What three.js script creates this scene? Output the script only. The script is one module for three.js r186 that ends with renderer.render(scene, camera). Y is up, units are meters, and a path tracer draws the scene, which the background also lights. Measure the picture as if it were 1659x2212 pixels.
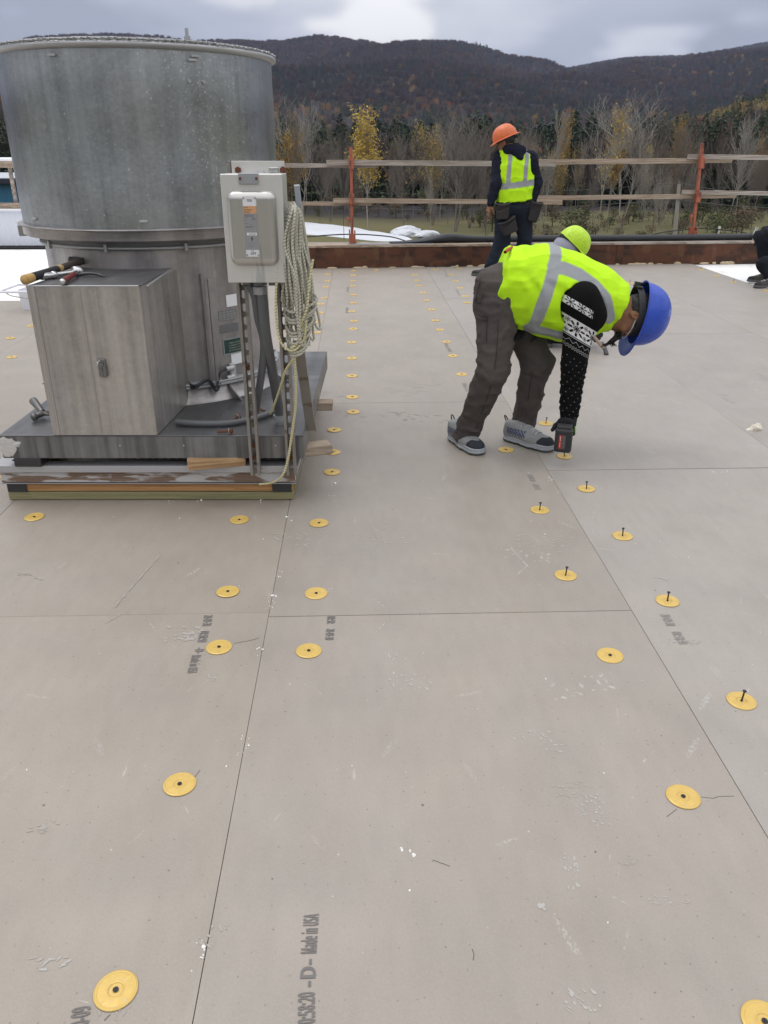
import * as THREE from 'three';
import { mergeGeometries, toCreasedNormals } from 'three/addons/utils/BufferGeometryUtils.js';
import { FontLoader } from 'three/addons/loaders/FontLoader.js';
import { RoundedBoxGeometry } from 'three/addons/geometries/RoundedBoxGeometry.js';

// ---------------------------------------------------------------- camera, sky, sun, exposure
const FPX = 1709, PITCH = Math.atan(781.5 / FPX), CAM_H = 1.41;      // solved from the board joints (1.219 m apart)
const scene = new THREE.Scene();
const camera = new THREE.PerspectiveCamera(2 * Math.atan(1106 / FPX) * 180 / Math.PI, 0.75, 0.05, 9000);
camera.position.set(0, CAM_H, 0);
camera.rotation.set(-PITCH, 0, 0);
camera.updateMatrixWorld();
const renderer = new THREE.WebGLRenderer({ antialias: true });
renderer.toneMapping = THREE.LinearToneMapping;
renderer.toneMappingExposure = 1.0;
renderer.shadowMap.enabled = true;

const V = (x, y, z) => new THREE.Vector3(x, y, z);
const clamp = (x, a = 0, b = 1) => Math.min(b, Math.max(a, x));
const mix = (a, b, t) => a + (b - a) * t;
const smooth = (a, b, x) => { const t = clamp((x - a) / (b - a)); return t * t * (3 - 2 * t); };
function rng(seed) { let a = seed >>> 0; return () => { a = (a + 0x6D2B79F5) | 0; let t = Math.imul(a ^ (a >>> 15), 1 | a); t = (t + Math.imul(t ^ (t >>> 7), 61 | t)) ^ t; return ((t ^ (t >>> 14)) >>> 0) / 4294967296; }; }
function hash3(x, y, z) { let h = Math.imul(x | 0, 374761393) ^ Math.imul(y | 0, 668265263) ^ Math.imul(z | 0, 2147483647 - 1274126177); h = Math.imul(h ^ (h >>> 13), 1274126177); return ((h ^ (h >>> 16)) >>> 0) / 4294967296; }
function noise3(x, y, z) {
  const xi = Math.floor(x), yi = Math.floor(y), zi = Math.floor(z); let u = x - xi, v = y - yi, w = z - zi;
  u = u * u * (3 - 2 * u); v = v * v * (3 - 2 * v); w = w * w * (3 - 2 * w);
  const a = mix(mix(hash3(xi, yi, zi), hash3(xi + 1, yi, zi), u), mix(hash3(xi, yi + 1, zi), hash3(xi + 1, yi + 1, zi), u), v);
  if (w === 0) return a;
  const b = mix(mix(hash3(xi, yi, zi + 1), hash3(xi + 1, yi, zi + 1), u), mix(hash3(xi, yi + 1, zi + 1), hash3(xi + 1, yi + 1, zi + 1), u), v);
  return mix(a, b, w);
}
function fbm(x, y, z, oct = 4) { let s = 0, a = 0.5, t = 0; for (let i = 0; i < oct; i++) { s += a * noise3(x, y, z + (z === 0 ? 0 : i * 7)); t += a; a *= 0.5; x = x * 2.03 + 11.7; y = y * 2.03 + 5.1; z *= 2.03; } return s / t; }

// overcast sky: bright overhead, darker bands of cloud low down
{
  const W = 1024, H = 512, d = new Float32Array(W * H * 4);
  for (let j = 0; j < H; j++) for (let i = 0; i < W; i++) {
    const el = ((j + 0.5) / H - 0.5) * Math.PI, az = ((i + 0.5) / W) * 2 * Math.PI;
    const se = Math.sin(el), ce = Math.cos(el), x = Math.cos(az) * ce, z = Math.sin(az) * ce;
    let L;
    if (el < 0) L = 0.2; else {
      L = 0.43 + 0.92 * se;
      const k = 1 / (se + 0.13), px = x * k, pz = z * k;            // flat cloud deck seen in perspective
      const c = fbm(px * 1.15 + 3.3, pz * 1.15 + 8.1, 0, 6), c2 = fbm(px * 0.42 + 31, pz * 0.42 + 17.5, 0, 5), br = smooth(0.56, 0.70, fbm(px * 1.7 + 13, pz * 1.7 + 41, 0, 5));
      L *= 0.68 + 0.32 * smooth(0.38, 0.60, c) + 0.34 * smooth(0.40, 0.58, c2) + 0.5 * br;
    }
    const g = smooth(0.35, 1.0, L), o = (j * W + i) * 4;
    d[o] = L * mix(0.84, 0.99, g); d[o + 1] = L * mix(0.94, 0.995, g); d[o + 2] = L * mix(1.20, 1.03, g); d[o + 3] = 1;
  }
  const t = new THREE.DataTexture(d, W, H, THREE.RGBAFormat, THREE.FloatType);
  t.mapping = THREE.EquirectangularReflectionMapping; t.magFilter = THREE.LinearFilter; t.minFilter = THREE.LinearFilter; t.wrapS = THREE.RepeatWrapping; t.needsUpdate = true;
  scene.background = t; scene.environment = t;
}
const sun = new THREE.DirectionalLight(new THREE.Color().setRGB(1, 0.985, 0.95), 0.9);
sun.position.set(-9, 20, -9); sun.target.position.set(0, 0, -5); sun.castShadow = true;
sun.shadow.radius = 60; sun.shadow.mapSize.set(2048, 2048);
Object.assign(sun.shadow.camera, { left: -16, right: 16, top: 16, bottom: -16, near: 1, far: 60 });
scene.add(sun, sun.target);

// ---------------------------------------------------------------- pixels of the photograph (1659 x 2212) to places
const CT = Math.cos(PITCH), ST = Math.sin(PITCH);
function ray(px, py) { const a = px - 829.5, b = 1106 - py; return V(a, -ST * FPX + CT * b, -CT * FPX - ST * b); }
function G(px, py, h = 0) { const d = ray(px, py), t = (h - CAM_H) / d.y; return V(d.x * t, h, d.z * t); }          // on a level at height h
function J(px, py, Z) { const d = ray(px, py), t = -Z / d.z; return V(d.x * t, CAM_H + d.y * t, -Z); }              // on an upright plane Z metres ahead

// ---------------------------------------------------------------- naming
const taken = {};
function numbered(n) { if (!(n in taken)) { taken[n] = 0; return n; } taken[n]++; return n + '_' + String(taken[n]).padStart(3, '0'); }
function tag(o, label, category, group, kind) { if (label) o.userData.label = label; if (category) o.userData.category = category; if (group) o.userData.group = group; if (kind) o.userData.kind = kind; return o; }
function shadows(o) { o.traverse(c => { if (c.isMesh) { c.castShadow = true; c.receiveShadow = true; } }); return o; }
function thing(name, label, category, pos, group) { const g = new THREE.Group(); g.name = numbered(name); if (pos) g.position.copy(pos); scene.add(g); return tag(g, label, category, group); }
function mesh(name, geo, mat, parent, label) { const m = new THREE.Mesh(geo, mat); m.name = parent ? name : numbered(name); (parent || scene).add(m); if (label) m.userData.label = label; return m; }
function struct(name, geo, mat) { const m = mesh(name, geo, mat); m.userData.kind = 'structure'; return m; }

// ---------------------------------------------------------------- geometry collector
class MB {
  constructor() { this.p = []; this.i = []; this.c = null; this.u = null; }
  vert(x, y, z) { this.p.push(x, y, z); return this.p.length / 3 - 1; }
  tri(a, b, c) { this.i.push(a, b, c); }
  quad(a, b, c, d) { this.i.push(a, b, c, a, c, d); }
  taper(a, b, r0, r1, n = 5, cap = false) {
    const d = b.clone().sub(a).normalize(), u = Math.abs(d.y) < 0.9 ? V(0, 1, 0) : V(1, 0, 0), s = u.cross(d).normalize(), t = d.clone().cross(s);
    const k = this.p.length / 3;
    for (let j = 0; j < n; j++) { const q = j / n * Math.PI * 2, c = Math.cos(q), e = Math.sin(q);
      this.p.push(a.x + (s.x * c + t.x * e) * r0, a.y + (s.y * c + t.y * e) * r0, a.z + (s.z * c + t.z * e) * r0);
      this.p.push(b.x + (s.x * c + t.x * e) * r1, b.y + (s.y * c + t.y * e) * r1, b.z + (s.z * c + t.z * e) * r1); }
    for (let j = 0; j < n; j++) { const m = (j + 1) % n; this.quad(k + 2 * j, k + 2 * m, k + 2 * m + 1, k + 2 * j + 1); }
    if (cap) { const ca = this.vert(a.x, a.y, a.z), cb = this.vert(b.x, b.y, b.z); for (let j = 0; j < n; j++) { const m = (j + 1) % n; this.tri(ca, k + 2 * m, k + 2 * j); this.tri(cb, k + 2 * j + 1, k + 2 * m + 1); } }
    return this;
  }
  geo() { const g = new THREE.BufferGeometry(); g.setAttribute('position', new THREE.Float32BufferAttribute(this.p, 3)); g.setIndex(this.i); if (this.c) g.setAttribute('color', new THREE.Float32BufferAttribute(this.c, 3)); g.computeVertexNormals(); return g; }
}
function bx(w, h, d, x = 0, y = 0, z = 0) { const g = new THREE.BoxGeometry(w, h, d); g.translate(x, y, z); return g; }
function rb(w, h, d, x = 0, y = 0, z = 0, r = 0.003, s = 2) { const g = new RoundedBoxGeometry(w, h, d, s, Math.min(r, w / 2.1, h / 2.1, d / 2.1)); g.translate(x, y, z); return g; }
function cyl(r0, r1, h, x = 0, y = 0, z = 0, n = 24) { const g = new THREE.CylinderGeometry(r1, r0, h, n); g.translate(x, y, z); return g; }
function turn(g, x = 0, y = 0, z = 0) { g.rotateX(x); g.rotateY(y); g.rotateZ(z); return g; }
function merge(list) { return mergeGeometries(list.map(g => { const o = g.index ? g.toNonIndexed() : g; for (const k of Object.keys(o.attributes)) if (!['position', 'normal', 'uv'].includes(k)) o.deleteAttribute(k); if (!o.attributes.uv) o.setAttribute('uv', new THREE.Float32BufferAttribute(new Float32Array(o.attributes.position.count * 2), 2)); return o; })); }
function bar(a, b, w, h, up = V(0, 1, 0)) {                            // a box from a to b
  const d = b.clone().sub(a), L = d.length(), g = new THREE.BoxGeometry(w, h, L); const m = new THREE.Matrix4().lookAt(a, b, up); m.setPosition(a.clone().add(b).multiplyScalar(0.5)); g.applyMatrix4(m); return g;
}
function tube(pts, r, seg = 40, n = 8, closed = false) { return new THREE.TubeGeometry(new THREE.CatmullRomCurve3(pts, closed, 'catmullrom', 0.5), seg, r, n, closed); }
function metreUV(g, axis = 'y') { // box mapping in metres
  const p = g.attributes.position, n = g.attributes.normal, u = new Float32Array(p.count * 2);
  for (let i = 0; i < p.count; i++) { const ax = Math.abs(n.getX(i)), ay = Math.abs(n.getY(i)), az = Math.abs(n.getZ(i));
    if (ay > ax && ay > az) { u[2 * i] = p.getX(i); u[2 * i + 1] = p.getZ(i); } else if (ax > az) { u[2 * i] = p.getZ(i); u[2 * i + 1] = p.getY(i); } else { u[2 * i] = p.getX(i); u[2 * i + 1] = p.getY(i); } }
  g.setAttribute('uv', new THREE.BufferAttribute(u, 2)); return g;
}

// ---------------------------------------------------------------- textures and materials
const s2l = c => c <= 0.04045 ? c / 12.92 : Math.pow((c + 0.055) / 1.055, 2.4), l2s = c => c <= 0.0031308 ? c * 12.92 : 1.055 * Math.pow(c, 1 / 2.4) - 0.055;
const LUT = new Uint8Array(4097); for (let i = 0; i <= 4096; i++) LUT[i] = Math.round(l2s(i / 4096) * 255);
function tex(w, h, fn, { linear = false, repeat = null } = {}) {        // fn(x, y) returns linear colours
  const d = new Uint8Array(w * h * 4); let o = 0;
  for (let y = 0; y < h; y++) for (let x = 0; x < w; x++) { const c = fn(x, y); for (let k = 0; k < 3; k++) { const v = clamp(c[k]); d[o + k] = linear ? Math.round(v * 255) : LUT[Math.round(v * 4096)]; } d[o + 3] = 255; o += 4; }
  const t = new THREE.DataTexture(d, w, h, THREE.RGBAFormat); t.magFilter = THREE.LinearFilter; t.minFilter = THREE.LinearMipmapLinearFilter; t.generateMipmaps = true; t.wrapS = t.wrapT = THREE.RepeatWrapping;
  if (!linear) t.colorSpace = THREE.SRGBColorSpace; if (repeat) t.repeat.set(...repeat); t.needsUpdate = true; return t;
}
const rgb = (r, g, b) => new THREE.Color().setRGB(r, g, b);
function mat(c, rough = 0.8, metal = 0, extra = {}) { return new THREE.MeshStandardMaterial({ color: Array.isArray(c) ? rgb(...c) : c, roughness: rough, metalness: metal, ...extra }); }

// ================================================================ the roof: cover boards laid in staggered strips
const VPX = 768, VPY = 324.5, PSI = Math.atan((829.5 - VPX) / FPX * CT);   // joints run 1.9 degrees left of the view
const SEAM = V(-Math.sin(PSI), 0, -Math.cos(PSI)), ACROSS = V(Math.cos(PSI), 0, -Math.sin(PSI));
const A0 = G(597, 1240);                                                    // a point on the joint left of the centre strip
const across0 = A0.dot(ACROSS), BW = 1.219, BL = 2.438;
function deckPoint(a, s) { return ACROSS.clone().multiplyScalar(a).add(SEAM.clone().multiplyScalar(s)); }

const boardTex = [], boardBump = [];
{
  const W = 1024, H = 2048;
  for (let v = 0; v < 3; v++) {
    const R = rng(500 + v * 77), f = new Float32Array(W * H), dk = new Float32Array(W * H);
    // chalky scrapes, smears and tread prints left by boots
    const scrape = (cx, cy, len, wid, ang, al, sc) => {
      const c = Math.cos(ang), s = Math.sin(ang), r = Math.ceil(Math.max(len, wid)) + 2;
      for (let y = Math.max(0, cy - r | 0); y < Math.min(H, cy + r); y++) for (let x = Math.max(0, cx - r | 0); x < Math.min(W, cx + r); x++) {
        const dx = x - cx, dy = y - cy, a = (dx * c + dy * s) / len, b = (-dx * s + dy * c) / wid, q = a * a + b * b; if (q > 1) continue;
        const n = noise3(x * sc * (0.35 + 0.65 * Math.abs(s)) + v * 9, y * sc * (0.35 + 0.65 * Math.abs(c)), 3.7);
        const t = al * smooth(0.42, 0.72, n) * (1 - q * q); const o = y * W + x; if (t > f[o]) f[o] = t;
      }
    };
    for (let k = 0; k < 14; k++) scrape(R() * W, R() * H, 8 + R() * 40, 3 + R() * 9, R() * 3.2, 0.15 + R() * 0.35, 0.4 + R() * 0.4);
    for (let k = 0; k < 30; k++) scrape(R() * W, R() * H, 6 + R() * 34, 1.0 + R() * 1.6, R() * 3.2, 0.2 + R() * 0.4, 0.2);
    for (let k = 0; k < 1; k++) {                                            // boot treads
      const cx = 120 + R() * (W - 240), cy = 200 + R() * (H - 400), an = R() * 6.3, c = Math.cos(an), s = Math.sin(an), al = 0.45 + R() * 0.3;
      for (let i = -4; i < 5; i++) for (let j = -1; j < 2; j++) { if (R() < 0.35) continue; const lx = i * 22 + R() * 4, ly = j * 26 + R() * 4; scrape(cx + lx * c - ly * s, cy + lx * s + ly * c, 12, 5, an + (j ? 0.7 * j : 1.57), al, 0.15); }
    }
    
    const blot = (cx, cy, r, a, arr) => { for (let y = Math.max(0, cy - r - 1 | 0); y <= Math.min(H - 1, cy + r + 1); y++) for (let x = Math.max(0, cx - r - 1 | 0); x <= Math.min(W - 1, cx + r + 1); x++) { const t = a * clamp(r + 0.5 - Math.hypot(x - cx, y - cy)); const o = y * W + x; if (t > arr[o]) arr[o] = t; } };
    for (let gy = 30; gy < H; gy += 43) for (let gx = 20 + (gy % 3) * 6; gx < W; gx += 40) if (R() < 0.82) blot(gx + (R() - 0.5) * 5, gy + (R() - 0.5) * 5, 0.9 + R() * 0.7, 0.2 + R() * 0.45, dk);   // pressed pin holes in rows
    for (let k = 0; k < 110; k++) blot(R() * W, R() * H, 0.7 + R() * R() * 2.6, 0.3 + R() * 0.6, dk);
    for (let k = 0; k < 70; k++) blot(R() * W, R() * H, 0.6 + R() * R() * 1.5, 0.9, f);
    boardTex.push(tex(W, H, (x, y) => {
      const o = y * W + x, m = fbm(x * 0.006 + v * 31, y * 0.006, 0, 3) - 0.5, g = noise3(x * 0.5, y * 0.5, v + 0.5) - 0.5, h = hash3(x, y, v) - 0.5, w = noise3(x * 0.05, y * 0.016, v * 3 + 0.3) - 0.5;
      let k = 1 + 0.16 * m + 0.09 * g + 0.12 * h + 0.07 * w; k *= 1 - 0.8 * dk[o];
      const a = clamp(f[o] * 0.75), warm = 1 + 0.03 * (noise3(x * 0.01, y * 0.01, v + 20.5) - 0.5);
      return [mix(0.312 * k * warm, 0.58, a), mix(0.277 * k, 0.575, a), mix(0.240 * k / warm, 0.55, a)];
    }));
    boardBump.push(tex(512, 1024, (x, y) => { const q = 0.5 + 0.3 * (noise3(x * 0.45, y * 0.45, 1.5 + v) - 0.5) + 0.4 * (noise3(x * 0.02, y * 0.02, 4.5 + v) - 0.5); return [q, q, q]; }, { linear: true }));
  }
}
const boardMats = [];
for (let v = 0; v < 3; v++) for (const tint of [[1, 1, 1], [1.05, 1.075, 1.105], [0.975, 0.965, 0.945], [0.965, 0.965, 0.965], [1.02, 1.045, 1.08], [1.0, 0.99, 0.97]]) boardMats.push(new THREE.MeshStandardMaterial({ map: boardTex[v], bumpMap: boardBump[v], bumpScale: 0.0012, color: rgb(...tint), roughness: 0.46 }));
const deck = struct('roof_deck', (() => { const b = new MB(); const q = [[-24, 4], [12, 4], [12, -11.85], [5.6, -11.35], [-1.6, -10.72], [-2.9, -10.6], [-2.9, -13.6], [-24, -13.6]]; for (const [x, z] of q) b.vert(x, -0.03, z); b.quad(0, 1, 2, 3); b.quad(0, 3, 4, 5); b.quad(0, 5, 6, 7); const g = b.geo(); g.setAttribute('uv', new THREE.Float32BufferAttribute(new Float32Array(16), 2)); return g; })(), mat([0.11, 0.10, 0.09], 0.95));
const chamfer = 0.0005;
const boardGeo = (k, LL = BL) => {
  const w = BW - 0.0016, l = LL - 0.0027, T = 0.0125, c = chamfer, P = [], U = [], I = [];
  const ring = (dx, dz, y) => { const k0 = P.length / 3; for (const [a, b] of [[-1, 1], [1, 1], [1, -1], [-1, -1]]) { const x = a * dx, z = b * dz; P.push(x, y, z); let u = x / BW + 0.5, t = -z / BL + 0.5; if (k & 1) { u = 1 - u; } if (k & 2) { t = 1 - t; } U.push(u, t); } return k0; };
  const r0 = ring(w / 2 - c, l / 2 - c, 0), r1 = ring(w / 2 - c, l / 2 - c, 0), r2 = ring(w / 2, l / 2, -c), r3 = ring(w / 2, l / 2, -c), r4 = ring(w / 2, l / 2, -T);
  I.push(r0, r0 + 1, r0 + 2, r0, r0 + 2, r0 + 3);
  for (const [a, b] of [[r1, r2], [r3, r4]]) for (let j = 0; j < 4; j++) { const m = (j + 1) % 4; I.push(a + j, b + j, b + m, a + j, b + m, a + m); }
  const g = new THREE.BufferGeometry(); g.setAttribute('position', new THREE.Float32BufferAttribute(P, 3)); g.setAttribute('uv', new THREE.Float32BufferAttribute(U, 2)); g.setIndex(I); const n = g.toNonIndexed(); n.computeVertexNormals(); return n;
};
const boardGeos = [0, 1, 2, 3].map(k => boardGeo(k));
const edgeAt = a => { const P0 = G(682, 580), P1 = G(1620, 568), d = P1.clone().sub(P0), q = deckPoint(a, 0), n = V(d.z, 0, -d.x); return P0.clone().sub(q).dot(n) / SEAM.dot(n); };   // where a strip meets the parapet
const boards = {};
{
  const R = rng(7), sAt = y => G(VPX, y).dot(SEAM);
  const strips = [[-4, sAt(863), 7.6], [-3, sAt(863) - 1.2, 7.6], [-2, sAt(863), 7.8], [-1, sAt(1319), 11.4], [0, sAt(1329), 11.6], [1, sAt(1021), 11.8], [2, sAt(927), 11.9], [3, sAt(1021) + 0.35, 11.9]];
  for (const [k, s0, end] of strips) for (let n = -3; n < 6; n++) {
    const s = s0 + n * BL, lim = k >= -1 ? edgeAt(across0 + (k + 0.5) * BW) + 0.06 : 99; if (s + BL < -1.5 || s > end - 0.6 && k < -1 || s > lim - 0.1) continue;
    const cutL = Math.min(BL, lim - s), v4 = (R() * 4) | 0, b = mesh('board', cutL < BL ? boardGeo(v4, cutL) : boardGeos[v4], boardMats[((R() * 3) | 0) * 6 + (R() < 0.5 ? 3 : 0) + (k >= 1 ? 1 : k === 0 ? 0 : 2)], deck);
    const p = deckPoint(across0 + (k + 0.5) * BW + (R() - 0.5) * 0.0006, s + cutL / 2 + (R() - 0.5) * 0.0012);
    b.position.set(p.x, (R() - 0.5) * 0.0012, p.z); b.rotation.y = PSI + (R() - 0.5) * 0.0004; b.rotation.x = (R() - 0.5) * 0.0006; b.rotation.z = (R() - 0.5) * 0.001; boards[k + '_' + n] = b;
  }
}
// bare white insulation where no cover board is laid yet
const foamTex = tex(512, 512, (x, y) => { const k = 0.80 + 0.06 * (noise3(x * 0.3, y * 0.3, 0.5) - 0.5) + 0.08 * (fbm(x * 0.012, y * 0.012, 0, 4) - 0.5) + 0.05 * (hash3(x, y, 2) - 0.5); const st = smooth(0.68, 0.78, fbm(x * 0.03 + 9, y * 0.02, 0, 3)); return [k * (1 - 0.1 * st), k * (1 - 0.14 * st), k * (1 - 0.22 * st) * 1.0]; });
const foamMat = new THREE.MeshStandardMaterial({ map: foamTex, roughness: 0.75 });
{ const R = rng(12);
  for (let ix = -12; ix < 9; ix++) for (let iz = -2; iz < 6; iz++) {
    const k = ix, s = 7.7 - BL + iz * BL; const inStrip = k >= -1 && k <= 3; if (inStrip) continue; const lim = k < -1 ? 13.25 : edgeAt(across0 + (k + 0.5) * BW) + 0.02; if (s + BL < 4.5 || s > lim - 0.1) continue;
    const cutL = Math.min(BL, lim - s), g = cutL < BL ? boardGeo(ix & 3, cutL) : boardGeos[ix & 3], b = mesh('insulation_board', g, foamMat, deck); const p = deckPoint(across0 + (k + 0.5) * BW, s + cutL / 2); b.position.set(p.x, -0.0145 + (R() - 0.5) * 0.001, p.z); b.rotation.y = PSI + (R() - 0.5) * 0.002; } }

// printed lettering on the boards
const bold = await new FontLoader().loadAsync('fonts/droid/droid_sans_bold.typeface.json');
const inkMat = mat([0.16, 0.15, 0.145], 0.9), inkFaint = mat([0.27, 0.25, 0.235], 0.9);
function print(text, px0, py0, px1, py1, height, m = inkMat) {                   // runs on the roof from one pixel to another
  const a = G(px0, py0), b = G(px1, py1), d = b.clone().sub(a), L = d.length(); d.normalize();
  const g = new THREE.ShapeGeometry(bold.generateShapes(text, 1), 3); g.computeBoundingBox(); const bb = g.boundingBox;
  g.translate(-bb.min.x, 0, 0); const up = V(0, 1, 0).cross(d).normalize();       // top of the letters to the left of the reading direction
  g.scale(L / (bb.max.x - bb.min.x), height / 0.73, 1);
  const M = new THREE.Matrix4().makeBasis(d, up, V(0, 1, 0)); M.setPosition(a.x, 0.0016, a.z); g.applyMatrix4(M);
  const o = mesh('printed_lettering', g, m, deck); return o;
}
print('00:58:20', 681, 2222, 680, 2143, 0.0225);
print('-D-', 681, 2132, 683, 2072, 0.021);
print('Made in USA', 684, 2060, 689, 1975, 0.0225);
print('20-09', 190, 2225, 197, 2172, 0.024);
print('20-09-30', 441, 1330, 437, 1353, 0.021);
print('00:58:59', 433, 1364, 426, 1388, 0.021);
print('-D-', 423, 1400, 420, 1412, 0.02);
print('Made in USA', 415, 1416, 404, 1455, 0.021);
print('00:58:', 707, 1332, 706, 1348, 0.02);
print('20-09-30', 705, 1359, 702, 1383, 0.02);
print('20-09-30', 1426, 1327, 1440, 1352, 0.022, inkFaint);
print('00:58:44', 1450, 1365, 1466, 1392, 0.022, inkFaint);
for (const [x0, y0, x1, y1] of [[1138, 1026, 1146, 1040], [1150, 1046, 1156, 1058], [959, 742, 963, 751], [965, 753, 969, 760], [749, 620, 748, 630], [747, 664, 746, 676], [958, 583, 963, 598], [983, 626, 990, 638], [998, 828, 1002, 838], [1004, 840, 1007, 846]]) print('20-09-30', x0, y0, x1, y1, 0.02, inkFaint);

// ================================================================ fastening plates
const yellowTex = tex(256, 256, (x, y) => { const n = fbm(x * 0.05, y * 0.05, 0, 4) - 0.5, h = hash3(x, y, 4) - 0.5, k = 1 + 0.18 * n + 0.06 * h, s = smooth(0.66, 0.74, fbm(x * 0.09 + 40, y * 0.09, 0, 3)) * 0.35; return [mix(0.62 * k, 0.5, s), mix(0.425 * k, 0.44, s), mix(0.115 * k, 0.33, s)]; });
const yellowMat = new THREE.MeshStandardMaterial({ map: yellowTex, roughness: 0.34, metalness: 0.12 });
const screwMat = mat([0.025, 0.025, 0.027], 0.45, 0.4);
const plateGeo = toCreasedNormals(new THREE.LatheGeometry([[0.0042, 0.0002], [0.0044, 0.0013], [0.0118, 0.0011], [0.0126, 0.0014], [0.0142, 0.0034], [0.0156, 0.0038], [0.0164, 0.0036], [0.0170, 0.0029], [0.0332, 0.0026], [0.0342, 0.0035], [0.0362, 0.0037], [0.0372, 0.0030], [0.0394, 0.0022], [0.0400, 0.0014], [0.0400, 0.0002]].map(p => new THREE.Vector2(...p)), 48), 0.35);
const flushScrew = merge([cyl(0.0052, 0.0056, 0.0016, 0, 0.0027, 0, 14), cyl(0.0018, 0.0018, 0.004, 0, 0.0004, 0, 8), cyl(0.0016, 0.0016, 0.001, 0, 0.0036, 0, 6)]);
const tallScrew = (() => { const L = [cyl(0.0021, 0.0021, 0.030, 0, 0.014, 0, 10), new THREE.LatheGeometry([[0.0021, 0.027], [0.003, 0.0305], [0.0056, 0.0335], [0.0058, 0.035], [0.005, 0.0358], [0, 0.036]].map(p => new THREE.Vector2(...p)), 16)]; for (let i = 0; i < 7; i++) { const t = new THREE.TorusGeometry(0.0023, 0.0006, 4, 10); t.rotateX(Math.PI / 2 + 0.15); t.translate(0, 0.004 + i * 0.0032, 0); L.push(t); } return merge(L); })();
const plates = [[250, 2138], [388, 1693], [1476, 1720], [1602, 1513, 1], [473, 1397], [667, 1405], [1318, 1415], [1442, 1297, 1], [492, 1277], [683, 1281], [1222, 1242, 1], [1345, 1157, 1], [74, 1116], [517, 1122], [689, 1129], [1166, 1101, 1], [1267, 1055, 1], [1219, 985, 1], [1093, 971], [1179, 914, 1], [717, 1019], [719, 976], [722, 928],
  [763, 889], [761, 857], [760.5, 811.5], [760, 773.5], [759.5, 739], [763, 710], [764.5, 693], [760, 672.5], [763.5, 654], [763.5, 636.5], [762.5, 617.5], [762, 607], [762.5, 594.5], [763.5, 585],
  [675.5, 762], [670, 781], [683.5, 718], [687, 695], [691, 675.5], [693, 656.5], [700.5, 643.5], [703.5, 620], [707.5, 607], [707.5, 592],
  [997.5, 808], [978.5, 768], [965, 738], [950.5, 712], [940.5, 692], [932.5, 668.5], [921.5, 648.5], [913.5, 632], [906, 616.5], [901, 605.5], [896.5, 593.5], [813, 583],
  [1009, 653.5], [1005, 639.5], [994, 621.5], [984.5, 607], [974.5, 593], [941, 582, 1], [992, 580, 1],
  [1311, 584, 1], [1327.5, 594, 1], [1361, 611, 1], [1514, 582, 1], [1548, 596], [1584.5, 609.5, 1], [1656, 627.5], [25.5, 771], [22, 730], [67, 703.5], [4.5, 1026], [1652, 2206]];
{ const R = rng(33); for (const [px, py, up] of plates) {
  const p = G(px, py, 0.003); p.y = 0.001; const t = thing('fastening_plate', up ? 'yellow round fastening plate with a black screw standing up from it' : 'yellow round fastening plate with its screw driven flush', 'fastener', p, up ? 'plates whose screws still stand up' : 'plates screwed down flush');
  mesh('plate', plateGeo, yellowMat, t); const s = mesh('screw', up ? tallScrew : flushScrew, screwMat, t); if (up) { s.rotation.set((R() - 0.5) * 0.16, 0, (R() - 0.5) * 0.16); }
  t.rotation.set((R() - 0.5) * 0.02, R() * 6.28, (R() - 0.5) * 0.02); } }

// crumbs of foam and gypsum scattered over the boards (far too many and too small to count)
{ const R = rng(91), g = new THREE.IcosahedronGeometry(1, 0); const N = 360, im = new THREE.InstancedMesh(g, mat([0.78, 0.77, 0.74], 0.9), N), d = new THREE.Object3D();
  const spots = []; for (let i = 0; i < 170; i++) spots.push([-1.6 + R() * 4.4, 0.85 + R() * 9, 0.0009 + R() * R() * 0.0022]);
  const seamPts = [[585, 1295], [580, 1310], [588, 1285], [558, 1410], [527, 1600], [522, 1625], [440, 2045], [600, 1240], [624, 1120], [1560, 1019], [1540, 1020], [1575, 1018], [1205, 1062], [1290, 1055], [724, 1045], [716, 1068], [724, 1042], [520, 1268], [708, 1278], [1190, 1035], [620, 1065], [600, 1075], [560, 1082], [880, 1835], [430, 1082], [370, 1083]];
  for (const [x, y] of seamPts) { const p = G(x, y); for (let k = 0; k < 7; k++) spots.push([p.x + (R() - 0.5) * 0.03, -p.z + (R() - 0.5) * 0.05, 0.0008 + R() * R() * R() * 0.006]); }
  for (let i = 0; i < N; i++) { const s = spots[i % spots.length]; d.position.set(s[0], s[2] * 0.5, -s[1]); d.scale.set(s[2] * (0.7 + R()), s[2] * 0.6, s[2] * (0.7 + R())); d.rotation.set(R() * 0.6, R() * 6, R() * 0.6); d.updateMatrix(); im.setMatrixAt(i, d.matrix); }
  im.name = 'foam_crumbs'; tag(im, 'tiny white foam crumbs strewn over the grey boards', 'debris', null, 'stuff'); scene.add(im); }
// torn flake of cream foam on the far joint
{ const p = G(1630, 929), g = new THREE.IcosahedronGeometry(1, 2), q = g.attributes.position; for (let i = 0; i < q.count; i++) { const n = 0.6 + 0.8 * noise3(q.getX(i) * 2.2 + 5, q.getY(i) * 2.2, q.getZ(i) * 2.2 + 2); q.setXYZ(i, q.getX(i) * n * 0.038, Math.max(0, q.getY(i) * n * 0.034), q.getZ(i) * n * 0.02); } g.computeVertexNormals(); const m = mesh('foam_flake', g, mat([0.74, 0.69, 0.58], 0.9)); m.position.copy(p); tag(m, 'torn cream foam flake lying on a board joint', 'debris'); }

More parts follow.
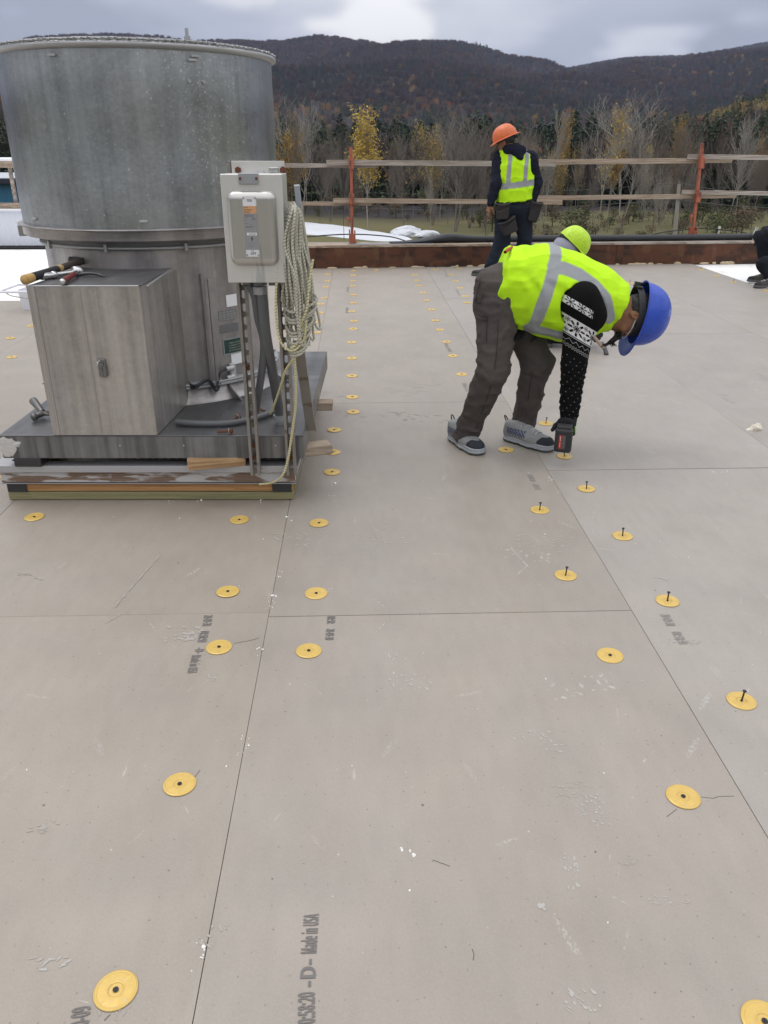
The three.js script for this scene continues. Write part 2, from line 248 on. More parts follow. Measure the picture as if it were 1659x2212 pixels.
// chalky scuffs, boot prints and scratches seen on the boards: thin flakes of dust lying on the paper face
{ const dust = [mat([0.41, 0.39, 0.365], 0.9), mat([0.36, 0.332, 0.302], 0.9)], R = rng(808);
  const flake = (b, x, z, len, wid, ang, y) => { const n = 9, k = b.p.length / 3; b.vert(x, y, z); for (let i = 0; i < n; i++) { const a = i / n * 6.283, q = 0.45 + 0.75 * R(), u = Math.cos(a) * len * q, w = Math.sin(a) * wid * q; b.vert(x + u * Math.cos(ang) - w * Math.sin(ang), y, z + u * Math.sin(ang) + w * Math.cos(ang)); } for (let i = 0; i < n; i++) b.tri(k, k + 1 + (i + 1) % n, k + 1 + i); };
  const patch = (px, py, w, d, n, len, wid, ang, m = 0) => { const b = new MB(), c = G(px, py); for (let i = 0; i < n * 0.75; i++) { const x = c.x + (R() + R() - 1) * 0.8 * w, z = c.z + (R() - 0.5) * d; flake(b, x, z, len * (0.4 + R()), wid * (0.4 + R()), ang + (R() - 0.5) * 1.2, 0.0009 + R() * 0.0003); } mesh('chalk_scuff', b.geo(), dust[m], deck); };
  const streak = (x0, y0, x1, y1, n, wid, m = 0) => { const b = new MB(), a = G(x0, y0), c = G(x1, y1), an = Math.atan2(c.z - a.z, c.x - a.x); for (let i = 0; i < n; i++) { const f = R(), p = a.clone().lerp(c, f); flake(b, p.x + (R() - 0.5) * wid * 1.6, p.z + (R() - 0.5) * wid * 1.6, 0.014 * (0.4 + R()), wid * (0.3 + 0.7 * R()), an + (R() - 0.5) * 0.3, 0.0009 + R() * 0.0003); } mesh('chalk_scuff', b.geo(), dust[m], deck); };
  streak(247, 1312, 345, 1200, 60, 0.0035, 1); streak(232, 1345, 255, 1330, 14, 0.003, 1); streak(1105, 1185, 1138, 1222, 26, 0.003); streak(1138, 1222, 1120, 1240, 14, 0.003); streak(540, 1065, 700, 1110, 16, 0.002, 1);
  patch(1178, 1165, 0.26, 0.16, 70, 0.010, 0.0025, 0.2); patch(1230, 1180, 0.14, 0.10, 24, 0.009, 0.0025, 0.4); patch(660, 1165, 0.16, 0.12, 40, 0.012, 0.0035, 0.1); patch(830, 1165, 0.16, 0.10, 22, 0.010, 0.003, 0.5); patch(850, 1415, 0.05, 0.06, 18, 0.007, 0.002, 1.2); patch(890, 1475, 0.10, 0.08, 34, 0.006, 0.003, 0.5); patch(400, 1370, 0.10, 0.09, 46, 0.012, 0.006, 0.6, 1); patch(455, 1465, 0.03, 0.03, 8, 0.008, 0.003, 0.3);
  patch(1285, 1750, 0.075, 0.10, 52, 0.0055, 0.0022, 0.8); patch(1238, 1705, 0.08, 0.05, 22, 0.006, 0.003, 0.4, 1); patch(1235, 1880, 0.03, 0.10, 24, 0.006, 0.0025, 1.3); patch(1430, 1942, 0.07, 0.025, 20, 0.005, 0.002, 0.2); patch(1170, 1960, 0.014, 0.012, 10, 0.006, 0.004, 0.4); patch(1255, 2160, 0.05, 0.04, 22, 0.006, 0.003, 0.9); patch(1360, 1860, 0.05, 0.02, 10, 0.006, 0.002, 0.2, 1); patch(1160, 1590, 0.09, 0.05, 22, 0.007, 0.0025, 0.9); patch(1205, 1620, 0.05, 0.04, 14, 0.006, 0.002, 0.3);
  patch(60, 1245, 0.10, 0.05, 20, 0.010, 0.003, 0.1, 1); patch(90, 1785, 0.05, 0.04, 18, 0.008, 0.003, 0.4, 1); patch(450, 2020, 0.05, 0.05, 14, 0.007, 0.003, 0.6, 1); patch(250, 2175, 0.05, 0.03, 14, 0.006, 0.003, 1.0, 1); patch(110, 2080, 0.06, 0.03, 16, 0.008, 0.0025, 2.6); patch(900, 840, 0.3, 0.3, 50, 0.02, 0.006, 0.0, 1); patch(860, 900, 0.5, 0.2, 40, 0.02, 0.005, 0.1, 1); patch(1650, 815, 0.06, 0.3, 26, 0.02, 0.004, 1.3); patch(1570, 860, 0.04, 0.2, 14, 0.02, 0.003, 1.2); patch(1500, 1390, 0.15, 0.05, 18, 0.008, 0.002, 0.1, 1); patch(1430, 1250, 0.05, 0.03, 10, 0.008, 0.003, 0.2);
  patch(820, 700, 0.8, 0.8, 40, 0.03, 0.006, 0.1, 1); patch(700, 850, 0.25, 0.2, 24, 0.02, 0.005, 0.1, 1); patch(1010, 620, 1.2, 0.5, 26, 0.04, 0.008, 0.1, 1);
  // dark pencil ticks and short cracks in the paper beside plates
  const ink = mat([0.12, 0.11, 0.10], 0.95), cr = (pts) => { const b = new MB(); for (let i = 0; i + 1 < pts.length; i++) { const a = G(...pts[i]), c = G(...pts[i + 1]), d = c.clone().sub(a).normalize(), n = V(-d.z, 0, d.x).multiplyScalar(0.0008); const k = [a.clone().add(n), a.clone().sub(n), c.clone().sub(n), c.clone().add(n)].map(p => b.vert(p.x, 0.0008, p.z)); b.quad(k[0], k[3], k[2], k[1]); } mesh('paper_crack', b.geo(), ink, deck); };
  cr([[1515, 1722], [1540, 1725], [1552, 1721], [1585, 1720]]); cr([[1462, 1748], [1440, 1765]]); cr([[420, 1680], [432, 1664]]); cr([[935, 1858], [948, 1863], [960, 1867], [972, 1872]]); cr([[1020, 2050], [1024, 2062], [1022, 2075]]); cr([[505, 1390], [540, 1384], [560, 1378]]); cr([[225, 2205], [238, 2192]]); }

// ================================================================ roof edge: parapet, guard rails, hose
const woodTexture = (seed, base, dark, stain) => tex(512, 256, (x, y) => { const g = fbm(x * 0.01 + seed, y * 0.14 + 3 * fbm(x * 0.008, y * 0.02 + seed, 0, 2), 0, 4), h = hash3(x, y, seed) - 0.5, st = stain * smooth(0.5, 0.75, fbm(x * 0.02 + 7 * seed, y * 0.03, 0, 4)); const t = smooth(0.35, 0.7, g), k = 1 + 0.12 * h; return [0, 1, 2].map(i => k * mix(mix(base[i], dark[i], t), dark[i] * 0.5, st)); });
const greyWood = mat(0xffffff, 0.85, 0, { map: woodTexture(3, [0.40, 0.355, 0.31], [0.24, 0.20, 0.165], 0.3) });
const greyWood2 = mat(0xffffff, 0.85, 0, { map: woodTexture(5, [0.42, 0.34, 0.26], [0.27, 0.20, 0.145], 0.3) });
const newWood = mat(0xffffff, 0.8, 0, { map: woodTexture(9, [0.46, 0.30, 0.16], [0.30, 0.18, 0.085], 0.2) });
const rustBoard = mat(0xffffff, 0.88, 0, { map: tex(1024, 256, (x, y) => { const a = fbm(x * 0.012, y * 0.02, 0, 5), b = fbm(x * 0.03 + 60, y * 0.012 + 5, 0, 4), c = fbm(x * 0.008 + 9, y * 0.05, 0, 4), h = hash3(x, y, 8) - 0.5; const d = smooth(0.42, 0.62, a), l = smooth(0.58, 0.74, b) * 0.7 + 0.3 * smooth(0.55, 0.7, c), k = 1 + 0.2 * h; return [k * mix(mix(0.098, 0.046, d), 0.18, l * 0.5), k * mix(mix(0.038, 0.021, d), 0.095, l * 0.5), k * mix(mix(0.020, 0.013, d), 0.048, l * 0.5)]; }) });
const P0 = G(682, 580), P1 = G(1620, 568), PD = P1.clone().sub(P0).setY(0).normalize(), PN = V(PD.z, 0, -PD.x);   // along the wall, and outwards
const PANG = Math.atan2(-PD.z, PD.x), PH = 0.28;
const onWall = (s, out, y) => P0.clone().add(PD.clone().multiplyScalar(s)).add(PN.clone().multiplyScalar(out)).setY(y);
const wallS = px => { const r = ray(px, 560), n = PN, t = P0.dot(n) / r.dot(n); return r.multiplyScalar(t).sub(P0).dot(PD); };
{
  const t = thing('parapet_wall', 'low parapet faced with rusty brown boards along the roof edge', 'parapet', onWall(3, 0, 0)); t.rotation.y = PANG;
  // facing boards butted end to end
  const ends = [-2.2, wallS(820), wallS(1330), wallS(1600), 9.4];
  for (let k = 0; k < 4; k++) { const a = ends[k] + 0.002, b = ends[k + 1] - 0.002, g = metreUV(rb(b - a, PH - 0.012, 0.018, (a + b) / 2 - 3, (PH - 0.012) / 2 + 0.001, -0.009 - (k % 2) * 0.003, 0.002)); const u = g.attributes.uv; for (let i = 0; i < u.count; i++) u.setXY(i, u.getX(i) / 3 + k * 0.31, u.getY(i) / 0.75); mesh('facing_board', g, rustBoard, t); }
  const core = bx(11.6, PH - 0.03, 0.36, 0.6, (PH - 0.03) / 2 - 0.002, -0.205); mesh('core', metreUV(core), greyWood2, t);
  for (const [a, b, z, w, m] of [[-2.2, 2.3, -0.09, 0.20, greyWood2], [2.31, 5.9, -0.09, 0.20, greyWood], [5.91, 9.4, -0.09, 0.20, greyWood2], [-2.2, 4.0, -0.30, 0.19, greyWood], [4.01, 9.4, -0.30, 0.19, greyWood2]]) mesh('cap_plank', metreUV(rb(b - a, 0.03, w, (a + b) / 2 - 3, PH - 0.008, z, 0.003)), m, t);
  mesh('outer_wall', bx(11.6, 7.0, 0.2, 0.6, -3.28, -0.50), mat([0.35, 0.34, 0.33], 0.9), t);
  const foamEdge = []; const R = rng(4); for (let i = 0; i < 46; i++) { const x = -1 + R() * 8.6, g = new THREE.IcosahedronGeometry(1, 1); g.scale(0.02 + R() * 0.06, 0.006 + R() * 0.02, 0.008 + R() * 0.014); g.translate(x - 3, 0.003, 0.006); foamEdge.push(g); }
  tag(mesh('foam_bead', merge(foamEdge), mat([0.52, 0.42, 0.28], 0.9), t), 'lumpy tan foam squeezed out along the foot', null, null, 'stuff');
  // grey metal flashing lying on the cap
  const f = mesh('flashing_strip', rb(wallS(938) - wallS(755), 0.004, 0.12, (wallS(755) + wallS(938)) / 2 - 3, PH + 0.011, -0.09, 0.001), mat([0.35, 0.37, 0.39], 0.4, 0.7), t);
}
const orangePaint = mat(0xffffff, 0.6, 0.1, { map: tex(256, 256, (x, y) => { const a = smooth(0.5, 0.66, fbm(x * 0.03, y * 0.02, 0, 5)), h = hash3(x, y, 3) - 0.5, k = 1 + 0.15 * h; return [k * mix(0.38, 0.19, a), k * mix(0.110, 0.065, a), k * mix(0.062, 0.040, a)]; }) });
function guardPost(px0, py0, px1, py1, label) {
  const s = wallS(px1), base = onWall(s, 0.27, PH + 0.011), Z = -base.z, top = J(px0, py0, Z), t = thing('guard_post', label, 'post', base, 'orange guard rail posts'), h = top.y - base.y, lean = (top.x - base.x) / h; t.rotation.y = PANG;
  const lg = (g) => { const p = g.attributes.position; for (let i = 0; i < p.count; i++) p.setX(i, p.getX(i) + lean * p.getY(i)); g.computeVertexNormals(); return metreUV(g); };
  mesh('upright', lg(rb(0.036, h, 0.040, 0, h / 2, 0, 0.004)), orangePaint, t);
  mesh('base_shoe', lg(merge([rb(0.10, 0.008, 0.14, 0.01, 0.006, 0.0, 0.002), rb(0.012, 0.16, 0.11, -0.034, 0.085, 0, 0.003), rb(0.012, 0.15, 0.11, 0.036, 0.08, 0, 0.003), rb(0.06, 0.11, 0.010, 0, 0.06, 0.052, 0.002)])), orangePaint, t);
  mesh('clamp_lever', lg(merge([rb(0.05, 0.03, 0.03, -0.045, 0.30, 0, 0.004), rb(0.018, 0.11, 0.02, -0.055, 0.27, 0.01, 0.004)])), orangePaint, t);
  for (const y of [0.545, 0.965]) mesh('rail_bracket', lg(merge([rb(0.058, 0.125, 0.008, 0.002, y, 0.063, 0.002), rb(0.008, 0.125, 0.075, -0.0265, y, 0.03, 0.002), rb(0.058, 0.010, 0.075, 0.002, y - 0.062, 0.03, 0.002)])), orangePaint, t);
  return { s, base };
}
guardPost(758, 318, 764, 526, 'orange rusty rail post with its shoe beside the grey flashing strip');
guardPost(1517, 310, 1508, 504, 'orange rusty rail post leaning beside the white vent pipe');
// rails: timbers lapped on the posts
function rail(px0, py0, px1, py1, out, m, label, grp, thick = 0.036, h = 0.086) {
  const a0 = onWall(wallS(px0), out, 0), b0 = onWall(wallS(px1), out, 0), a = J(px0, py0, -a0.z), b = J(px1, py1, -b0.z);
  const t = metreUV(bar(V(0, 0, 0), b.clone().sub(a), thick, h)); { const u = t.attributes.uv, p = t.attributes.position; const L = b.clone().sub(a).normalize(); for (let i = 0; i < u.count; i++) u.setXY(i, (p.getX(i) * L.x + p.getZ(i) * L.z) * 0.6 + px0 * 0.01, (p.getY(i) - (p.getX(i) * L.x + p.getZ(i) * L.z) * L.y) * 4 + out * 3); }
  const o = mesh('guard_rail', t, m); o.position.copy(a); return tag(o, label, 'rail', grp);
}
const GR = 'timber guard rails along the roof edge';
rail(604, 357, 813, 358, 0.335, greyWood, 'weathered upper rail timber ending just past the post by the yellow tree', GR, 0.036, 0.05);
rail(705, 351, 1200, 354, 0.297, greyWood, 'grey upper rail timber running behind the worker in orange hat', GR, 0.036, 0.062);
rail(1120, 350.5, 1581, 346, 0.332, greyWood2, 'pale tan upper rail timber between worker and leaning post', GR, 0.036, 0.064);
rail(1486, 338, 1790, 342, 0.297, greyWood, 'grey upper rail timber lapped over the top of the tan one', GR, 0.036, 0.06);
rail(604, 439.5, 803, 440, 0.335, greyWood2, 'thin brown middle rail timber ending past the post by the yellow tree', GR, 0.036, 0.045);
rail(720, 433, 1214, 437, 0.297, greyWood2, 'brown middle rail timber running behind the worker with tool pouches', GR, 0.036, 0.056);
rail(1110, 428.5, 1590, 423, 0.332, greyWood2, 'brown middle rail timber between worker and leaning post', GR, 0.036, 0.056);
rail(1474, 414.5, 1790, 420, 0.297, greyWood, 'grey middle rail timber lapped above the brown one at the leaning post', GR, 0.036, 0.052);

// black hose with a flattened end along the parapet cap
const rubber = mat([0.022, 0.025, 0.030], 0.42, 0, { bumpMap: tex(256, 64, (x, y) => { const q = 0.5 + 0.5 * (fbm(x * 0.05, y * 0.1, 0, 3) - 0.5); return [q, q, q]; }, { linear: true }), bumpScale: 0.004 });
{ const pts = [], R = rng(2); const s0 = wallS(845), s1 = 8.6, N = 60, M = 14, b = new MB();
  for (let i = 0; i <= N; i++) { const f = i / N, s = mix(s0, s1, f), open = smooth(0.03, 0.17, f), w = mix(0.085, 0.043, open), h = mix(0.010, 0.041, smooth(0.0, 0.12, f)) + 0.02 * Math.exp(-Math.pow((f - 0.10) / 0.03, 2)), o = 0.16 + 0.022 * Math.sin(f * 9) + 0.02 * (noise3(f * 12, 2, 0.5) - 0.5), bulge = 1 + 0.06 * (noise3(f * 22, 9, 0.5) - 0.5);
    for (let j = 0; j < M; j++) { const q = j / M * 6.2832, fold = (1 - open) * 0.010 * Math.sin(q * 3 + f * 60); const p = onWall(s, o + Math.cos(q) * w * bulge, PH + 0.0085 + h * bulge + (Math.sin(q) * h + Math.max(0, Math.sin(q)) * fold) * bulge); b.vert(p.x, p.y, p.z); } }
  for (let i = 0; i < N; i++) for (let j = 0; j < M; j++) { const m = (j + 1) % M, a = i * M, c = a + M; b.quad(a + j, c + j, c + m, a + m); }
  const ce = b.vert(...onWall(s0 - 0.01, 0.16, PH + 0.02).toArray()); for (let j = 0; j < M; j++) b.tri(ce, j, (j + 1) % M);
  tag(mesh('rubber_hose', b.geo(), rubber), 'long black rubber hose with a flattened end lying on parapet cap', 'hose'); }
// small vent pipe, cable and clamp by the second post
{ const b = onWall(wallS(1566), 0.3, PH + 0.007), t = thing('vent_pipe', 'small white capped pipe standing on the parapet cap', 'pipe', b); const pv = mat([0.62, 0.62, 0.60], 0.5); mesh('pipe', cyl(0.011, 0.011, 0.15, 0, 0.075, 0, 12), pv, t); mesh('pipe_cap', cyl(0.020, 0.016, 0.03, 0, 0.152, 0, 12), pv, t); }
{ const p = (px, py, o) => { const w = onWall(wallS(px), o, 0); return J(px, py, -w.z); }; const yy = PH + 0.016;
  tag(mesh('black_cable', tube([onWall(wallS(1385), 0.29, yy), p(1425, 503, 0.29), p(1470, 497, 0.29), p(1510, 493, 0.3), p(1560, 497, 0.3), p(1610, 503, 0.29), onWall(wallS(1640), 0.28, yy)], 0.007, 50, 6), rubber), 'thin black cable arching over the hose by the leaning post', 'cable');
  tag(mesh('black_cable', tube([p(604, 520, 0.45), p(670, 511, 0.5), p(760, 506, 0.5), p(840, 511, 0.45), onWall(wallS(885), 0.30, yy)], 0.008, 40, 6), rubber), 'black cable strung low behind the post by the yellow tree', 'cable'); }

// ---------------------------------------------------------------- far left: white metal wall, rails, blue building
const ribs = (W, H, pitch, depth) => { const b = new MB(), n = Math.round(W / pitch); for (let i = 0; i <= n * 2; i++) { const x = -W / 2 + i * pitch / 2, z = (i & 1) ? depth : 0; b.vert(x - pitch * 0.12, 0, z); b.vert(x - pitch * 0.12, H, z); b.vert(x + pitch * 0.12, 0, z); b.vert(x + pitch * 0.12, H, z); } for (let i = 0; i < n * 4 + 1; i++) { const a = i * 2; b.quad(a, a + 2, a + 3, a + 1); } return b.geo().toNonIndexed(); };
{ const a = G(0, 533), b = G(330, 531), L = 12, t = thing('white_metal_wall', 'white ribbed metal wall beyond the bare insulation', 'wall', V(-9.2, -0.002, a.z)); const h = J(0, 456, -a.z).y + 0.002; const g = ribs(L, h, 0.09, 0.012); g.computeVertexNormals(); mesh('ribbed_sheet', g, mat([0.70, 0.73, 0.80], 0.5), t); mesh('wall_body', bx(L, h - 0.004, 0.2, 0, h / 2, -0.11), mat([0.55, 0.57, 0.60], 0.7), t); mesh('base_gasket', bx(L, 0.02, 0.03, 0, 0.012, 0.02), mat([0.03, 0.03, 0.035], 0.7), t);
  mesh('cap_flashing', rb(L, 0.03, 0.30, 0, h + 0.012, -0.09, 0.006), mat([0.72, 0.74, 0.78], 0.5), t);
  const zr = -a.z + 0.15; const low = mesh('guard_rail', metreUV(bar(V(0, 0, 0), V(6, 0, 0), 0.04, 0.095)), greyWood2); low.position.copy(J(-160, 445, zr)); tag(low, 'brown low rail timber in front of the blue building', 'rail', 'timber rails beyond the fan');
  const up = mesh('guard_rail', metreUV(bar(V(0, 0, 0), V(5, 0, 0), 0.06, 0.11)), greyWood2); up.position.copy(J(-160, 354, zr)); tag(up, 'snow topped rail timber above the blue building', 'rail', 'timber rails beyond the fan');
  const sn = mesh('snow_strip', (() => { const g = new THREE.SphereGeometry(1, 40, 10); g.scale(2.45, 0.035, 0.05); return g; })(), mat([0.85, 0.87, 0.90], 0.8)); sn.position.copy(J(-160, 354, zr)).add(V(2.5, 0.062, 0)); tag(sn, 'strip of wet snow lying on the upper rail timber', 'snow');
  for (const px of [-120, 36]) { const p = J(px, 445, zr + 0.06); const y0 = h + 0.027, top = J(px, 345, zr + 0.06).y; const o = mesh('guard_post', metreUV(rb(0.05, top - y0, 0.05, 0, (top - y0) / 2, 0, 0.004)), greyWood); o.position.set(p.x, y0, p.z); tag(o, px < 0 ? 'grey timber post carrying the far rails, away from the fan' : 'grey timber post carrying the far rails, hidden close behind the fan drum', 'post', 'timber rail posts beyond the fan'); }
}
{ const Z = 27, a = J(0, 436, Z), b = J(0, 397, Z), t = thing('blue_building', 'low blue ribbed metal building with dark roof edge beyond the rails', 'building', V(a.x - 6, -6.4, -Z)); const h = b.y + 6.4; const g = ribs(24, h, 0.28, 0.035); mesh('ribbed_wall', g, mat([0.030, 0.145, 0.26], 0.5), t); mesh('wall_body', bx(24, h - 0.01, 11, 0, h / 2, -5.56), mat([0.04, 0.13, 0.22], 0.7), t); mesh('fascia', rb(24.4, 0.16, 0.5, 0, h + 0.08, 0.0, 0.02), mat([0.022, 0.028, 0.045], 0.6), t); mesh('roof_sheet', bx(24.3, 0.05, 11.4, 0, h + 0.03, -5.9), mat([0.45, 0.47, 0.5], 0.7), t); }

// ================================================================ land, hills and woods
const GL = -6.4;                                                          // ground level below the roof
const ELEV = py => Math.atan((1106 - py) / FPX) - PITCH;                   // elevation of a photo row on the centre line
const ridgePts = [[-900, 150], [-300, 120], [0, 118], [300, 104], [540, 105], [600, 107], [680, 112], [760, 124], [830, 131], [890, 122], [940, 120], [1000, 122], [1040, 131], [1090, 141], [1150, 144], [1220, 150], [1290, 137], [1350, 125], [1400, 122], [1440, 122], [1500, 119], [1560, 106], [1659, 90], [1900, 62], [2600, 80]].map(([x, y]) => { const r = ray(x, y); return [Math.atan2(r.x, -r.z), Math.atan2(r.y, Math.hypot(r.x, r.z))]; });
function ridge(az) { for (let i = 1; i < ridgePts.length; i++) if (az < ridgePts[i][0]) { const [a, b] = ridgePts[i - 1], [c, d] = ridgePts[i], t = clamp((az - a) / (c - a)); return mix(b, d, t); } return ridgePts[ridgePts.length - 1][1]; }
function land(x, z) {
  const d = Math.hypot(x, z), az = Math.atan2(x, -z);
  let h = GL + 1.2 * smooth(40, 110, d) * (fbm(x * 0.02 + 5, z * 0.02, 0, 2) - 0.3);
  h += smooth(110, 420, d) * 7 * fbm(x * 0.006 + 2, z * 0.006 + 9, 0, 3);
  // wooded foothill, higher on the right where a spur comes close, and on the left behind the fan
  const spur = smooth(0.26, 0.52, az) * smooth(170, 470, d) * (1 - smooth(560, 900, d)), left = (1 - smooth(-0.32, -0.04, az)) * smooth(170, 420, d) * (1 - smooth(500, 900, d));
  h += 30 * spur + 17 * left + 11 * smooth(250, 700, d) * fbm(x * 0.004 + 40, z * 0.004, 0, 3);
  const far = smooth(0.0, 1.0, (d - 700) / 1950), e = ridge(az), shape = Math.pow(clamp((d - 700) / 1950), 0.82);
  const roll = (fbm(x * 0.0022 + 3, z * 0.0022 + 7, 0, 4) - 0.5) * 150 * Math.sin(clamp((d - 650) / 2000) * Math.PI);
  let m = (Math.tan(e) * 2650 - 10) * shape + roll; if (d > 2650) m = Math.tan(e) * 2650 - 10 - (d - 2650) * 0.22;
  return h + (d > 700 ? Math.max(0, m) : 0);
}
{ // one sheet of ground from below the roof to behind the ridge
  const rad = []; for (let r = 4; r < 130; r += 6) rad.push(r); for (let r = 130; r < 3600; r *= 1.028) rad.push(r); rad.push(3700);
  const NA = 240, b = new MB(); b.c = [];
  const az = k => -Math.PI + k / NA * 2 * Math.PI;
  const fine = []; for (let k = 0; k <= NA; k++) { const a = az(k); fine.push(a); if (Math.abs(a) < 0.95 || (k < NA && Math.abs(az(k + 1)) < 0.95)) for (let j = 1; j < 4; j++) fine.push(a + j / 4 * 2 * Math.PI / NA); }
  fine.length = fine.findIndex(a => a > Math.PI - 1e-6) + 1 || fine.length;
  const n = fine.length;
  for (const r of rad) for (const a of fine) { const x = Math.sin(a) * r, z = -Math.cos(a) * r, y = land(x, z); b.vert(x, y, z);
    const g = fbm(x * 0.09, z * 0.09, 0, 4), w = smooth(100, 112, -z + 26 * (fbm(x * 0.03 + 8, z * 0.03, 0, 3) - 0.5)), q = fbm(x * 0.006 + 1, z * 0.006 + 4, 0, 4);
    const grass = [mix(0.085, 0.15, g), mix(0.088, 0.125, g), mix(0.030, 0.050, g)], wood = [mix(0.017, 0.024, q), mix(0.013, 0.018, q), mix(0.015, 0.020, q)];
    b.c.push(...[0, 1, 2].map(k => mix(grass[k], wood[k], w))); }
  for (let i = 0; i + 1 < rad.length; i++) for (let k = 0; k + 1 < n; k++) { const a = i * n + k; b.quad(a, a + n, a + n + 1, a + 1); }
  const m = new THREE.MeshStandardMaterial({ vertexColors: true, roughness: 1 }); m.side = THREE.DoubleSide; struct('ground', b.geo(), m);
}
// ---- woods: fuzzy crowns of many small faces
function crown(seed, n, kind) {
  const R = rng(seed), b = new MB(); b.c = [];
  const leaf = (p, s, dir, c) => { const u = V(R() - 0.5, R() - 0.5, R() - 0.5).normalize(), w = u.clone().cross(dir).normalize(), a = p.clone().addScaledVector(dir, s), e = p.clone().addScaledVector(w, s * 0.55), f = p.clone().addScaledVector(w, -s * 0.55).addScaledVector(dir, -s * 0.4); b.tri(b.vert(a.x, a.y, a.z), b.vert(e.x, e.y, e.z), b.vert(f.x, f.y, f.z)); for (let k = 0; k < 3; k++) b.c.push(c, c, c); };
  if (kind === 'pine') { for (let i = 0; i < n; i++) { const t = Math.pow(R(), 0.7), y = 1 - t * 0.93, r = t * 0.30 * (0.55 + 0.45 * R()) * (0.75 + 0.5 * Math.abs(Math.sin(y * 26))), q = R() * 6.283; leaf(V(Math.cos(q) * r, y, Math.sin(q) * r), 0.030 + 0.045 * t, V(Math.cos(q), -0.25, Math.sin(q)).normalize(), 0.85 + 0.3 * R()); } b.taper(V(0, 0, 0), V(0, 0.9, 0), 0.018, 0.004, 4); for (let k = 0; k < 8; k++) b.c.push(0.5, 0.4, 0.4); }
  else if (kind === 'leafy') { const L = []; for (let i = 0; i < 9; i++) L.push([V((R() - 0.5) * 0.5, 0.38 + R() * 0.46, (R() - 0.5) * 0.5), 0.12 + R() * 0.13]); for (let i = 0; i < n; i++) { const [c, r] = L[(R() * L.length) | 0], q = V(R() - 0.5, R() - 0.5, R() - 0.5).normalize(); leaf(c.clone().addScaledVector(q, r * (0.6 + 0.4 * R())), 0.030 + 0.022 * R(), q, 0.85 + 0.3 * R()); } b.taper(V(0, 0, 0), V(0, 0.6, 0), 0.022, 0.01, 4); for (let k = 0; k < 8; k++) b.c.push(0.5, 0.45, 0.45); }
  else { // bare: fans of fine upright twigs
    for (let i = 0; i < n; i++) { const q = R() * 6.283, t = R(), y0 = 0.25 + 0.45 * t, r0 = 0.05 + 0.2 * R(), y1 = y0 + 0.14 + 0.2 * R(), r1 = r0 + 0.05 + 0.12 * R() * (1 - t * 0.5), c = 0.88 + 0.24 * R(); const a = V(Math.cos(q) * r0, y0, Math.sin(q) * r0), e = V(Math.cos(q + 0.3 * (R() - 0.5)) * r1, Math.min(1.0, y1), Math.sin(q + 0.3 * (R() - 0.5)) * r1), w = V(Math.sin(q), 0, -Math.cos(q)).multiplyScalar(0.009 + 0.010 * R()); b.tri(b.vert(a.x - w.x, a.y, a.z - w.z), b.vert(a.x + w.x, a.y, a.z + w.z), b.vert(e.x, e.y, e.z)); for (let k = 0; k < 3; k++) b.c.push(c, c, c); }
    b.taper(V(0, 0, 0), V(0, 0.75, 0), 0.022, 0.006, 4); for (let k = 0; k < 8; k++) b.c.push(1.2, 1.2, 1.2); }
  return b.geo();
}
const woodMat = new THREE.MeshStandardMaterial({ vertexColors: true, roughness: 1, side: THREE.DoubleSide });
const crowns = { pine: [crown(1, 420, 'pine'), crown(2, 420, 'pine')], leafy: [crown(3, 560, 'leafy'), crown(4, 560, 'leafy')], bare: [crown(5, 330, 'bare'), crown(6, 330, 'bare')] };
function wood(name, label, kind, list) { // list of [x, z, height, width, colour]
  for (let v = 0; v < 2; v++) { const l = list.filter((_, i) => i % 2 === v); if (!l.length) continue; const im = new THREE.InstancedMesh(crowns[kind][v], woodMat, l.length), d = new THREE.Object3D(), R = rng(77 + v);
    l.forEach(([x, z, h, w, c], i) => { d.position.set(x, land(x, z) - 0.02 * h, z); d.scale.set(h * w, h, h * w); d.rotation.y = R() * 6.28; d.updateMatrix(); im.setMatrixAt(i, d.matrix); im.setColorAt(i, rgb(...c)); });
    im.name = numbered(name); tag(im, label + (v ? ', the bushier ones' : ', the slimmer ones'), 'woods', null, 'stuff'); scene.add(im); } }
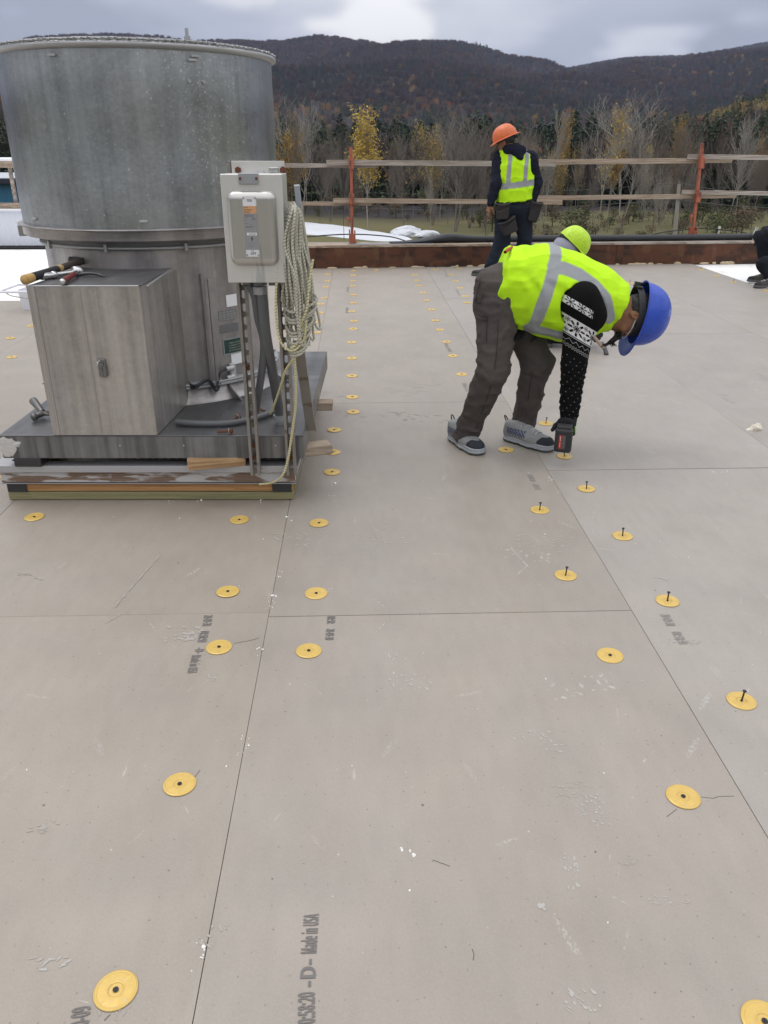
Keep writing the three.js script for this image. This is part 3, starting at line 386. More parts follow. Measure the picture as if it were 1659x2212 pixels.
{ const R = rng(2024), H = [], P = [], F = [], MF = [], MP = [], ML = [];
  const vary = (c, s) => { const k = 1 + (R() - 0.5) * s; return c.map(v => v * k * (1 + (R() - 0.5) * 0.12)); };
  for (let i = 0; i < 60000; i++) { const a = -0.62 + ((i % 245) + R()) / 245 * 1.24, d = Math.sqrt(mix(820 * 820, 2760 * 2760, (Math.floor(i / 245) + R()) / 245)), x = Math.sin(a) * d, z = -Math.cos(a) * d, n = fbm(x * 0.004 + 9, z * 0.004 + 2, 0, 3), f = fbm(x * 0.006 + 71, z * 0.006, 0, 3), low = 1 - smooth(1000, 1900, d);
    const u = R(); const h = 6.5 + R() * 5;
    if (n > 0.57 - 0.05 * low && u < 0.6) P.push([x, z, h * 1.05, 1.0, vary([0.026, 0.040, 0.034], 0.3)]);
    else if (u > 0.975 - 0.09 * low * smooth(0.45, 0.6, f)) F.push([x, z, h * 0.8, 0.9, vary(R() < 0.55 ? [0.30, 0.15, 0.04] : [0.34, 0.24, 0.09], 0.5)]);
    else { const t = R(); H.push([x, z, h, 1.5, vary(t < 0.55 ? [0.068, 0.050, 0.060] : t < 0.78 ? [0.084, 0.058, 0.060] : [0.115, 0.062, 0.040], 0.45)]); } }
  wood('hillside_bare_woods', 'bare purple brown woods covering the mountainside', 'bare', H); wood('hillside_evergreens', 'dark evergreens dotted over the mountainside', 'pine', P); wood('hillside_autumn_trees', 'orange and yellow autumn trees dotted over the mountainside', 'leafy', F);
  for (let i = 0; i < 9500; i++) { const a = -0.62 + R() * 1.24, d = mix(128, 820, Math.pow(R(), 1.15)), x = Math.sin(a) * d, z = -Math.cos(a) * d, n = fbm(x * 0.011 + 19, z * 0.011 + 2, 0, 3), f = fbm(x * 0.01 + 5, z * 0.01 + 50, 0, 3), crest = smooth(0.28, 0.40, a) * smooth(300, 360, d) * (1 - smooth(430, 560, d));
    const u = R(), h = 6.5 + R() * 4 + R() * 2.5;
    if (crest > 0.3 && u < 0.30) ML.push([x, z, h, 0.95, vary(R() < 0.6 ? [0.30, 0.22, 0.075] : [0.22, 0.17, 0.06], 0.4)]);
    else if ((n > 0.47 && u < 0.62) || u < 0.14) MP.push([x, z, h * 1.08, 1.1, vary(R() < 0.7 ? [0.034, 0.056, 0.032] : [0.050, 0.068, 0.030], 0.4)]);
    else if (u > 0.88 || (f > 0.54 && u > 0.72)) ML.push([x, z, h * 0.85, 0.95, vary(R() < 0.45 ? [0.22, 0.09, 0.04] : [0.30, 0.17, 0.05], 0.5)]);
    else MF.push([x, z, h, 1.05, vary(R() < 0.5 ? [0.105, 0.080, 0.070] : R() < 0.5 ? [0.135, 0.080, 0.056] : [0.090, 0.075, 0.060], 0.4)]); }
  wood('foothill_bare_woods', 'bare brown woods on the nearer foothills', 'bare', MF); wood('foothill_evergreens', 'dark evergreens on the nearer foothills', 'pine', MP); wood('foothill_autumn_trees', 'rust and yellow trees on the nearer foothills', 'leafy', ML);
  // scrubby undergrowth along the edge of the field
  const S = []; for (let i = 0; i < 520; i++) { const a = -0.5 + R() * 1.1, d = mix(98, 140, R()) + 14 * smooth(0.1, -0.2, a) - 24 * smooth(0.06, 0.16, a), x = Math.sin(a) * d, z = -Math.cos(a) * d; S.push([x, z, 0.7 + R() * R() * 3.0, 1.3, vary(R() < 0.5 ? [0.15, 0.115, 0.075] : [0.09, 0.095, 0.045], 0.6)]); }
  wood('roadside_scrub', 'low brown and green scrub along the field edge', 'leafy', S);
}
// ---- the single trees one can tell apart beyond the roof
function treeGeo(seed, o) {
  const R = rng(seed), b = new MB(), tips = [];
  const grow = (p, d, L, r, lev) => {
    const n = lev === 0 ? 7 : lev < 2 ? 4 : 3; let q = p.clone(), dir = d.clone(), rr = r;
    for (let i = 0; i < n; i++) { dir.add(V((R() - 0.5) * o.bend, (R() - 0.5) * o.bend * 0.5 + (lev ? o.lift : 0.03), (R() - 0.5) * o.bend)).normalize(); const e = q.clone().addScaledVector(dir, L / n), r1 = lev === 0 ? r * (1 - 0.85 * (i + 1) / n) : r * (1 - 0.8 * (i + 1) / n); b.taper(q, e, rr, Math.max(r1, 0.0015), lev === 0 ? 6 : lev < 2 ? 4 : 3);
      q = e; rr = Math.max(r1, 0.0015);
      if (lev < o.levels && (lev > 0 || i >= o.first)) { const kids = lev === 0 ? o.kids : 1 + (R() < 0.55 ? 1 : 0); for (let k = 0; k < kids; k++) { const a = R() * 6.283, sp = o.spread * (0.7 + 0.6 * R()), s = V(Math.cos(a), 0, Math.sin(a)), c = dir.clone().multiplyScalar(Math.cos(sp)).addScaledVector(s, Math.sin(sp)).normalize(); grow(q, c, L * (lev === 0 ? o.ratio * (1.15 - 0.6 * i / n) : 0.55) * (0.7 + 0.5 * R()), rr * 0.62 + 0.0006, lev + 1); } }
      if (lev >= o.levels - 1) tips.push(q.clone()); }
  };
  for (let s = 0; s < (o.stems || 1); s++) { const a = s * 2.4 + seed, sp = o.stems > 1 ? 0.06 + 0.12 * R() : 0.01; grow(V(Math.cos(a) * 0.015 * (s ? 1 : 0), 0, Math.sin(a) * 0.015 * (s ? 1 : 0)), V(Math.cos(a) * sp, 1, Math.sin(a) * sp).normalize(), o.stems > 1 ? 0.72 + 0.28 * R() : 0.93, o.r, 0); }
  return { wood: b.geo(), tips, R };
}
function leafGeo(tips, R, n, s, spread) { const b = new MB(); for (let i = 0; i < n; i++) { const t = tips[(R() * tips.length) | 0], p = t.clone().add(V((R() - 0.5) * spread, (R() - 0.5) * spread, (R() - 0.5) * spread)), u = V(R() - 0.5, R() - 0.5, R() - 0.5).normalize(), w = V(R() - 0.5, R() - 0.5, R() - 0.5).cross(u).normalize(), k = s * (0.6 + 0.8 * R()); const a = p.clone().addScaledVector(u, k), c = p.clone().addScaledVector(w, k * 0.6), e = p.clone().addScaledVector(u, -k * 0.7).addScaledVector(w, -k * 0.4); b.tri(b.vert(a.x, a.y, a.z), b.vert(c.x, c.y, c.z), b.vert(e.x, e.y, e.z)); } return b.geo(); }
const bareO = { bend: 0.34, lift: 0.10, levels: 3, first: 1, kids: 3, spread: 0.62, ratio: 0.42, r: 0.0085 }, birchO = { bend: 0.22, lift: 0.16, levels: 3, first: 2, kids: 3, spread: 0.5, ratio: 0.33, r: 0.008 }, spreadO = { bend: 0.4, lift: 0.12, levels: 3, first: 1, kids: 2, spread: 0.7, ratio: 0.5, r: 0.009, stems: 2 }, clumpO = { bend: 0.26, lift: 0.14, levels: 3, first: 2, kids: 2, spread: 0.55, ratio: 0.30, r: 0.0062, stems: 4 };
const kinds = { bare: [11, 12, 13].map(s => treeGeo(s, bareO)), birch: [21, 22].map(s => treeGeo(s, birchO)), spread: [31, 32].map(s => treeGeo(s, spreadO)), clump: [41, 42, 43].map(s => treeGeo(s, clumpO)) };
for (const k of Object.values(kinds)) for (const v of k) { v.few = leafGeo(v.tips, v.R, 420, 0.013, 0.05); v.many = leafGeo(v.tips, v.R, 3400, 0.014, 0.08); }
const barkGrey = mat([0.185, 0.165, 0.145], 0.95), barkDark = mat([0.055, 0.048, 0.042], 0.95), barkPale = mat([0.31, 0.285, 0.25], 0.9), barkTan = mat([0.15, 0.125, 0.10], 0.95);
const leafM = c => new THREE.MeshStandardMaterial({ color: rgb(...c), roughness: 0.9, side: THREE.DoubleSide });
const leafYellow = leafM([0.56, 0.40, 0.085]), leafOchre = leafM([0.36, 0.23, 0.05]), leafRust = leafM([0.26, 0.125, 0.065]), leafPale = leafM([0.42, 0.31, 0.11]);
{
  // px of the foot, row of the top, metres away, kind, leaves, label
  const T = [
    [794, 298, 88, 'birch', 'many', leafYellow, barkPale, 'tall slim tree full of bright yellow leaves beside the rail post', 0.95],
    [624, 316, 96, 'clump', 'many', leafOchre, barkTan, 'broad ochre leaved tree right beside the fan drum', 0.75],
    [652, 262, 108, 'spread', null, null, barkPale, 'pale bare branching tree just past the fan drum', 0.7],
    [712, 330, 100, 'clump', 'few', leafRust, barkGrey, 'bare many stemmed tree with a few rust leaves between ochre and yellow trees', 0.6],
    [741, 330, 78, 'birch', null, null, barkDark, 'thin dark sapling just right of the rail post', 0.35],
    [757, 350, 94, 'bare', null, null, barkGrey, 'thin grey bare tree behind the rail post', 0.5],
    [846, 318, 112, 'clump', 'few', leafRust, barkTan, 'reddish twiggy tree right of the yellow one', 0.8],
    [893, 330, 104, 'birch', 'few', leafPale, barkGrey, 'slim pale tree with sparse leaves over the grassy bank', 0.6],
    [938, 338, 100, 'clump', null, null, barkGrey, 'grey bare clump halfway between yellow tree and standing worker', 0.6],
    [985, 292, 86, 'spread', null, null, barkGrey, 'big grey bare tree with wide branches left of standing worker', 0.8],
    [1018, 318, 90, 'clump', null, null, barkTan, 'many stemmed bare tree directly behind the left arm of standing worker', 0.7],
    [1052, 306, 92, 'bare', null, null, barkGrey, 'leaning bare tree close against the standing worker', 0.7],
    [1168, 372, 88, 'spread', null, null, barkPale, 'small pale bare tree close by the tool pouch of standing worker', 0.6],
    [1208, 352, 98, 'clump', 'many', leafPale, barkTan, 'bushy tan leaved tree right of the standing worker', 0.6],
    [1252, 345, 92, 'birch', 'few', leafOchre, barkGrey, 'slim tree with thin ochre leaves right of the bushy tan tree', 0.6],
    [1304, 286, 80, 'birch', 'few', leafYellow, barkPale, 'white stemmed birch with scattered yellow leaves', 0.7],
    [1352, 264, 88, 'spread', null, null, barkPale, 'tallest pale bare tree with spreading crown above the rails', 0.75],
    [1392, 330, 96, 'clump', 'few', leafRust, barkGrey, 'bare clump with a few rust leaves left of the utility pole', 0.7],
    [1424, 350, 88, 'bare', null, null, barkGrey, 'crooked grey bare tree close left of the utility pole', 0.6],
    [1446, 390, 84, 'bare', null, null, barkPale, 'small pale forked tree touching the utility pole', 0.6],
    [1560, 430, 90, 'clump', null, null, barkGrey, 'low grey bare clump right of the leaning post', 0.8],
    [1618, 445, 96, 'spread', null, null, barkGrey, 'low spreading bare tree near the right hand rails', 0.8],
    [1275, 400, 100, 'clump', null, null, barkGrey, 'thin bare thicket between birch and bushy tan tree', 0.5],
    [970, 395, 96, 'birch', null, null, barkTan, 'thin brown sapling in front of the big grey tree', 0.5],
  ];
  T.forEach(([px, py, Z, k, lv, lm, bk, label, wide], i) => {
    const p = J(px, 400, Z), v = kinds[k][i % kinds[k].length], y0 = land(p.x, p.z) - 0.15, h = J(px, py, Z).y - y0; const t = thing('tree', label, 'tree', V(p.x, y0, p.z), 'trees beyond the roof edge');
    mesh('trunk', v.wood, bk, t, 'trunk and branches'); if (lv) mesh('crown', v[lv], lm, t); t.scale.set(h * wide * 1.25, h, h * wide * 1.25); t.rotation.y = i * 1.7; });
  { const R = rng(404); for (let i = 0; i < 84; i++) { const px = 640 + R() * 1010, Z = 84 + R() * 44 - 8 * (px > 1000 ? 1 : 0), py = 292 + R() * 110, k = ['bare', 'birch', 'clump'][(R() * 3) | 0], v = kinds[k][(R() * kinds[k].length) | 0], p = J(px, 400, Z), y0 = land(p.x, p.z) - 0.15, h = J(px, py, Z).y - y0, pick = R(), t = thing('tree', pick < 0.3 ? 'slim brown bare tree in the thicket beyond the roof' : pick < 0.55 ? 'slim pale bare tree in the thicket beyond the roof' : pick < 0.85 ? 'slim grey bare tree in the thicket beyond the roof' : 'slim tree still holding rusty or tan leaves in the thicket', 'tree', V(p.x, y0, p.z), 'thicket of slim bare trees'); mesh('trunk', v.wood, pick < 0.3 ? barkTan : pick < 0.55 ? barkPale : barkGrey, t); if (pick >= 0.85) mesh('crown', i % 3 ? v.many : v.few, [leafRust, leafOchre, leafPale][i % 3], t); t.scale.set(h * 0.7, h, h * 0.7); t.rotation.y = R() * 6; } }
  // evergreens standing out on their own
  const pineBig = (() => { const R = rng(8), b = new MB(); for (let i = 0; i < 1500; i++) { const t = Math.pow(R(), 0.75), whorl = Math.round(t * 14) / 14, y = 1 - whorl * 0.86 - 0.02 * R(), len = 0.05 + whorl * 0.22, s = R(), q = Math.floor(R() * 9) / 9 * 6.283 + whorl * 40 + (R() - 0.5) * 0.25, r = s * len; const p = V(Math.cos(q) * r, y - 0.05 * s + 0.05 * s * s, Math.sin(q) * r), d = V(Math.cos(q) + (R() - 0.5), 0.25 * (R() - 0.3), Math.sin(q) + (R() - 0.5)).normalize(), w = V(R() - 0.5, R() - 0.5, R() - 0.5).cross(d).normalize(), k = 0.03 + 0.02 * R(); const a = p.clone().addScaledVector(d, k), c = p.clone().addScaledVector(w, k * 0.4), e = p.clone().addScaledVector(w, -k * 0.4); b.tri(b.vert(a.x, a.y, a.z), b.vert(c.x, c.y, c.z), b.vert(e.x, e.y, e.z)); } return b.geo(); })(), pineTrunk = new MB().taper(V(0, 0, 0), V(0, 0.96, 0), 0.016, 0.003, 6).geo();
  const needle = leafM([0.028, 0.055, 0.026]), needle2 = leafM([0.050, 0.068, 0.022]);
  for (const [px, py, Z, m, w, label] of [[640, 262, 128, needle2, 1.0, 'olive evergreen behind the pale bare tree by the drum'], [922, 352, 118, needle, 0.45, 'narrow dark evergreen in the bare trees'], [1540, 358, 118, needle, 1.2, 'bushy green pine right of the leaning post'], [1590, 432, 104, needle, 0.9, 'dark evergreen under the right hand rails'], [1650, 425, 104, needle2, 0.9, 'olive evergreen beyond the right end of the rails'], [1130, 330, 126, needle, 0.8, 'dark evergreen behind the shoulder of standing worker'], [860, 380, 122, needle, 0.7, 'dark evergreen low behind the reddish twiggy tree']]) { const p = J(px, 400, Z), y0 = land(p.x, p.z) - 0.1, h = J(px, py, Z).y - y0, t = thing('pine_tree', label, 'tree', V(p.x, y0, p.z), 'evergreens beyond the roof edge'); mesh('crown', pineBig, m, t); mesh('trunk', pineTrunk, barkDark, t); t.scale.set(h * w, h, h * w); }
}
// snow banks / white sheeting lying on the field
{ const snowM = mat([0.60, 0.62, 0.66], 0.8); const patch = (pts, label) => { const b = new MB(), R = rng(pts.length * 7), c = [0, 0, 0]; const W = pts.map(([x, y]) => { const g = G(x, y, GL + 0.4); return g; }); const cen = W.reduce((a, q) => a.add(q), V(0, 0, 0)).multiplyScalar(1 / W.length); const rings = 8, n = 64;
    const curve = new THREE.CatmullRomCurve3(W, true), out = curve.getPoints(n - 1); for (let r = 0; r <= rings; r++) for (const q of out) { const t = r / rings, e = 1 + 0.05 * (noise3(q.x * 0.7, q.z * 0.7, 0.5) - 0.5) * t, x = mix(cen.x, q.x, t * e), z = mix(cen.z, q.z, t * e); b.vert(x, land(x, z) + 0.02 + 0.4 * Math.sqrt(Math.max(0, 1 - t * t)) * (0.3 + 0.9 * fbm(x * 0.35, z * 0.35, 0, 4)) - (r === rings ? 0.2 : 0), z); }
    for (let r = 0; r < rings; r++) for (let k = 0; k < n; k++) { const m = (k + 1) % n; b.quad(r * n + k, (r + 1) * n + k, (r + 1) * n + m, r * n + m); } tag(mesh('snow_bank', b.geo(), snowM), label, 'snow'); };
  patch([[640, 475], [700, 481], [760, 488], [810, 497], [860, 506], [900, 515], [830, 517], [760, 511], [700, 505], [640, 499]], 'long white snow bank on the field behind the rail post');
  for (const [px, py, r, label] of [[877, 503, 1.1, 'white snow lump nearest the flattened hose end'], [923, 506, 0.8, 'smaller white snow lump right above the flattened hose end']]) { const p = G(px, py, GL + 0.5), g = new THREE.IcosahedronGeometry(1, 3), q = g.attributes.position; for (let i = 0; i < q.count; i++) { const n = 0.7 + 0.6 * noise3(q.getX(i) * 2 + px, q.getY(i) * 2, q.getZ(i) * 2); q.setXYZ(i, q.getX(i) * n * r * 1.3, q.getY(i) * n * r * 0.7, q.getZ(i) * n * r); } g.computeVertexNormals(); const m = mesh('snow_lump', g, snowM); m.position.set(p.x, land(p.x, p.z) + 0.2, p.z); tag(m, label, 'snow', 'snow lumps on the field'); }
  // snowy bank behind the blue building, far left
  const b = G(0, 380, 1.0); const g = new THREE.SphereGeometry(1, 24, 12), q = g.attributes.position; for (let i = 0; i < q.count; i++) q.setXYZ(i, q.getX(i) * 22, q.getY(i) * 7.4 * (0.85 + 0.3 * noise3(q.getX(i) * 4, 2.2, q.getZ(i) * 4)), q.getZ(i) * 9); g.computeVertexNormals(); const m = mesh('snow_bank', g, snowM); m.position.set(-48, GL, -66); tag(m, 'high snow covered bank behind the blue building', 'snow'); }
// utility pole with wires, yellow marker
{ const Z = 74, p = J(1460, 500, Z), y0 = land(p.x, p.z), top = J(1467, 398, Z), h = top.y - y0, t = thing('utility_pole', 'grey wooden utility pole with wires left of the leaning post', 'pole', V(p.x, y0, p.z)); mesh('pole', new MB().taper(V(0, -0.1, 0), V(top.x - p.x, h, 0), 0.20, 0.14, 10, true).geo(), barkPale, t); mesh('insulator', merge([cyl(0.06, 0.05, 0.3, top.x - p.x, h + 0.13, 0, 8), bx(0.5, 0.1, 0.12, top.x - p.x + 0.12, h - 1.2, 0.16)]), barkGrey, t);
  const wire = (a, b, sag, label) => { const pts = []; for (let i = 0; i <= 20; i++) { const f = i / 20; pts.push(a.clone().lerp(b, f).add(V(0, -sag * 4 * f * (1 - f), 0))); } tag(mesh('overhead_wire', tube(pts, 0.022, 40, 5), mat([0.10, 0.10, 0.10], 0.7)), label, 'wire', 'overhead wires at the utility pole'); };
  const tp = V(top.x, top.y + 0.1, -Z), lo = V(top.x, top.y - 1.2, -Z + 0.1);
  wire(tp, J(640, 400, 150), 1.2, 'upper overhead wire running from the pole past the standing worker'); wire(lo, J(560, 428, 120), 1.2, 'lower overhead wire running from the pole past the standing worker'); wire(tp, J(1800, 428, 66), 0.3, 'upper overhead wire running from pole behind the leaning post'); wire(lo, J(1800, 448, 66), 0.3, 'lower overhead wire running from pole behind the leaning post');
  const q = G(1140, 505, GL + 0.3); const mk = mesh('yellow_marker', new THREE.LatheGeometry([[0, 0], [0.55, 0], [0.5, 0.06], [0.28, 0.1], [0.36, 1.0], [0.3, 1.05], [0, 1.05]].map(a => new THREE.Vector2(a[0] * 0.45, a[1] * 0.7)), 14), mat([0.62, 0.42, 0.03], 0.6)); mk.position.set(q.x, land(q.x, q.z), q.z); tag(mk, 'small yellow road marker on the field behind the standing worker', 'marker'); }
scene.fog = new THREE.FogExp2(rgb(0.56, 0.62, 0.82), 0.00011);

// ================================================================ exhaust fan on its curb
// weathered aluminium: cloudy oxide, vertical run marks, droplets
function metalTex(seed, w, h, o) {
  const R = rng(seed), drops = new Float32Array(w * h);
  for (let k = 0; k < (o.drops || 0); k++) { const cx = R() * w, cy = R() * h, pr = o.dropAt ? o.dropAt(cx / w, cy / h) : 1; if (R() > pr) continue; const r = 0.9 + R() * R() * 1.9; for (let y = Math.max(0, cy - 2 * r | 0); y < Math.min(h, cy + 2 * r); y++) for (let x = Math.max(0, cx - r | 0); x < Math.min(w, cx + r); x++) { const q = Math.hypot(x - cx, (y - cy) * 0.6); if (q < r) drops[y * w + x] = Math.max(drops[y * w + x], 0.5 * (1 - q / r) + 0.25); } }
  return tex(w, h, (x, y) => {
    const st = fbm(x * 0.07 + seed, y * 0.003 + 3, 0, 4), st2 = noise3(x * 0.35 + seed, y * 0.006, 0.5), cl = fbm(x * 0.008 + seed * 3, y * 0.008, 0, 5), sp = fbm(x * 0.06 + seed, y * 0.06, 0, 3), h2 = hash3(x, y, seed) - 0.5;
    let k = 1 + o.streak * (st - 0.5) + 0.25 * o.streak * (st2 - 0.5) + o.cloud * (cl - 0.5) + 0.16 * (sp - 0.5) + (o.spangle || 0) * (noise3(x * 0.16 + seed, y * 0.16, 2.5) - 0.5) + 0.4 * (o.spangle || 0) * smooth(0.72, 0.8, noise3(x * 0.11, y * 0.13 + seed, 6.5)) + 0.10 * h2;
    const pale = (o.pale || 0) * smooth(0.56, 0.74, fbm(x * 0.012 + 50 + seed, y * 0.007 + 9, 0, 4)); const warm = 0.05 * (noise3(x * 0.01 + 7, y * 0.006 + seed, 0.5) - 0.5) + (o.warm || 0);
    const d = drops[y * w + x]; return [0, 1, 2].map(i => mix(mix(o.c[i] * k * (1 + (i === 0 ? warm : i === 2 ? -warm : 0)), 0.46, pale), 0.85, d * 0.7));
  });
}
const metalRough = seed => tex(256, 256, (x, y) => { const q = 0.48 + 0.5 * (fbm(x * 0.03 + seed, y * 0.012, 0, 4) - 0.5); return [q, q, q]; }, { linear: true });
const mr = metalRough(3);
const aluDrum = new THREE.MeshStandardMaterial({ map: metalTex(4, 2048, 512, { c: [0.335, 0.352, 0.365], streak: 0.45, cloud: 0.35, spangle: 0.22, pale: 0.12, drops: 9000, dropAt: (u, v) => Math.exp(-Math.pow((u - 0.605) / 0.035, 2)) * smooth(0.1, 0.5, v) * 0.8 + 0.08 * Math.exp(-Math.pow((u - 0.56) / 0.08, 2)) }), roughnessMap: mr, roughness: 0.72, metalness: 0.92 });
const aluBody = new THREE.MeshStandardMaterial({ map: metalTex(7, 1024, 512, { c: [0.33, 0.318, 0.318], streak: 0.7, cloud: 0.35, spangle: 0.2, pale: 0.4, warm: 0.02 }), roughnessMap: mr, roughness: 0.85, metalness: 0.65 });
const aluBox = new THREE.MeshStandardMaterial({ map: metalTex(9, 512, 512, { c: [0.40, 0.39, 0.375], streak: 0.6, cloud: 0.35, spangle: 0.14, pale: 0.14, warm: 0.03 }), roughnessMap: mr, roughness: 0.8, metalness: 0.7 });
const aluCap = new THREE.MeshStandardMaterial({ map: metalTex(12, 512, 512, { c: [0.16, 0.158, 0.155], streak: 1.1, cloud: 0.6, pale: 0.1 }), roughnessMap: mr, roughness: 0.95, metalness: 0.4 });
const aluTop = new THREE.MeshStandardMaterial({ map: metalTex(15, 512, 512, { c: [0.125, 0.125, 0.128], streak: 0.3, cloud: 0.9, pale: 0.18 }), roughnessMap: mr, roughness: 0.85, metalness: 0.45 });
const aluRim = mat([0.42, 0.425, 0.43], 0.42, 0.6), steelBright = mat([0.62, 0.62, 0.63], 0.22, 0.95), rustM = mat(0xffffff, 0.85, 0.2, { map: tex(64, 64, (x, y) => { const a = fbm(x * 0.12, y * 0.12, 0, 4); return [mix(0.07, 0.20, a), mix(0.03, 0.075, a), mix(0.02, 0.035, a)]; }) });
const whiteCrust = mat([0.52, 0.50, 0.47], 0.9);

const FX = -1.125, FZ = 4.15;                                            // axis of the fan
const CXL = -1.626, CXR = -0.341, CF = 3.17, CB = 4.70;                  // base pan: left, right, front, back
const CCX = (CXL + CXR) / 2, CCZ = (CF + CB) / 2, CW = CXR - CXL, CD = CB - CF;
// ---- wooden curb
const plankTex = (seed, a, b, st) => mat(0xffffff, 0.85, 0, { map: woodTexture(seed, a, b, st) });
const paintPlank = mat(0xffffff, 0.85, 0, { map: tex(1024, 128, (x, y) => { const p = fbm(x * 0.012, y * 0.03 + 4, 0, 5), g = fbm(x * 0.008, y * 0.2, 0, 3), w = smooth(0.40, 0.56, p), h = 1 + 0.1 * (hash3(x, y, 6) - 0.5), wd = [mix(0.24, 0.15, g), mix(0.165, 0.10, g), mix(0.12, 0.07, g)]; return [0, 1, 2].map(i => h * mix(wd[i], [0.50, 0.49, 0.48][i], w)); }) });
const orangePlank = plankTex(22, [0.48, 0.27, 0.11], [0.33, 0.16, 0.06], 0.25), greenPlank = plankTex(27, [0.28, 0.25, 0.13], [0.17, 0.17, 0.085], 0.25), tarBlack = mat([0.032, 0.032, 0.033], 0.55);
{
  const L = -0.002 + G(22, 1080).x, Rr = G(635, 1080).x, F = 3.21, B = 4.66, cx = (L + Rr) / 2, cz = (F + B) / 2, w = Rr - L, d = B - F;
  const t = thing('roof_curb', 'timber roof curb of stacked painted planks under the exhaust fan', 'curb', V(cx, 0, -cz));
  const course = (y0, y1, out, m, name, seed) => { const h = y1 - y0; const uvs = (g, k) => { metreUV(g); const u = g.attributes.uv; for (let i = 0; i < u.count; i++) u.setXY(i, u.getX(i) * 0.7 + k * 0.37, (u.getY(i) - y0) / h * 0.9 + 0.05); return g; };
    mesh(name, uvs(rb(w + 2 * out, h - 0.003, 0.038, 0, (y0 + y1) / 2, d / 2 + out - 0.019, 0.003), seed), m, t); mesh(name, uvs(rb(w + 2 * out, h - 0.003, 0.038, 0, (y0 + y1) / 2, -d / 2 - out + 0.019, 0.003), seed + 1), m, t);
    for (const s of [-1, 1]) mesh(name, uvs(rb(0.038, h - 0.003, d + 2 * out - 0.08, s * (w / 2 + out - 0.019), (y0 + y1) / 2, 0, 0.003), seed + 2), m, t); };
  course(0.001, 0.040, 0, greenPlank, 'plank', 1); course(0.040, 0.083, -0.004, orangePlank, 'plank', 2); course(0.089, 0.168, 0.012, paintPlank, 'plank', 3);
  const fl = [rb(w + 0.03, 0.004, 0.03, 0, 0.0862, d / 2 + 0.002, 0.001), rb(0.03, 0.004, d, w / 2 + 0.002, 0.0862, 0, 0.001)]; mesh('drip_flashing', merge(fl), mat([0.40, 0.40, 0.41], 0.45, 0.7), t);
  mesh('top_flange', merge([rb(w + 0.06, 0.006, 0.06, 0, 0.1715, d / 2, 0.002), rb(w + 0.06, 0.03, 0.004, 0, 0.160, d / 2 + 0.0315, 0.001), rb(0.06, 0.006, d - 0.062, w / 2, 0.1715, 0, 0.002), rb(0.06, 0.006, d - 0.062, -w / 2, 0.1715, 0, 0.002)]), mat([0.44, 0.44, 0.45], 0.5, 0.5), t);
  for (const [x, y, ww, hh] of [[-w / 2 + 0.045, 0.062, 0.085, 0.044], [w / 2 - 0.05, 0.066, 0.085, 0.05]]) mesh('tar_patch', rb(ww, hh, 0.005, x, y, d / 2 + 0.001, 0.002), tarBlack, t);
  // expanded metal showing through the gap
  const b = new MB(), n = 64; const y0 = 0.1755, y1 = 0.212, zz = d / 2 - 0.07; for (let r = 0; r < 3; r++) for (let i = 0; i < n; i++) { const x0 = -w / 2 + 0.09 + i * (w - 0.18) / n, x1 = x0 + (w - 0.18) / n, ya = y0 + r * (y1 - y0) / 3, yb = ya + (y1 - y0) / 3, f = (i + r) % 2; b.taper(V(x0, f ? ya : yb, zz + 0.02 * (2 - r) / 2), V(x1, f ? yb : ya, zz + 0.02 * (2 - r) / 2), 0.0016, 0.0016, 4); }
  tag(mesh('expanded_mesh', b.geo(), mat([0.38, 0.38, 0.38], 0.5, 0.6), t), 'grey expanded metal mesh in the gap', null, null, 'stuff');
}
// wood shims under the pan
const endGrain = mat([0.52, 0.37, 0.21], 0.85);
function shim(name, p, w, h, d, rot, m, label) { const t = thing(name, label, 'wood block', p, null); t.rotation.y = rot; const g = metreUV(rb(w, h, d, 0, h / 2, 0, 0.003)); const u = g.attributes.uv; for (let i = 0; i < u.count; i++) u.setXY(i, u.getX(i) * 1.2 + p.x, u.getY(i) * 4); mesh('block', g, m, t); return t; }
shim('wood_shim', V(-1.525, 0.175, -3.21), 0.115, 0.038, 0.09, 0, tarBlack, 'tarred black wood block under the left end of base pan');
{ const t = shim('wood_shim', V(-0.72, 0.175, -3.19), 0.24, 0.040, 0.085, 0.25, newWood, 'tan wood block with pale sawn end under the base pan'); mesh('sawn_end', rb(0.003, 0.037, 0.082, -0.1212, 0.02, 0, 0.001), endGrain, t); }
{ const t = shim('wood_shim', V(-0.34, 0.172, -3.34), 0.20, 0.040, 0.085, 0.35, greyWood2, 'weathered wood block sticking out at the right front corner of pan'); mesh('sawn_end', rb(0.003, 0.037, 0.082, 0.1012, 0.02, 0, 0.001), greyWood, t); }
shim('wood_shim', V(-0.37, 0.172, -4.02), 0.20, 0.040, 0.085, 0.0, greyWood2, 'short wood block sticking out under the right side of pan');

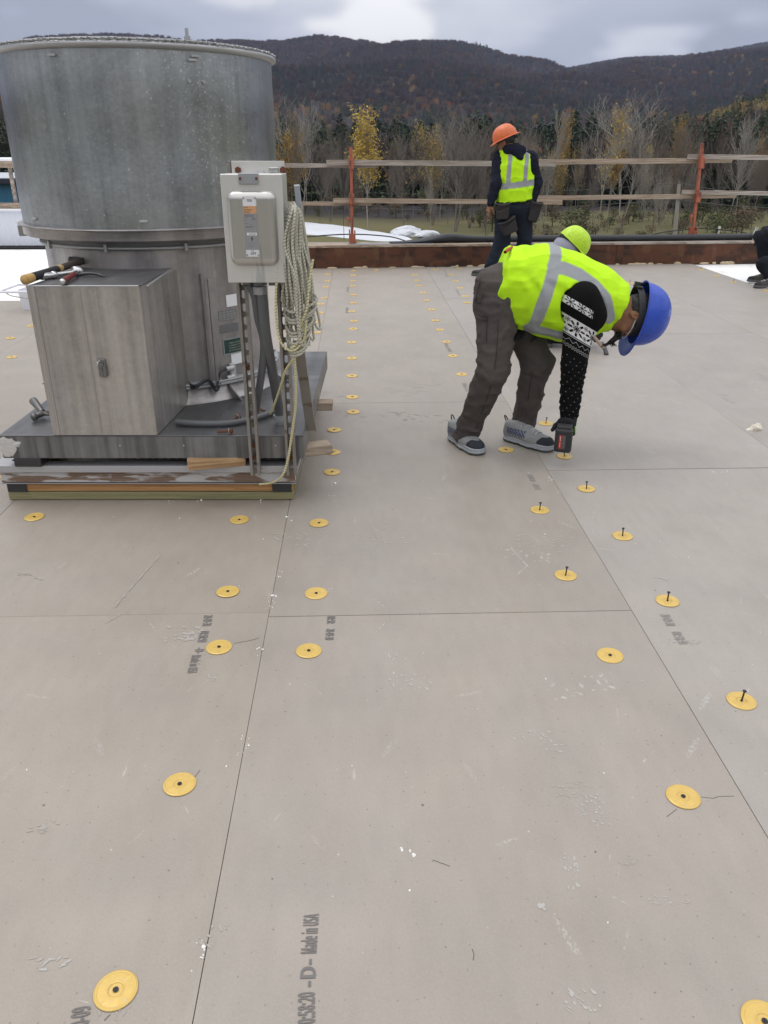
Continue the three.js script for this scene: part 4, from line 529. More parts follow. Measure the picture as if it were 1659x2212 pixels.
const fan = thing('exhaust_fan', 'large weathered aluminium rooftop exhaust fan with wide open drum', 'fan', V(FX, 0.2135, -FZ));
const fy = 0.2135, L = (x, y, z) => V(x - FX, y - fy, -z + FZ);             // into the fan's own frame, z given as metres ahead
function put(g, x, y, Z) { g.translate(x - FX, y - fy, -Z + FZ); return g; }
{
  const pt = 0.316;
  // base pan: top sheet and skirts with thickness
  mesh('pan_top', metreUV(put(rb(CW, 0.006, CD, 0, 0, 0, 0.002), CCX, pt - 0.003, CCZ)), aluTop, fan);
  mesh('pan_skirt', metreUV(merge([put(rb(CW, pt - 0.006 - fy, 0.005, 0, 0, 0, 0.001), CCX, (pt - 0.007 + fy) / 2, CF + 0.0035), put(rb(CW, pt - 0.006 - fy, 0.005, 0, 0, 0, 0.001), CCX, (pt - 0.007 + fy) / 2, CB - 0.0035), put(rb(0.005, pt - 0.006 - fy, CD - 0.014, 0, 0, 0, 0.001), CXL + 0.0035, (pt - 0.007 + fy) / 2, CCZ), put(rb(0.005, pt - 0.006 - fy, CD - 0.014, 0, 0, 0, 0.001), CXR - 0.0035, (pt - 0.007 + fy) / 2, CCZ)])), aluCap, fan);
  const crust = []; const R = rng(17); for (let i = 0; i < 26; i++) { const g = new THREE.IcosahedronGeometry(1, 1), q = g.attributes.position; for (let k = 0; k < q.count; k++) { const s = 0.7 + 0.6 * hash3(i, Math.round(q.getX(k) * 20), Math.round(q.getY(k) * 20)); q.setXYZ(k, q.getX(k) * s, q.getY(k) * s, q.getZ(k) * s); } g.computeVertexNormals(); g.scale(0.010 + R() * 0.016, 0.008 + R() * 0.014, 0.003); put(g, CXL + 0.012 + R() * 0.06 * R() * 1.6, fy + 0.02 + R() * 0.075, CF + 0.001); crust.push(g); }
  tag(mesh('corrosion_crust', merge(crust), whiteCrust, fan), 'white crust at the pan corner', null, null, 'stuff');
  const sc = []; for (const x of [-1.55, -1.12, -0.85, -0.46]) sc.push(put(turn(cyl(0.004, 0.004, 0.004, 0, 0, 0, 8), Math.PI / 2), x, pt - 0.045, CF - 0.001)); mesh('pan_rivets', merge(sc), aluRim, fan);
  // flared skirt, bolted ring and tube body
  const lathe = (pts, n = 96) => { const g = new THREE.LatheGeometry(pts.map(p => new THREE.Vector2(p[0], p[1] - fy)), n); return g; };
  mesh('skirt', lathe([[0.585, pt - 0.0005], [0.575, pt + 0.006], [0.548, pt + 0.030], [0.537, pt + 0.062], [0.535, pt + 0.070]]), aluBody, fan);
  mesh('lower_ring', lathe([[0.52, pt + 0.066], [0.560, pt + 0.066], [0.563, pt + 0.071], [0.560, pt + 0.076], [0.560, pt + 0.083], [0.563, pt + 0.088], [0.560, pt + 0.092], [0.52, pt + 0.092]]), aluRim, fan);
  mesh('tube_body', lathe([[0.515, pt + 0.09], [0.527, pt + 0.092], [0.527, 1.045], [0.515, 1.047]]), aluBody, fan);
  mesh('upper_ring', lathe([[0.52, 1.010], [0.545, 1.012], [0.549, 1.020], [0.545, 1.028], [0.531, 1.032], [0.531, 1.055], [0.52, 1.056]]), aluRim, fan);
  { const g = lathe([[0.50, 1.05], [0.60, 1.052], [0.612, 1.058], [0.612, 1.094], [0.63, 1.098], [0.63, 1.103], [0.60, 1.105]]); mesh('drum_flange', g, aluBody, fan); }
  const bolts = [], gus = []; for (let i = 0; i < 20; i++) { const a = i / 20 * 6.283; for (const [r, y] of [[0.549, pt + 0.096]]) { const g = cyl(0.009, 0.009, 0.009, 0, 0, 0, 6); g.translate(Math.sin(a) * r, y - fy, Math.cos(a) * r); bolts.push(g); } const g2 = rb(0.014, 0.035, 0.016, 0, 0, 0, 0.003); g2.translate(0, 1.022 - fy, 0.55); g2.rotateY(a + 0.16); if (i % 2) bolts.push(g2); } mesh('ring_bolts', merge(bolts), aluRim, fan);
  for (const a of [0.75, 1.35, 2.4, -1.3]) { const sh = new THREE.Shape([new THREE.Vector2(0.53, 0), new THREE.Vector2(0.66, 0), new THREE.Vector2(0.53, 0.066)]), g = new THREE.ExtrudeGeometry(sh, { depth: 0.006, bevelEnabled: false }); g.translate(0, pt + 0.0005 - fy, -0.003); g.rotateY(-Math.PI / 2 + a); gus.push(g); } for (const g of gus) mesh('gusset', g, aluTop, fan);
  // lugs at the drum flange
  for (const a of [-1.42]) { const g = merge([rb(0.10, 0.045, 0.012, 0, 1.062 - fy, 0.636, 0.003), rb(0.012, 0.05, 0.05, -0.045, 1.06 - fy, 0.615, 0.003), rb(0.012, 0.05, 0.05, 0.045, 1.06 - fy, 0.615, 0.003)]); g.rotateY(a); mesh('mounting_lug', g, aluBody, fan); }
  // the wide drum, open at the top
  const dr = 0.604, top = 1.785; const drum = mesh('drum', (() => { const N = 128, rows = 10, P = [], U = [], I = []; for (let s = 0; s < 2; s++) { const r = s ? dr - 0.004 : dr, k0 = P.length / 3; for (let j = 0; j <= rows; j++) for (let i = 0; i <= N; i++) { const a = Math.PI + i / N * 6.2832, y = mix(1.10, top, j / rows), wob = 0.0022 * (noise3(Math.cos(a) * 3 + 5, Math.sin(a) * 3 + 5, y * 4) - 0.5); P.push(Math.sin(a) * (r + wob), y - fy, Math.cos(a) * (r + wob)); U.push(i / N, j / rows); } for (let j = 0; j < rows; j++) for (let i = 0; i < N; i++) { const a = k0 + j * (N + 1) + i, b = a + N + 1; s ? I.push(a, b, b + 1, a, b + 1, a + 1) : I.push(a, b + 1, b, a, a + 1, b + 1); } } const g = new THREE.BufferGeometry(); g.setAttribute('position', new THREE.Float32BufferAttribute(P, 3)); g.setAttribute('uv', new THREE.Float32BufferAttribute(U, 2)); g.setIndex(I); g.computeVertexNormals(); return g; })(), aluDrum, fan);
  mesh('rim', lathe([[dr - 0.004, top - 0.012], [dr + 0.006, top - 0.012], [dr + 0.020, top - 0.004], [dr + 0.022, top + 0.006], [dr + 0.014, top + 0.014], [dr - 0.004, top + 0.015]]), aluRim, drum);
  { const g = new THREE.TorusGeometry(dr + 0.004, 0.008, 8, 128); g.rotateX(Math.PI / 2); g.translate(0, top + 0.017 - fy, 0); mesh('guard_ring', g, mat([0.20, 0.20, 0.205], 0.5, 0.6), drum); }
  { const b = new MB(), R2 = rng(5); const N = 150; for (let i = 0; i < N; i++) { const a = i / N * 6.2832, q = a + 0.03 + 0.02 * R2(), r = dr + 0.010 + 0.008 * R2(), y = top + 0.014 - fy, h = 0.003 + 0.005 * R2(); const p0 = V(Math.sin(a) * r, y, Math.cos(a) * r), p1 = V(Math.sin((a + q) / 2) * (r + 0.006), y + h, Math.cos((a + q) / 2) * (r + 0.012)), p2 = V(Math.sin(q) * (r - 0.03), y + h * 0.8, Math.cos(q) * (r - 0.03)), p3 = V(Math.sin(q + 0.04) * r, y + 0.002, Math.cos(q + 0.04) * r); b.taper(p0, p1, 0.0024, 0.0024, 5).taper(p1, p2, 0.0024, 0.0024, 5).taper(p1, p3, 0.0024, 0.0024, 5); }
    const m = 26; for (let k = -m; k <= m; k++) { const x = k / m * dr * 0.99, z = Math.sqrt(Math.max(0, dr * dr - x * x)); b.taper(V(x, top + 0.022 - fy, -z), V(x, top + 0.022 - fy, z), 0.0016, 0.0016, 4); b.taper(V(-z, top + 0.025 - fy, x), V(z, top + 0.025 - fy, x), 0.0016, 0.0016, 4); }
    tag(mesh('wire_guard', b.geo(), mat([0.42, 0.43, 0.44], 0.5, 0.5), drum), 'bent wire guard over the drum mouth', null, null, 'stuff'); }
  const stud = (a, y, g) => { g.rotateY(0); g.translate(0, y - fy, 0); g.rotateY(a); return g; };
  { const at = px => Math.asin(clamp((px - 300) / 300, -1, 1)) + Math.atan2(FX, FZ) * -1 * 0; const out = (g, a) => { g.translate(0, 0, dr); g.rotateY(a); return g; };
    const LUGS = []; for (const [a, y] of [[-0.95, top - 0.05], [-0.30, top - 0.035], [0.62, top - 0.045], [0.64, top - 0.03], [-0.75, 1.135], [0.18, 1.135]]) { const g = out(rb(0.035, 0.010, 0.012, 0, 0, 0.003, 0.003), a); g.translate(0, y - fy, 0); LUGS.push(g); } mesh('drum_clips', merge(LUGS), aluRim, drum);
    const bl = []; for (const a of [0.585, 0.69]) { const g = out(turn(cyl(0.009, 0.007, 0.014, 0, 0, 0, 8), Math.PI / 2), a); g.translate(0, top - 0.12 - fy, 0); bl.push(g); } mesh('drum_bolts', merge(bl), aluRim, drum);
    const pin = out(merge([cyl(0.007, 0.007, 0.05, 0, 0.03, 0, 8), cyl(0.012, 0.012, 0.016, 0, 0.02, 0, 6)]), 0.60); pin.translate(0, top + 0.01 - fy, 0); mesh('lifting_pin', pin, aluRim, drum); }
  // inside: hub and blades seen only from above
  mesh('hub', lathe([[0, 1.0], [0.12, 1.0], [0.14, 0.94], [0.14, 0.80], [0, 0.80]], 32), aluTop, fan); for (let i = 0; i < 6; i++) { const g = rb(0.16, 0.006, 0.36, 0, 0, 0, 0.002); g.rotateZ(0.5); g.translate(0, 0.88 - fy, 0.32); g.rotateY(i / 6 * 6.283); mesh('blade', g, aluTop, fan); }
  // belt housing box in front, with welded seams and a latch
  const bl0 = J(55, 617, CF - 0.004), br0 = J(300, 620, CF - 0.004), by = J(180, 618, CF - 0.004).y, bxl = bl0.x, bxr = br0.x, bw = bxr - bxl, bd = 3.79 - CF, bz = CF - 0.004 + bd / 2, rotB = -0.035;
  const house = mesh('belt_housing', (() => { const g = rb(bw, by - pt - 0.001, bd, 0, 0, 0, 0.004, 2); const p = g.attributes.position; for (let i = 0; i < p.count; i++) { const f = (bd / 2 - p.getZ(i)) / bd; p.setX(i, p.getX(i) + f * 0.035); } g.computeVertexNormals(); put(g, (bxl + bxr) / 2, (by + pt) / 2 + 0.0005, bz); return metreUV(g); })(), aluBox, fan);
  const onF = (g, u, v, o = 0) => put(g, bxl + u * bw, mix(pt, by, v), CF - 0.004 - o);
  mesh('front_seam', onF(rb(0.005, (by - pt) * 0.98, 0.004, 0, 0, 0, 0.001), 0.47, 0.5, 0.0005), aluBox, house);
  mesh('edge_flange', onF(rb(0.022, (by - pt) * 0.99, 0.003, 0, 0, 0, 0.001), 0.05, 0.5, 0.0015), aluBox, house);
  mesh('top_weld', merge([onF(rb(bw * 1.0, 0.006, 0.008, 0, 0, 0, 0.003), 0.5, 1.0, -0.001), put(turn(rb(0.007, 0.007, bd, 0, 0, 0, 0.003), 0, 0.055, 0), bxr + 0.017, by, bz)]), aluRim, house);
  mesh('top_sheet', metreUV(put(rb(bw - 0.012, 0.003, bd - 0.02, 0, 0, 0, 0.001), (bxl + bxr) / 2 + 0.016, by + 0.0022, bz)), aluTop, house);
  { const g = merge([onF(rb(0.034, 0.075, 0.012, 0, 0, 0, 0.006), 0.575, 0.475, 0.004), onF(turn(cyl(0.010, 0.010, 0.02, 0, 0, 0, 10), Math.PI / 2), 0.575, 0.50, 0.014), onF(rb(0.012, 0.05, 0.010, 0, 0, 0, 0.003), 0.60, 0.455, 0.014)]); mesh('latch', g, aluCap, house); mesh('latch_screws', merge([onF(cyl(0.006, 0.006, 0.006, 0, 0, 0, 8), 0.56, 0.525, 0.012), onF(rb(0.010, 0.016, 0.006, 0, 0, 0, 0.002), 0.545, 0.505, 0.012)]), steelBright, house); }
  // corner flange strip where housing meets tube
  { const p = J(424, 590, 3.80), q = J(448, 820, 3.80); const mk = (x, y0, y1, Z, w, d, r) => { const g = rb(w, y1 - y0, d, 0, 0, 0, 0.002); g.rotateY(r); return put(g, x, (y0 + y1) / 2, Z); }; mesh('joint_flange', metreUV(merge([mk(bxr + 0.065, 0.41, 0.915, 3.725, 0.060, 0.006, 0.42), mk(bxr + 0.125, 0.41, 0.90, 3.712, 0.012, 0.030, 0.42), mk(bxr + 0.160, 0.41, 0.88, 3.69, 0.010, 0.018, 0.46)])), aluBody, fan); mesh('joint_bolts', merge([0.48, 0.62, 0.78].map(y => put(turn(cyl(0.006, 0.006, 0.012, 0, 0, 0, 6), Math.PI / 2), bxr + 0.095, y, 3.705))), aluRim, fan); }
  // stickers and plates curved round the tube
  const wrap = (a0, a1, y0, y1, r = 0.5285, tilt = 0) => { const n = 10, P = [], U = [], I = []; for (let i = 0; i <= n; i++) for (let j = 0; j < 2; j++) { const a = mix(a0, a1, i / n); P.push(Math.sin(a) * r, (j ? y1 : y0) - fy + tilt * (i / n - 0.5), Math.cos(a) * r); U.push(i / n, j); } for (let i = 0; i < n; i++) { const a = i * 2; I.push(a, a + 2, a + 3, a, a + 3, a + 1); } const g = new THREE.BufferGeometry(); g.setAttribute('position', new THREE.Float32BufferAttribute(P, 3)); g.setAttribute('uv', new THREE.Float32BufferAttribute(U, 2)); g.setIndex(I); g.computeVertexNormals(); return g; };
  const angAt = (px, py) => { let best = 0, bd2 = 1e9, by2 = 0; const r = ray(px, py).normalize(); for (let a = -0.5; a < 1.7; a += 0.004) { const x = FX + Math.sin(a) * 0.529, z = -(FZ) + Math.cos(a) * 0.529; const k = z / r.z, dx = Math.abs(r.x * k - x); if (dx < bd2) { bd2 = dx; best = a; by2 = CAM_H + r.y * k; } } return [best, by2]; };
  const sticker = (name, x0, y0, x1, y1, m, label, r) => { const [a0, t0] = angAt(x0, y0), [a1] = angAt(x1, y0), [, b1] = angAt((x0 + x1) / 2, y1), [, t1] = angAt((x0 + x1) / 2, y0); return mesh(name, wrap(a0, a1, b1, t1, r), m, fan, label); };
  const white = mat([0.80, 0.81, 0.82], 0.5); sticker('sticker', 488, 636, 511, 662, white, 'upper blank white sticker'); sticker('sticker', 499, 760, 524, 786, white, 'lower blank white sticker');
  const gridTex = tex(128, 64, (x, y) => { const l = (x % 24 < 2 || y % 15 < 2) ? 0.10 : 0.27, k = l * (0.85 + 0.3 * fbm(x * 0.1, y * 0.1, 0, 3)); return [k, k, k]; }); sticker('data_label', 471, 670, 512, 692, mat(0xffffff, 0.6, 0.2, { map: gridTex }), 'faded grey ruled label');
  sticker('data_label', 474, 700, 515, 718, mat([0.17, 0.17, 0.175], 0.6, 0.3), 'dark blank label');
  const plateTex = tex(128, 64, (x, y) => { const edge = x < 5 || x > 122 || y < 5 || y > 58, line = !edge && x > 30 && x < 110 && [14, 24, 34, 44].some(q => Math.abs(y - q) < 3) && hash3(x >> 2, y >> 3, 2) > 0.25, k = 0.85 + 0.3 * fbm(x * 0.08, y * 0.08, 0, 3); return edge ? [0.36 * k, 0.38 * k, 0.38 * k] : line ? [0.22 * k, 0.24 * k, 0.20 * k] : [0.035 * k, 0.075 * k, 0.068 * k]; }); sticker('name_plate', 481, 729, 526, 764, mat(0xffffff, 0.45, 0.4, { map: plateTex }), 'green maker plate with silver border', 0.5305);
  // junction block with two cables
  const [ja, jy] = angAt(500, 802); { const g = merge([rb(0.030, 0.085, 0.022, 0, 0, 0.539, 0.005), turn(cyl(0.013, 0.011, 0.04, 0, 0, 0, 10), 0, 0, 0).rotateZ(Math.PI / 2).translate(-0.022, 0.022, 0.548), cyl(0.013, 0.011, 0.04, 0, 0, 0, 10).rotateZ(Math.PI / 2).translate(-0.022, -0.022, 0.548)]); g.rotateY(ja); g.translate(0, jy - fy, 0); mesh('junction_block', g, mat([0.50, 0.50, 0.50], 0.55, 0.3), fan); }
  const around = (a, y, r) => V(Math.sin(a) * r, y - fy, Math.cos(a) * r);
  for (const [dy, w] of [[0.022, 0], [-0.022, 0.02]]) mesh('cable', tube([around(ja - 0.07, jy + dy, 0.548), around(ja - 0.14, jy + dy - 0.01, 0.553), around(ja - 0.20, jy - 0.05 - w, 0.566), around(ja - 0.27, 0.425 - w * 0.3, 0.574), L(bxr + 0.075, 0.412 - w * 0.5, 3.60), L(bxr + 0.03, 0.405 - w, 3.66)], 0.006, 40, 7), rubber, fan);
}
// hose and loose rusty bolts lying on the pan
{ const y = 0.318; tag(mesh('flexible_conduit', tube([V(-0.905, y + 0.014, -3.30), V(-0.80, y + 0.014, -3.28), V(-0.68, y + 0.014, -3.285), V(-0.60, y + 0.014, -3.33), V(-0.53, y + 0.014, -3.41), V(-0.49, y + 0.014, -3.50)], 0.0135, 60, 10), mat([0.115, 0.118, 0.122], 0.55)), 'grey flexible conduit curving over the base pan', 'conduit');
  const bolt = (p, ry, tilt, label) => { const t = thing('loose_bolt', label, 'bolt', p, 'rusty bolts lying on the base pan'); const s = cyl(0.005, 0.005, 0.06, 0, 0, 0, 8); s.rotateZ(Math.PI / 2); mesh('shank', s, rustM, t); const h = cyl(0.011, 0.011, 0.009, 0, 0, 0, 6); h.rotateZ(Math.PI / 2); h.translate(0.032, 0, 0); mesh('head', h, rustM, t); const w = cyl(0.014, 0.014, 0.003, 0, 0, 0, 12); w.rotateZ(Math.PI / 2); w.translate(0.024, 0, 0); mesh('washer', w, mat([0.35, 0.30, 0.26], 0.6, 0.5), t); t.rotation.set(0, ry, tilt); };
  bolt(G(505, 906, 0.33), 1.0, 0.18, 'rusty bolt lying inside the curve of the conduit'); bolt(G(561, 884, 0.33), 2.6, 0.15, 'rusty bolt lying close behind the slotted strut'); bolt(G(484, 932, 0.33), -0.1, 0.1, 'rusty bolt lying near the front edge of base pan'); }

// ================================================================ safety switch on two slotted struts
const strutM = mat(0xffffff, 0.6, 0.35, { map: tex(128, 512, (x, y) => { const k = 1 + 0.5 * (fbm(x * 0.03, y * 0.012, 0, 4) - 0.5) + 0.1 * (hash3(x, y, 5) - 0.5), r = 0.7 * smooth(0.66, 0.78, fbm(x * 0.05 + 9, y * 0.03, 0, 4)); return [mix(0.25 * k, 0.13, r), mix(0.228 * k, 0.08, r), mix(0.20 * k, 0.05, r)]; }) });
const SZ = 3.155, SW = thing('safety_switch', 'stainless electrical safety switch on two slotted steel struts', 'switch', V(-0.47, 0.15, -SZ));
const sl = (x, y, Z) => V(x + 0.47, y - 0.15, -Z + SZ), sput = (g, x, y, Z) => { g.translate(x + 0.47, y - 0.15, -Z + SZ); return g; };
{
  // slotted channel: web with real slots, open side to the camera
  const strut = (x) => { const y0 = 0.15, y1 = 1.372, h = y1 - y0, w = 0.041, d = 0.026; const sh = new THREE.Shape([new THREE.Vector2(-w / 2, 0), new THREE.Vector2(w / 2, 0), new THREE.Vector2(w / 2, h), new THREE.Vector2(-w / 2, h)]); for (let y = 0.03; y < h - 0.03; y += 0.0508) { const p = new THREE.Path(); p.absarc(0, y + 0.018, 0.0068, 0, Math.PI); p.absarc(0, y, 0.0068, Math.PI, 2 * Math.PI); sh.holes.push(p); } const web = new THREE.ExtrudeGeometry(sh, { depth: 0.0026, bevelEnabled: false, curveSegments: 5 }); web.translate(0, 0, -d);
    const g = merge([web, bx(0.0026, h, d, -w / 2 + 0.0013, h / 2, -d / 2 + 0.0029), bx(0.0026, h, d, w / 2 - 0.0013, h / 2, -d / 2 + 0.0029), bx(0.008, h - 0.002, 0.0026, -w / 2 + 0.0067, h / 2, 0.0015), bx(0.008, h - 0.002, 0.0026, w / 2 - 0.0067, h / 2, 0.0015), bx(0.0024, h - 0.002, 0.007, -w / 2 + 0.0105, h / 2, -0.004), bx(0.0024, h - 0.002, 0.007, w / 2 - 0.0105, h / 2, -0.004)]); metreUV(g); const u = g.attributes.uv; for (let i = 0; i < u.count; i++) u.setXY(i, u.getX(i) * 6, u.getY(i) * 1.6 + x * 3); g.translate(x + 0.47, 0, 0.026); const s = mesh('strut', g, strutM, SW); const bb = []; for (const y of [0.075, 0.13, 0.46]) { const q = turn(cyl(0.010, 0.010, 0.008, 0, 0, 0, 6), Math.PI / 2); q.translate(x + 0.47, y, 0.008); bb.push(q); } mesh('strut_bolts', merge(bb), rustM, s); };
  strut(-0.547); strut(-0.3935);
  // enclosure
  const steel = new THREE.MeshStandardMaterial({ map: tex(256, 512, (x, y) => { const k = 1 + 0.05 * (noise3(x * 0.04, y * 0.9, 0.5) - 0.5) + 0.10 * (fbm(x * 0.012, y * 0.012, 0, 4) - 0.5); const run = 0.5 * smooth(0.5, 0.72, fbm(x * 0.09, y * 0.006, 0, 3)) * ((x > 100 && x < 165 && y < 190) ? 1 : 0); return [0.66 * k * (1 - run * 0.5), 0.65 * k * (1 - run * 0.45), 0.62 * k * (1 - run * 0.4)]; }), roughness: 0.36, metalness: 0.55 });
  const xl = -0.566, xr = -0.3535, yb = 0.972, yt = 1.335, zf = 2.975, zb = 3.115, w = xr - xl, h = yt - yb, cx = (xl + xr) / 2, cy = (yb + yt) / 2;
  const uv01 = (g) => { const p = g.attributes.position, u = new Float32Array(p.count * 2); for (let i = 0; i < p.count; i++) { u[2 * i] = (p.getX(i) - (xl + 0.47)) / w; u[2 * i + 1] = (p.getY(i) - (yb - 0.15)) / h; } g.setAttribute('uv', new THREE.BufferAttribute(u, 2)); return g; };
  const box = mesh('enclosure', uv01(sput(rb(w, h, zb - zf, 0, 0, 0, 0.004, 3), cx, cy, (zf + zb) / 2)), steel, SW);
  mesh('door', uv01(sput(rb(w + 0.002, h + 0.002, 0.012, 0, 0, 0, 0.004, 3), cx, cy, zf - 0.004)), steel, box);
  // embossed door panel
  { const pw = 0.160, ph = 0.245, py = cy + 0.004; const g = new RoundedBoxGeometry(0.172, 0.252, 0.062, 8, 0.029); sput(g, cx - 0.002, py, zf - 0.008); const em = mesh('raised_panel', uv01(g), new THREE.MeshStandardMaterial({ map: steel.map, color: rgb(0.80, 0.80, 0.80), roughness: 0.30, metalness: 0.85 }), box);
    // printed legend strip
    const cv = document.createElement('canvas'); cv.width = 256; cv.height = 1024; const c = cv.getContext('2d'); c.fillStyle = '#8f8f90'; c.fillRect(0, 0, 256, 1024); c.fillStyle = '#d9dadd'; c.fillRect(0, 0, 256, 160); c.fillStyle = '#c99a70'; c.fillRect(4, 160, 248, 125); c.fillStyle = '#15151a'; c.textAlign = 'center'; c.font = 'bold 62px sans-serif'; c.fillText('ON', 128, 92); c.font = 'bold 34px sans-serif'; c.textAlign = 'left'; c.fillText('I-T-E', 14, 196); c.fillText('Enclosed', 14, 236); c.fillText('Switch', 14, 274);
    c.fillStyle = '#4a4a50'; for (const [x, y, ww] of [[14, 300, 120], [14, 318, 190], [14, 336, 170], [20, 358, 60], [150, 352, 60], [150, 370, 70], [150, 388, 80], [20, 396, 30], [20, 450, 46], [120, 470, 30], [14, 500, 180], [14, 518, 130]]) c.fillRect(x, y, ww, 6);
    c.fillStyle = '#dfe0e0'; c.fillRect(40, 610, 190, 44); c.fillStyle = '#55555a'; c.font = 'bold 34px sans-serif'; c.textAlign = 'center'; c.fillText('\u26A0DANGER', 134, 645); c.strokeStyle = '#111'; c.lineWidth = 12; c.beginPath(); c.moveTo(142, 670); c.lineTo(118, 715); c.lineTo(146, 712); c.lineTo(124, 758); c.stroke(); c.fillStyle = '#77777c'; for (let k = 0; k < 6; k++) c.fillRect(44, 778 + k * 16, 160 - (k % 3) * 30, 5);
    c.fillStyle = '#cfd0d3'; c.fillRect(0, 905, 256, 119); c.fillStyle = '#15151a'; c.font = 'bold 20px sans-serif'; c.fillText('DOWN', 128, 928); c.font = 'bold 62px sans-serif'; c.fillText('OFF', 140, 990); const ct = new THREE.CanvasTexture(cv); ct.colorSpace = THREE.SRGBColorSpace;
    const lg = new THREE.PlaneGeometry(0.047, 0.200); sput(lg, cx - 0.006, py + 0.008, zf - 0.0400); mesh('legend_strip', lg, new THREE.MeshStandardMaterial({ map: ct, roughness: 0.5, metalness: 0.1 }), em);
    const rv = []; for (const [u, v] of [[-1, -1], [1, -1], [-1, 1], [1, 1]]) rv.push(sput(turn(cyl(0.003, 0.003, 0.004, 0, 0, 0, 10), Math.PI / 2), cx - 0.006 + u * 0.020, py + 0.008 + v * 0.094, zf - 0.040)); mesh('legend_rivets', merge(rv), steelBright, em); }
  mesh('door_clip', sput(rb(0.070, 0.036, 0.010, 0, 0, 0, 0.003), cx - 0.008, yt - 0.014, zf - 0.013), mat([0.36, 0.37, 0.385], 0.45, 0.6), box); mesh('clip_screws', merge([-1, 1].map(s => sput(turn(cyl(0.0045, 0.0045, 0.005, 0, 0, 0, 10), Math.PI / 2), cx - 0.008 + s * 0.028, yt - 0.014, zf - 0.019))), rustM, box);
  mesh('hanger_plate', sput(rb(w * 0.9, 0.05, 0.004, 0, 0, 0, 0.001), cx + 0.006, yt + 0.015, zb - 0.004), steel, box); mesh('hanger_bolts', merge([[xl + 0.04, 0.0115], [xr - 0.01, 0.0125]].map(([x, r]) => sput(turn(cyl(r, r, 0.012, 0, 0, 0, 6), Math.PI / 2), x, yt + 0.010, zb - 0.012))), rustM, box); mesh('ground_lug', merge([sput(rb(0.034, 0.018, 0.010, 0, 0, 0, 0.002), xr - 0.044, yt + 0.010, zb - 0.010), sput(turn(cyl(0.007, 0.007, 0.010, 0, 0, 0, 10), Math.PI / 2), xr - 0.052, yt + 0.010, zb - 0.018)]), steelBright, box);
  mesh('bottom_fittings', merge([sput(cyl(0.020, 0.020, 0.018, 0, 0, 0, 12), cx - 0.050, yb - 0.010, 3.05), sput(cyl(0.027, 0.027, 0.020, 0, 0, 0, 8), cx - 0.006, yb - 0.010, 3.05), sput(rb(0.035, 0.016, 0.02, 0, 0, 0, 0.002), cx + 0.05, yb - 0.010, 3.02)]), mat([0.16, 0.165, 0.17], 0.5, 0.4), box);
  // operating handle
  { const a = J(641, 400, 3.03), b = J(650, 490, 3.03); const g = merge([bar(sl(a.x, a.y, 3.03), sl(b.x, b.y, 3.05), 0.018, 0.024, V(0, 0, 1)), sput(rb(0.045, 0.03, 0.03, 0, 0, 0, 0.004), xr + 0.022, b.y + 0.012, 3.05)]); mesh('handle', g, mat([0.34, 0.37, 0.41], 0.5, 0.2), SW); }
  // conduits
  const pvc = mat([0.115, 0.12, 0.125], 0.55, 0.05); const c1 = [J(566, 640, 3.05), J(574, 720, 3.10), J(588, 800, 3.20), J(602, 880, 3.31), J(605, 905, 3.325)]; mesh('conduit', tube([sl(cx - 0.006, yb - 0.03, 3.05), ...c1.map(p => sl(p.x, p.y, -p.z))], 0.0205, 60, 14), pvc, SW);
  { const p = J(605, 905, 3.325); mesh('conduit_fitting', merge([sput(cyl(0.030, 0.030, 0.026, 0, 0, 0, 8), p.x, p.y + 0.006, 3.325), sput(cyl(0.021, 0.021, Math.max(0.05, p.y - 0.316), 0, 0, 0, 16), p.x, (p.y + 0.316) / 2 + 0.002, 3.325)]), mat([0.36, 0.37, 0.38], 0.45, 0.5), SW); mesh('upper_fitting', merge([sput(cyl(0.029, 0.029, 0.028, 0, 0, 0, 6), cx - 0.006, yb - 0.040, 3.05)]), mat([0.36, 0.37, 0.38], 0.45, 0.5), SW); }
  const c2 = [J(550, 640, 3.06), J(558, 690, 3.10), J(570, 740, 3.14), J(566, 800, 3.17), J(558, 850, 3.2), J(552, 890, 3.26)]; mesh('conduit', tube([sl(cx - 0.050, yb - 0.018, 3.05), ...c2.map(p => sl(p.x, p.y, -p.z))], 0.0155, 60, 12), mat([0.10, 0.105, 0.11], 0.5), SW);
  // loose angle brace leaning on the right strut
  { const a = sl(...(p => [p.x, p.y, -p.z])(J(643, 735, 3.20))), b = sl(...(p => [p.x, p.y, -p.z])(J(672, 930, 3.34))); const d = b.clone().sub(a), n = V(0, 0, 1); mesh('brace', metreUV(merge([bar(a, b, 0.041, 0.003, V(0, 0, 1)), bar(a.clone().add(V(0.019, 0, -0.012)), b.clone().add(V(0.019, 0, -0.012)), 0.003, 0.026, V(0, 0, 1)), bar(a.clone().add(V(-0.019, 0, -0.012)), b.clone().add(V(-0.019, 0, -0.012)), 0.003, 0.026, V(0, 0, 1))])), strutM, SW); }
}
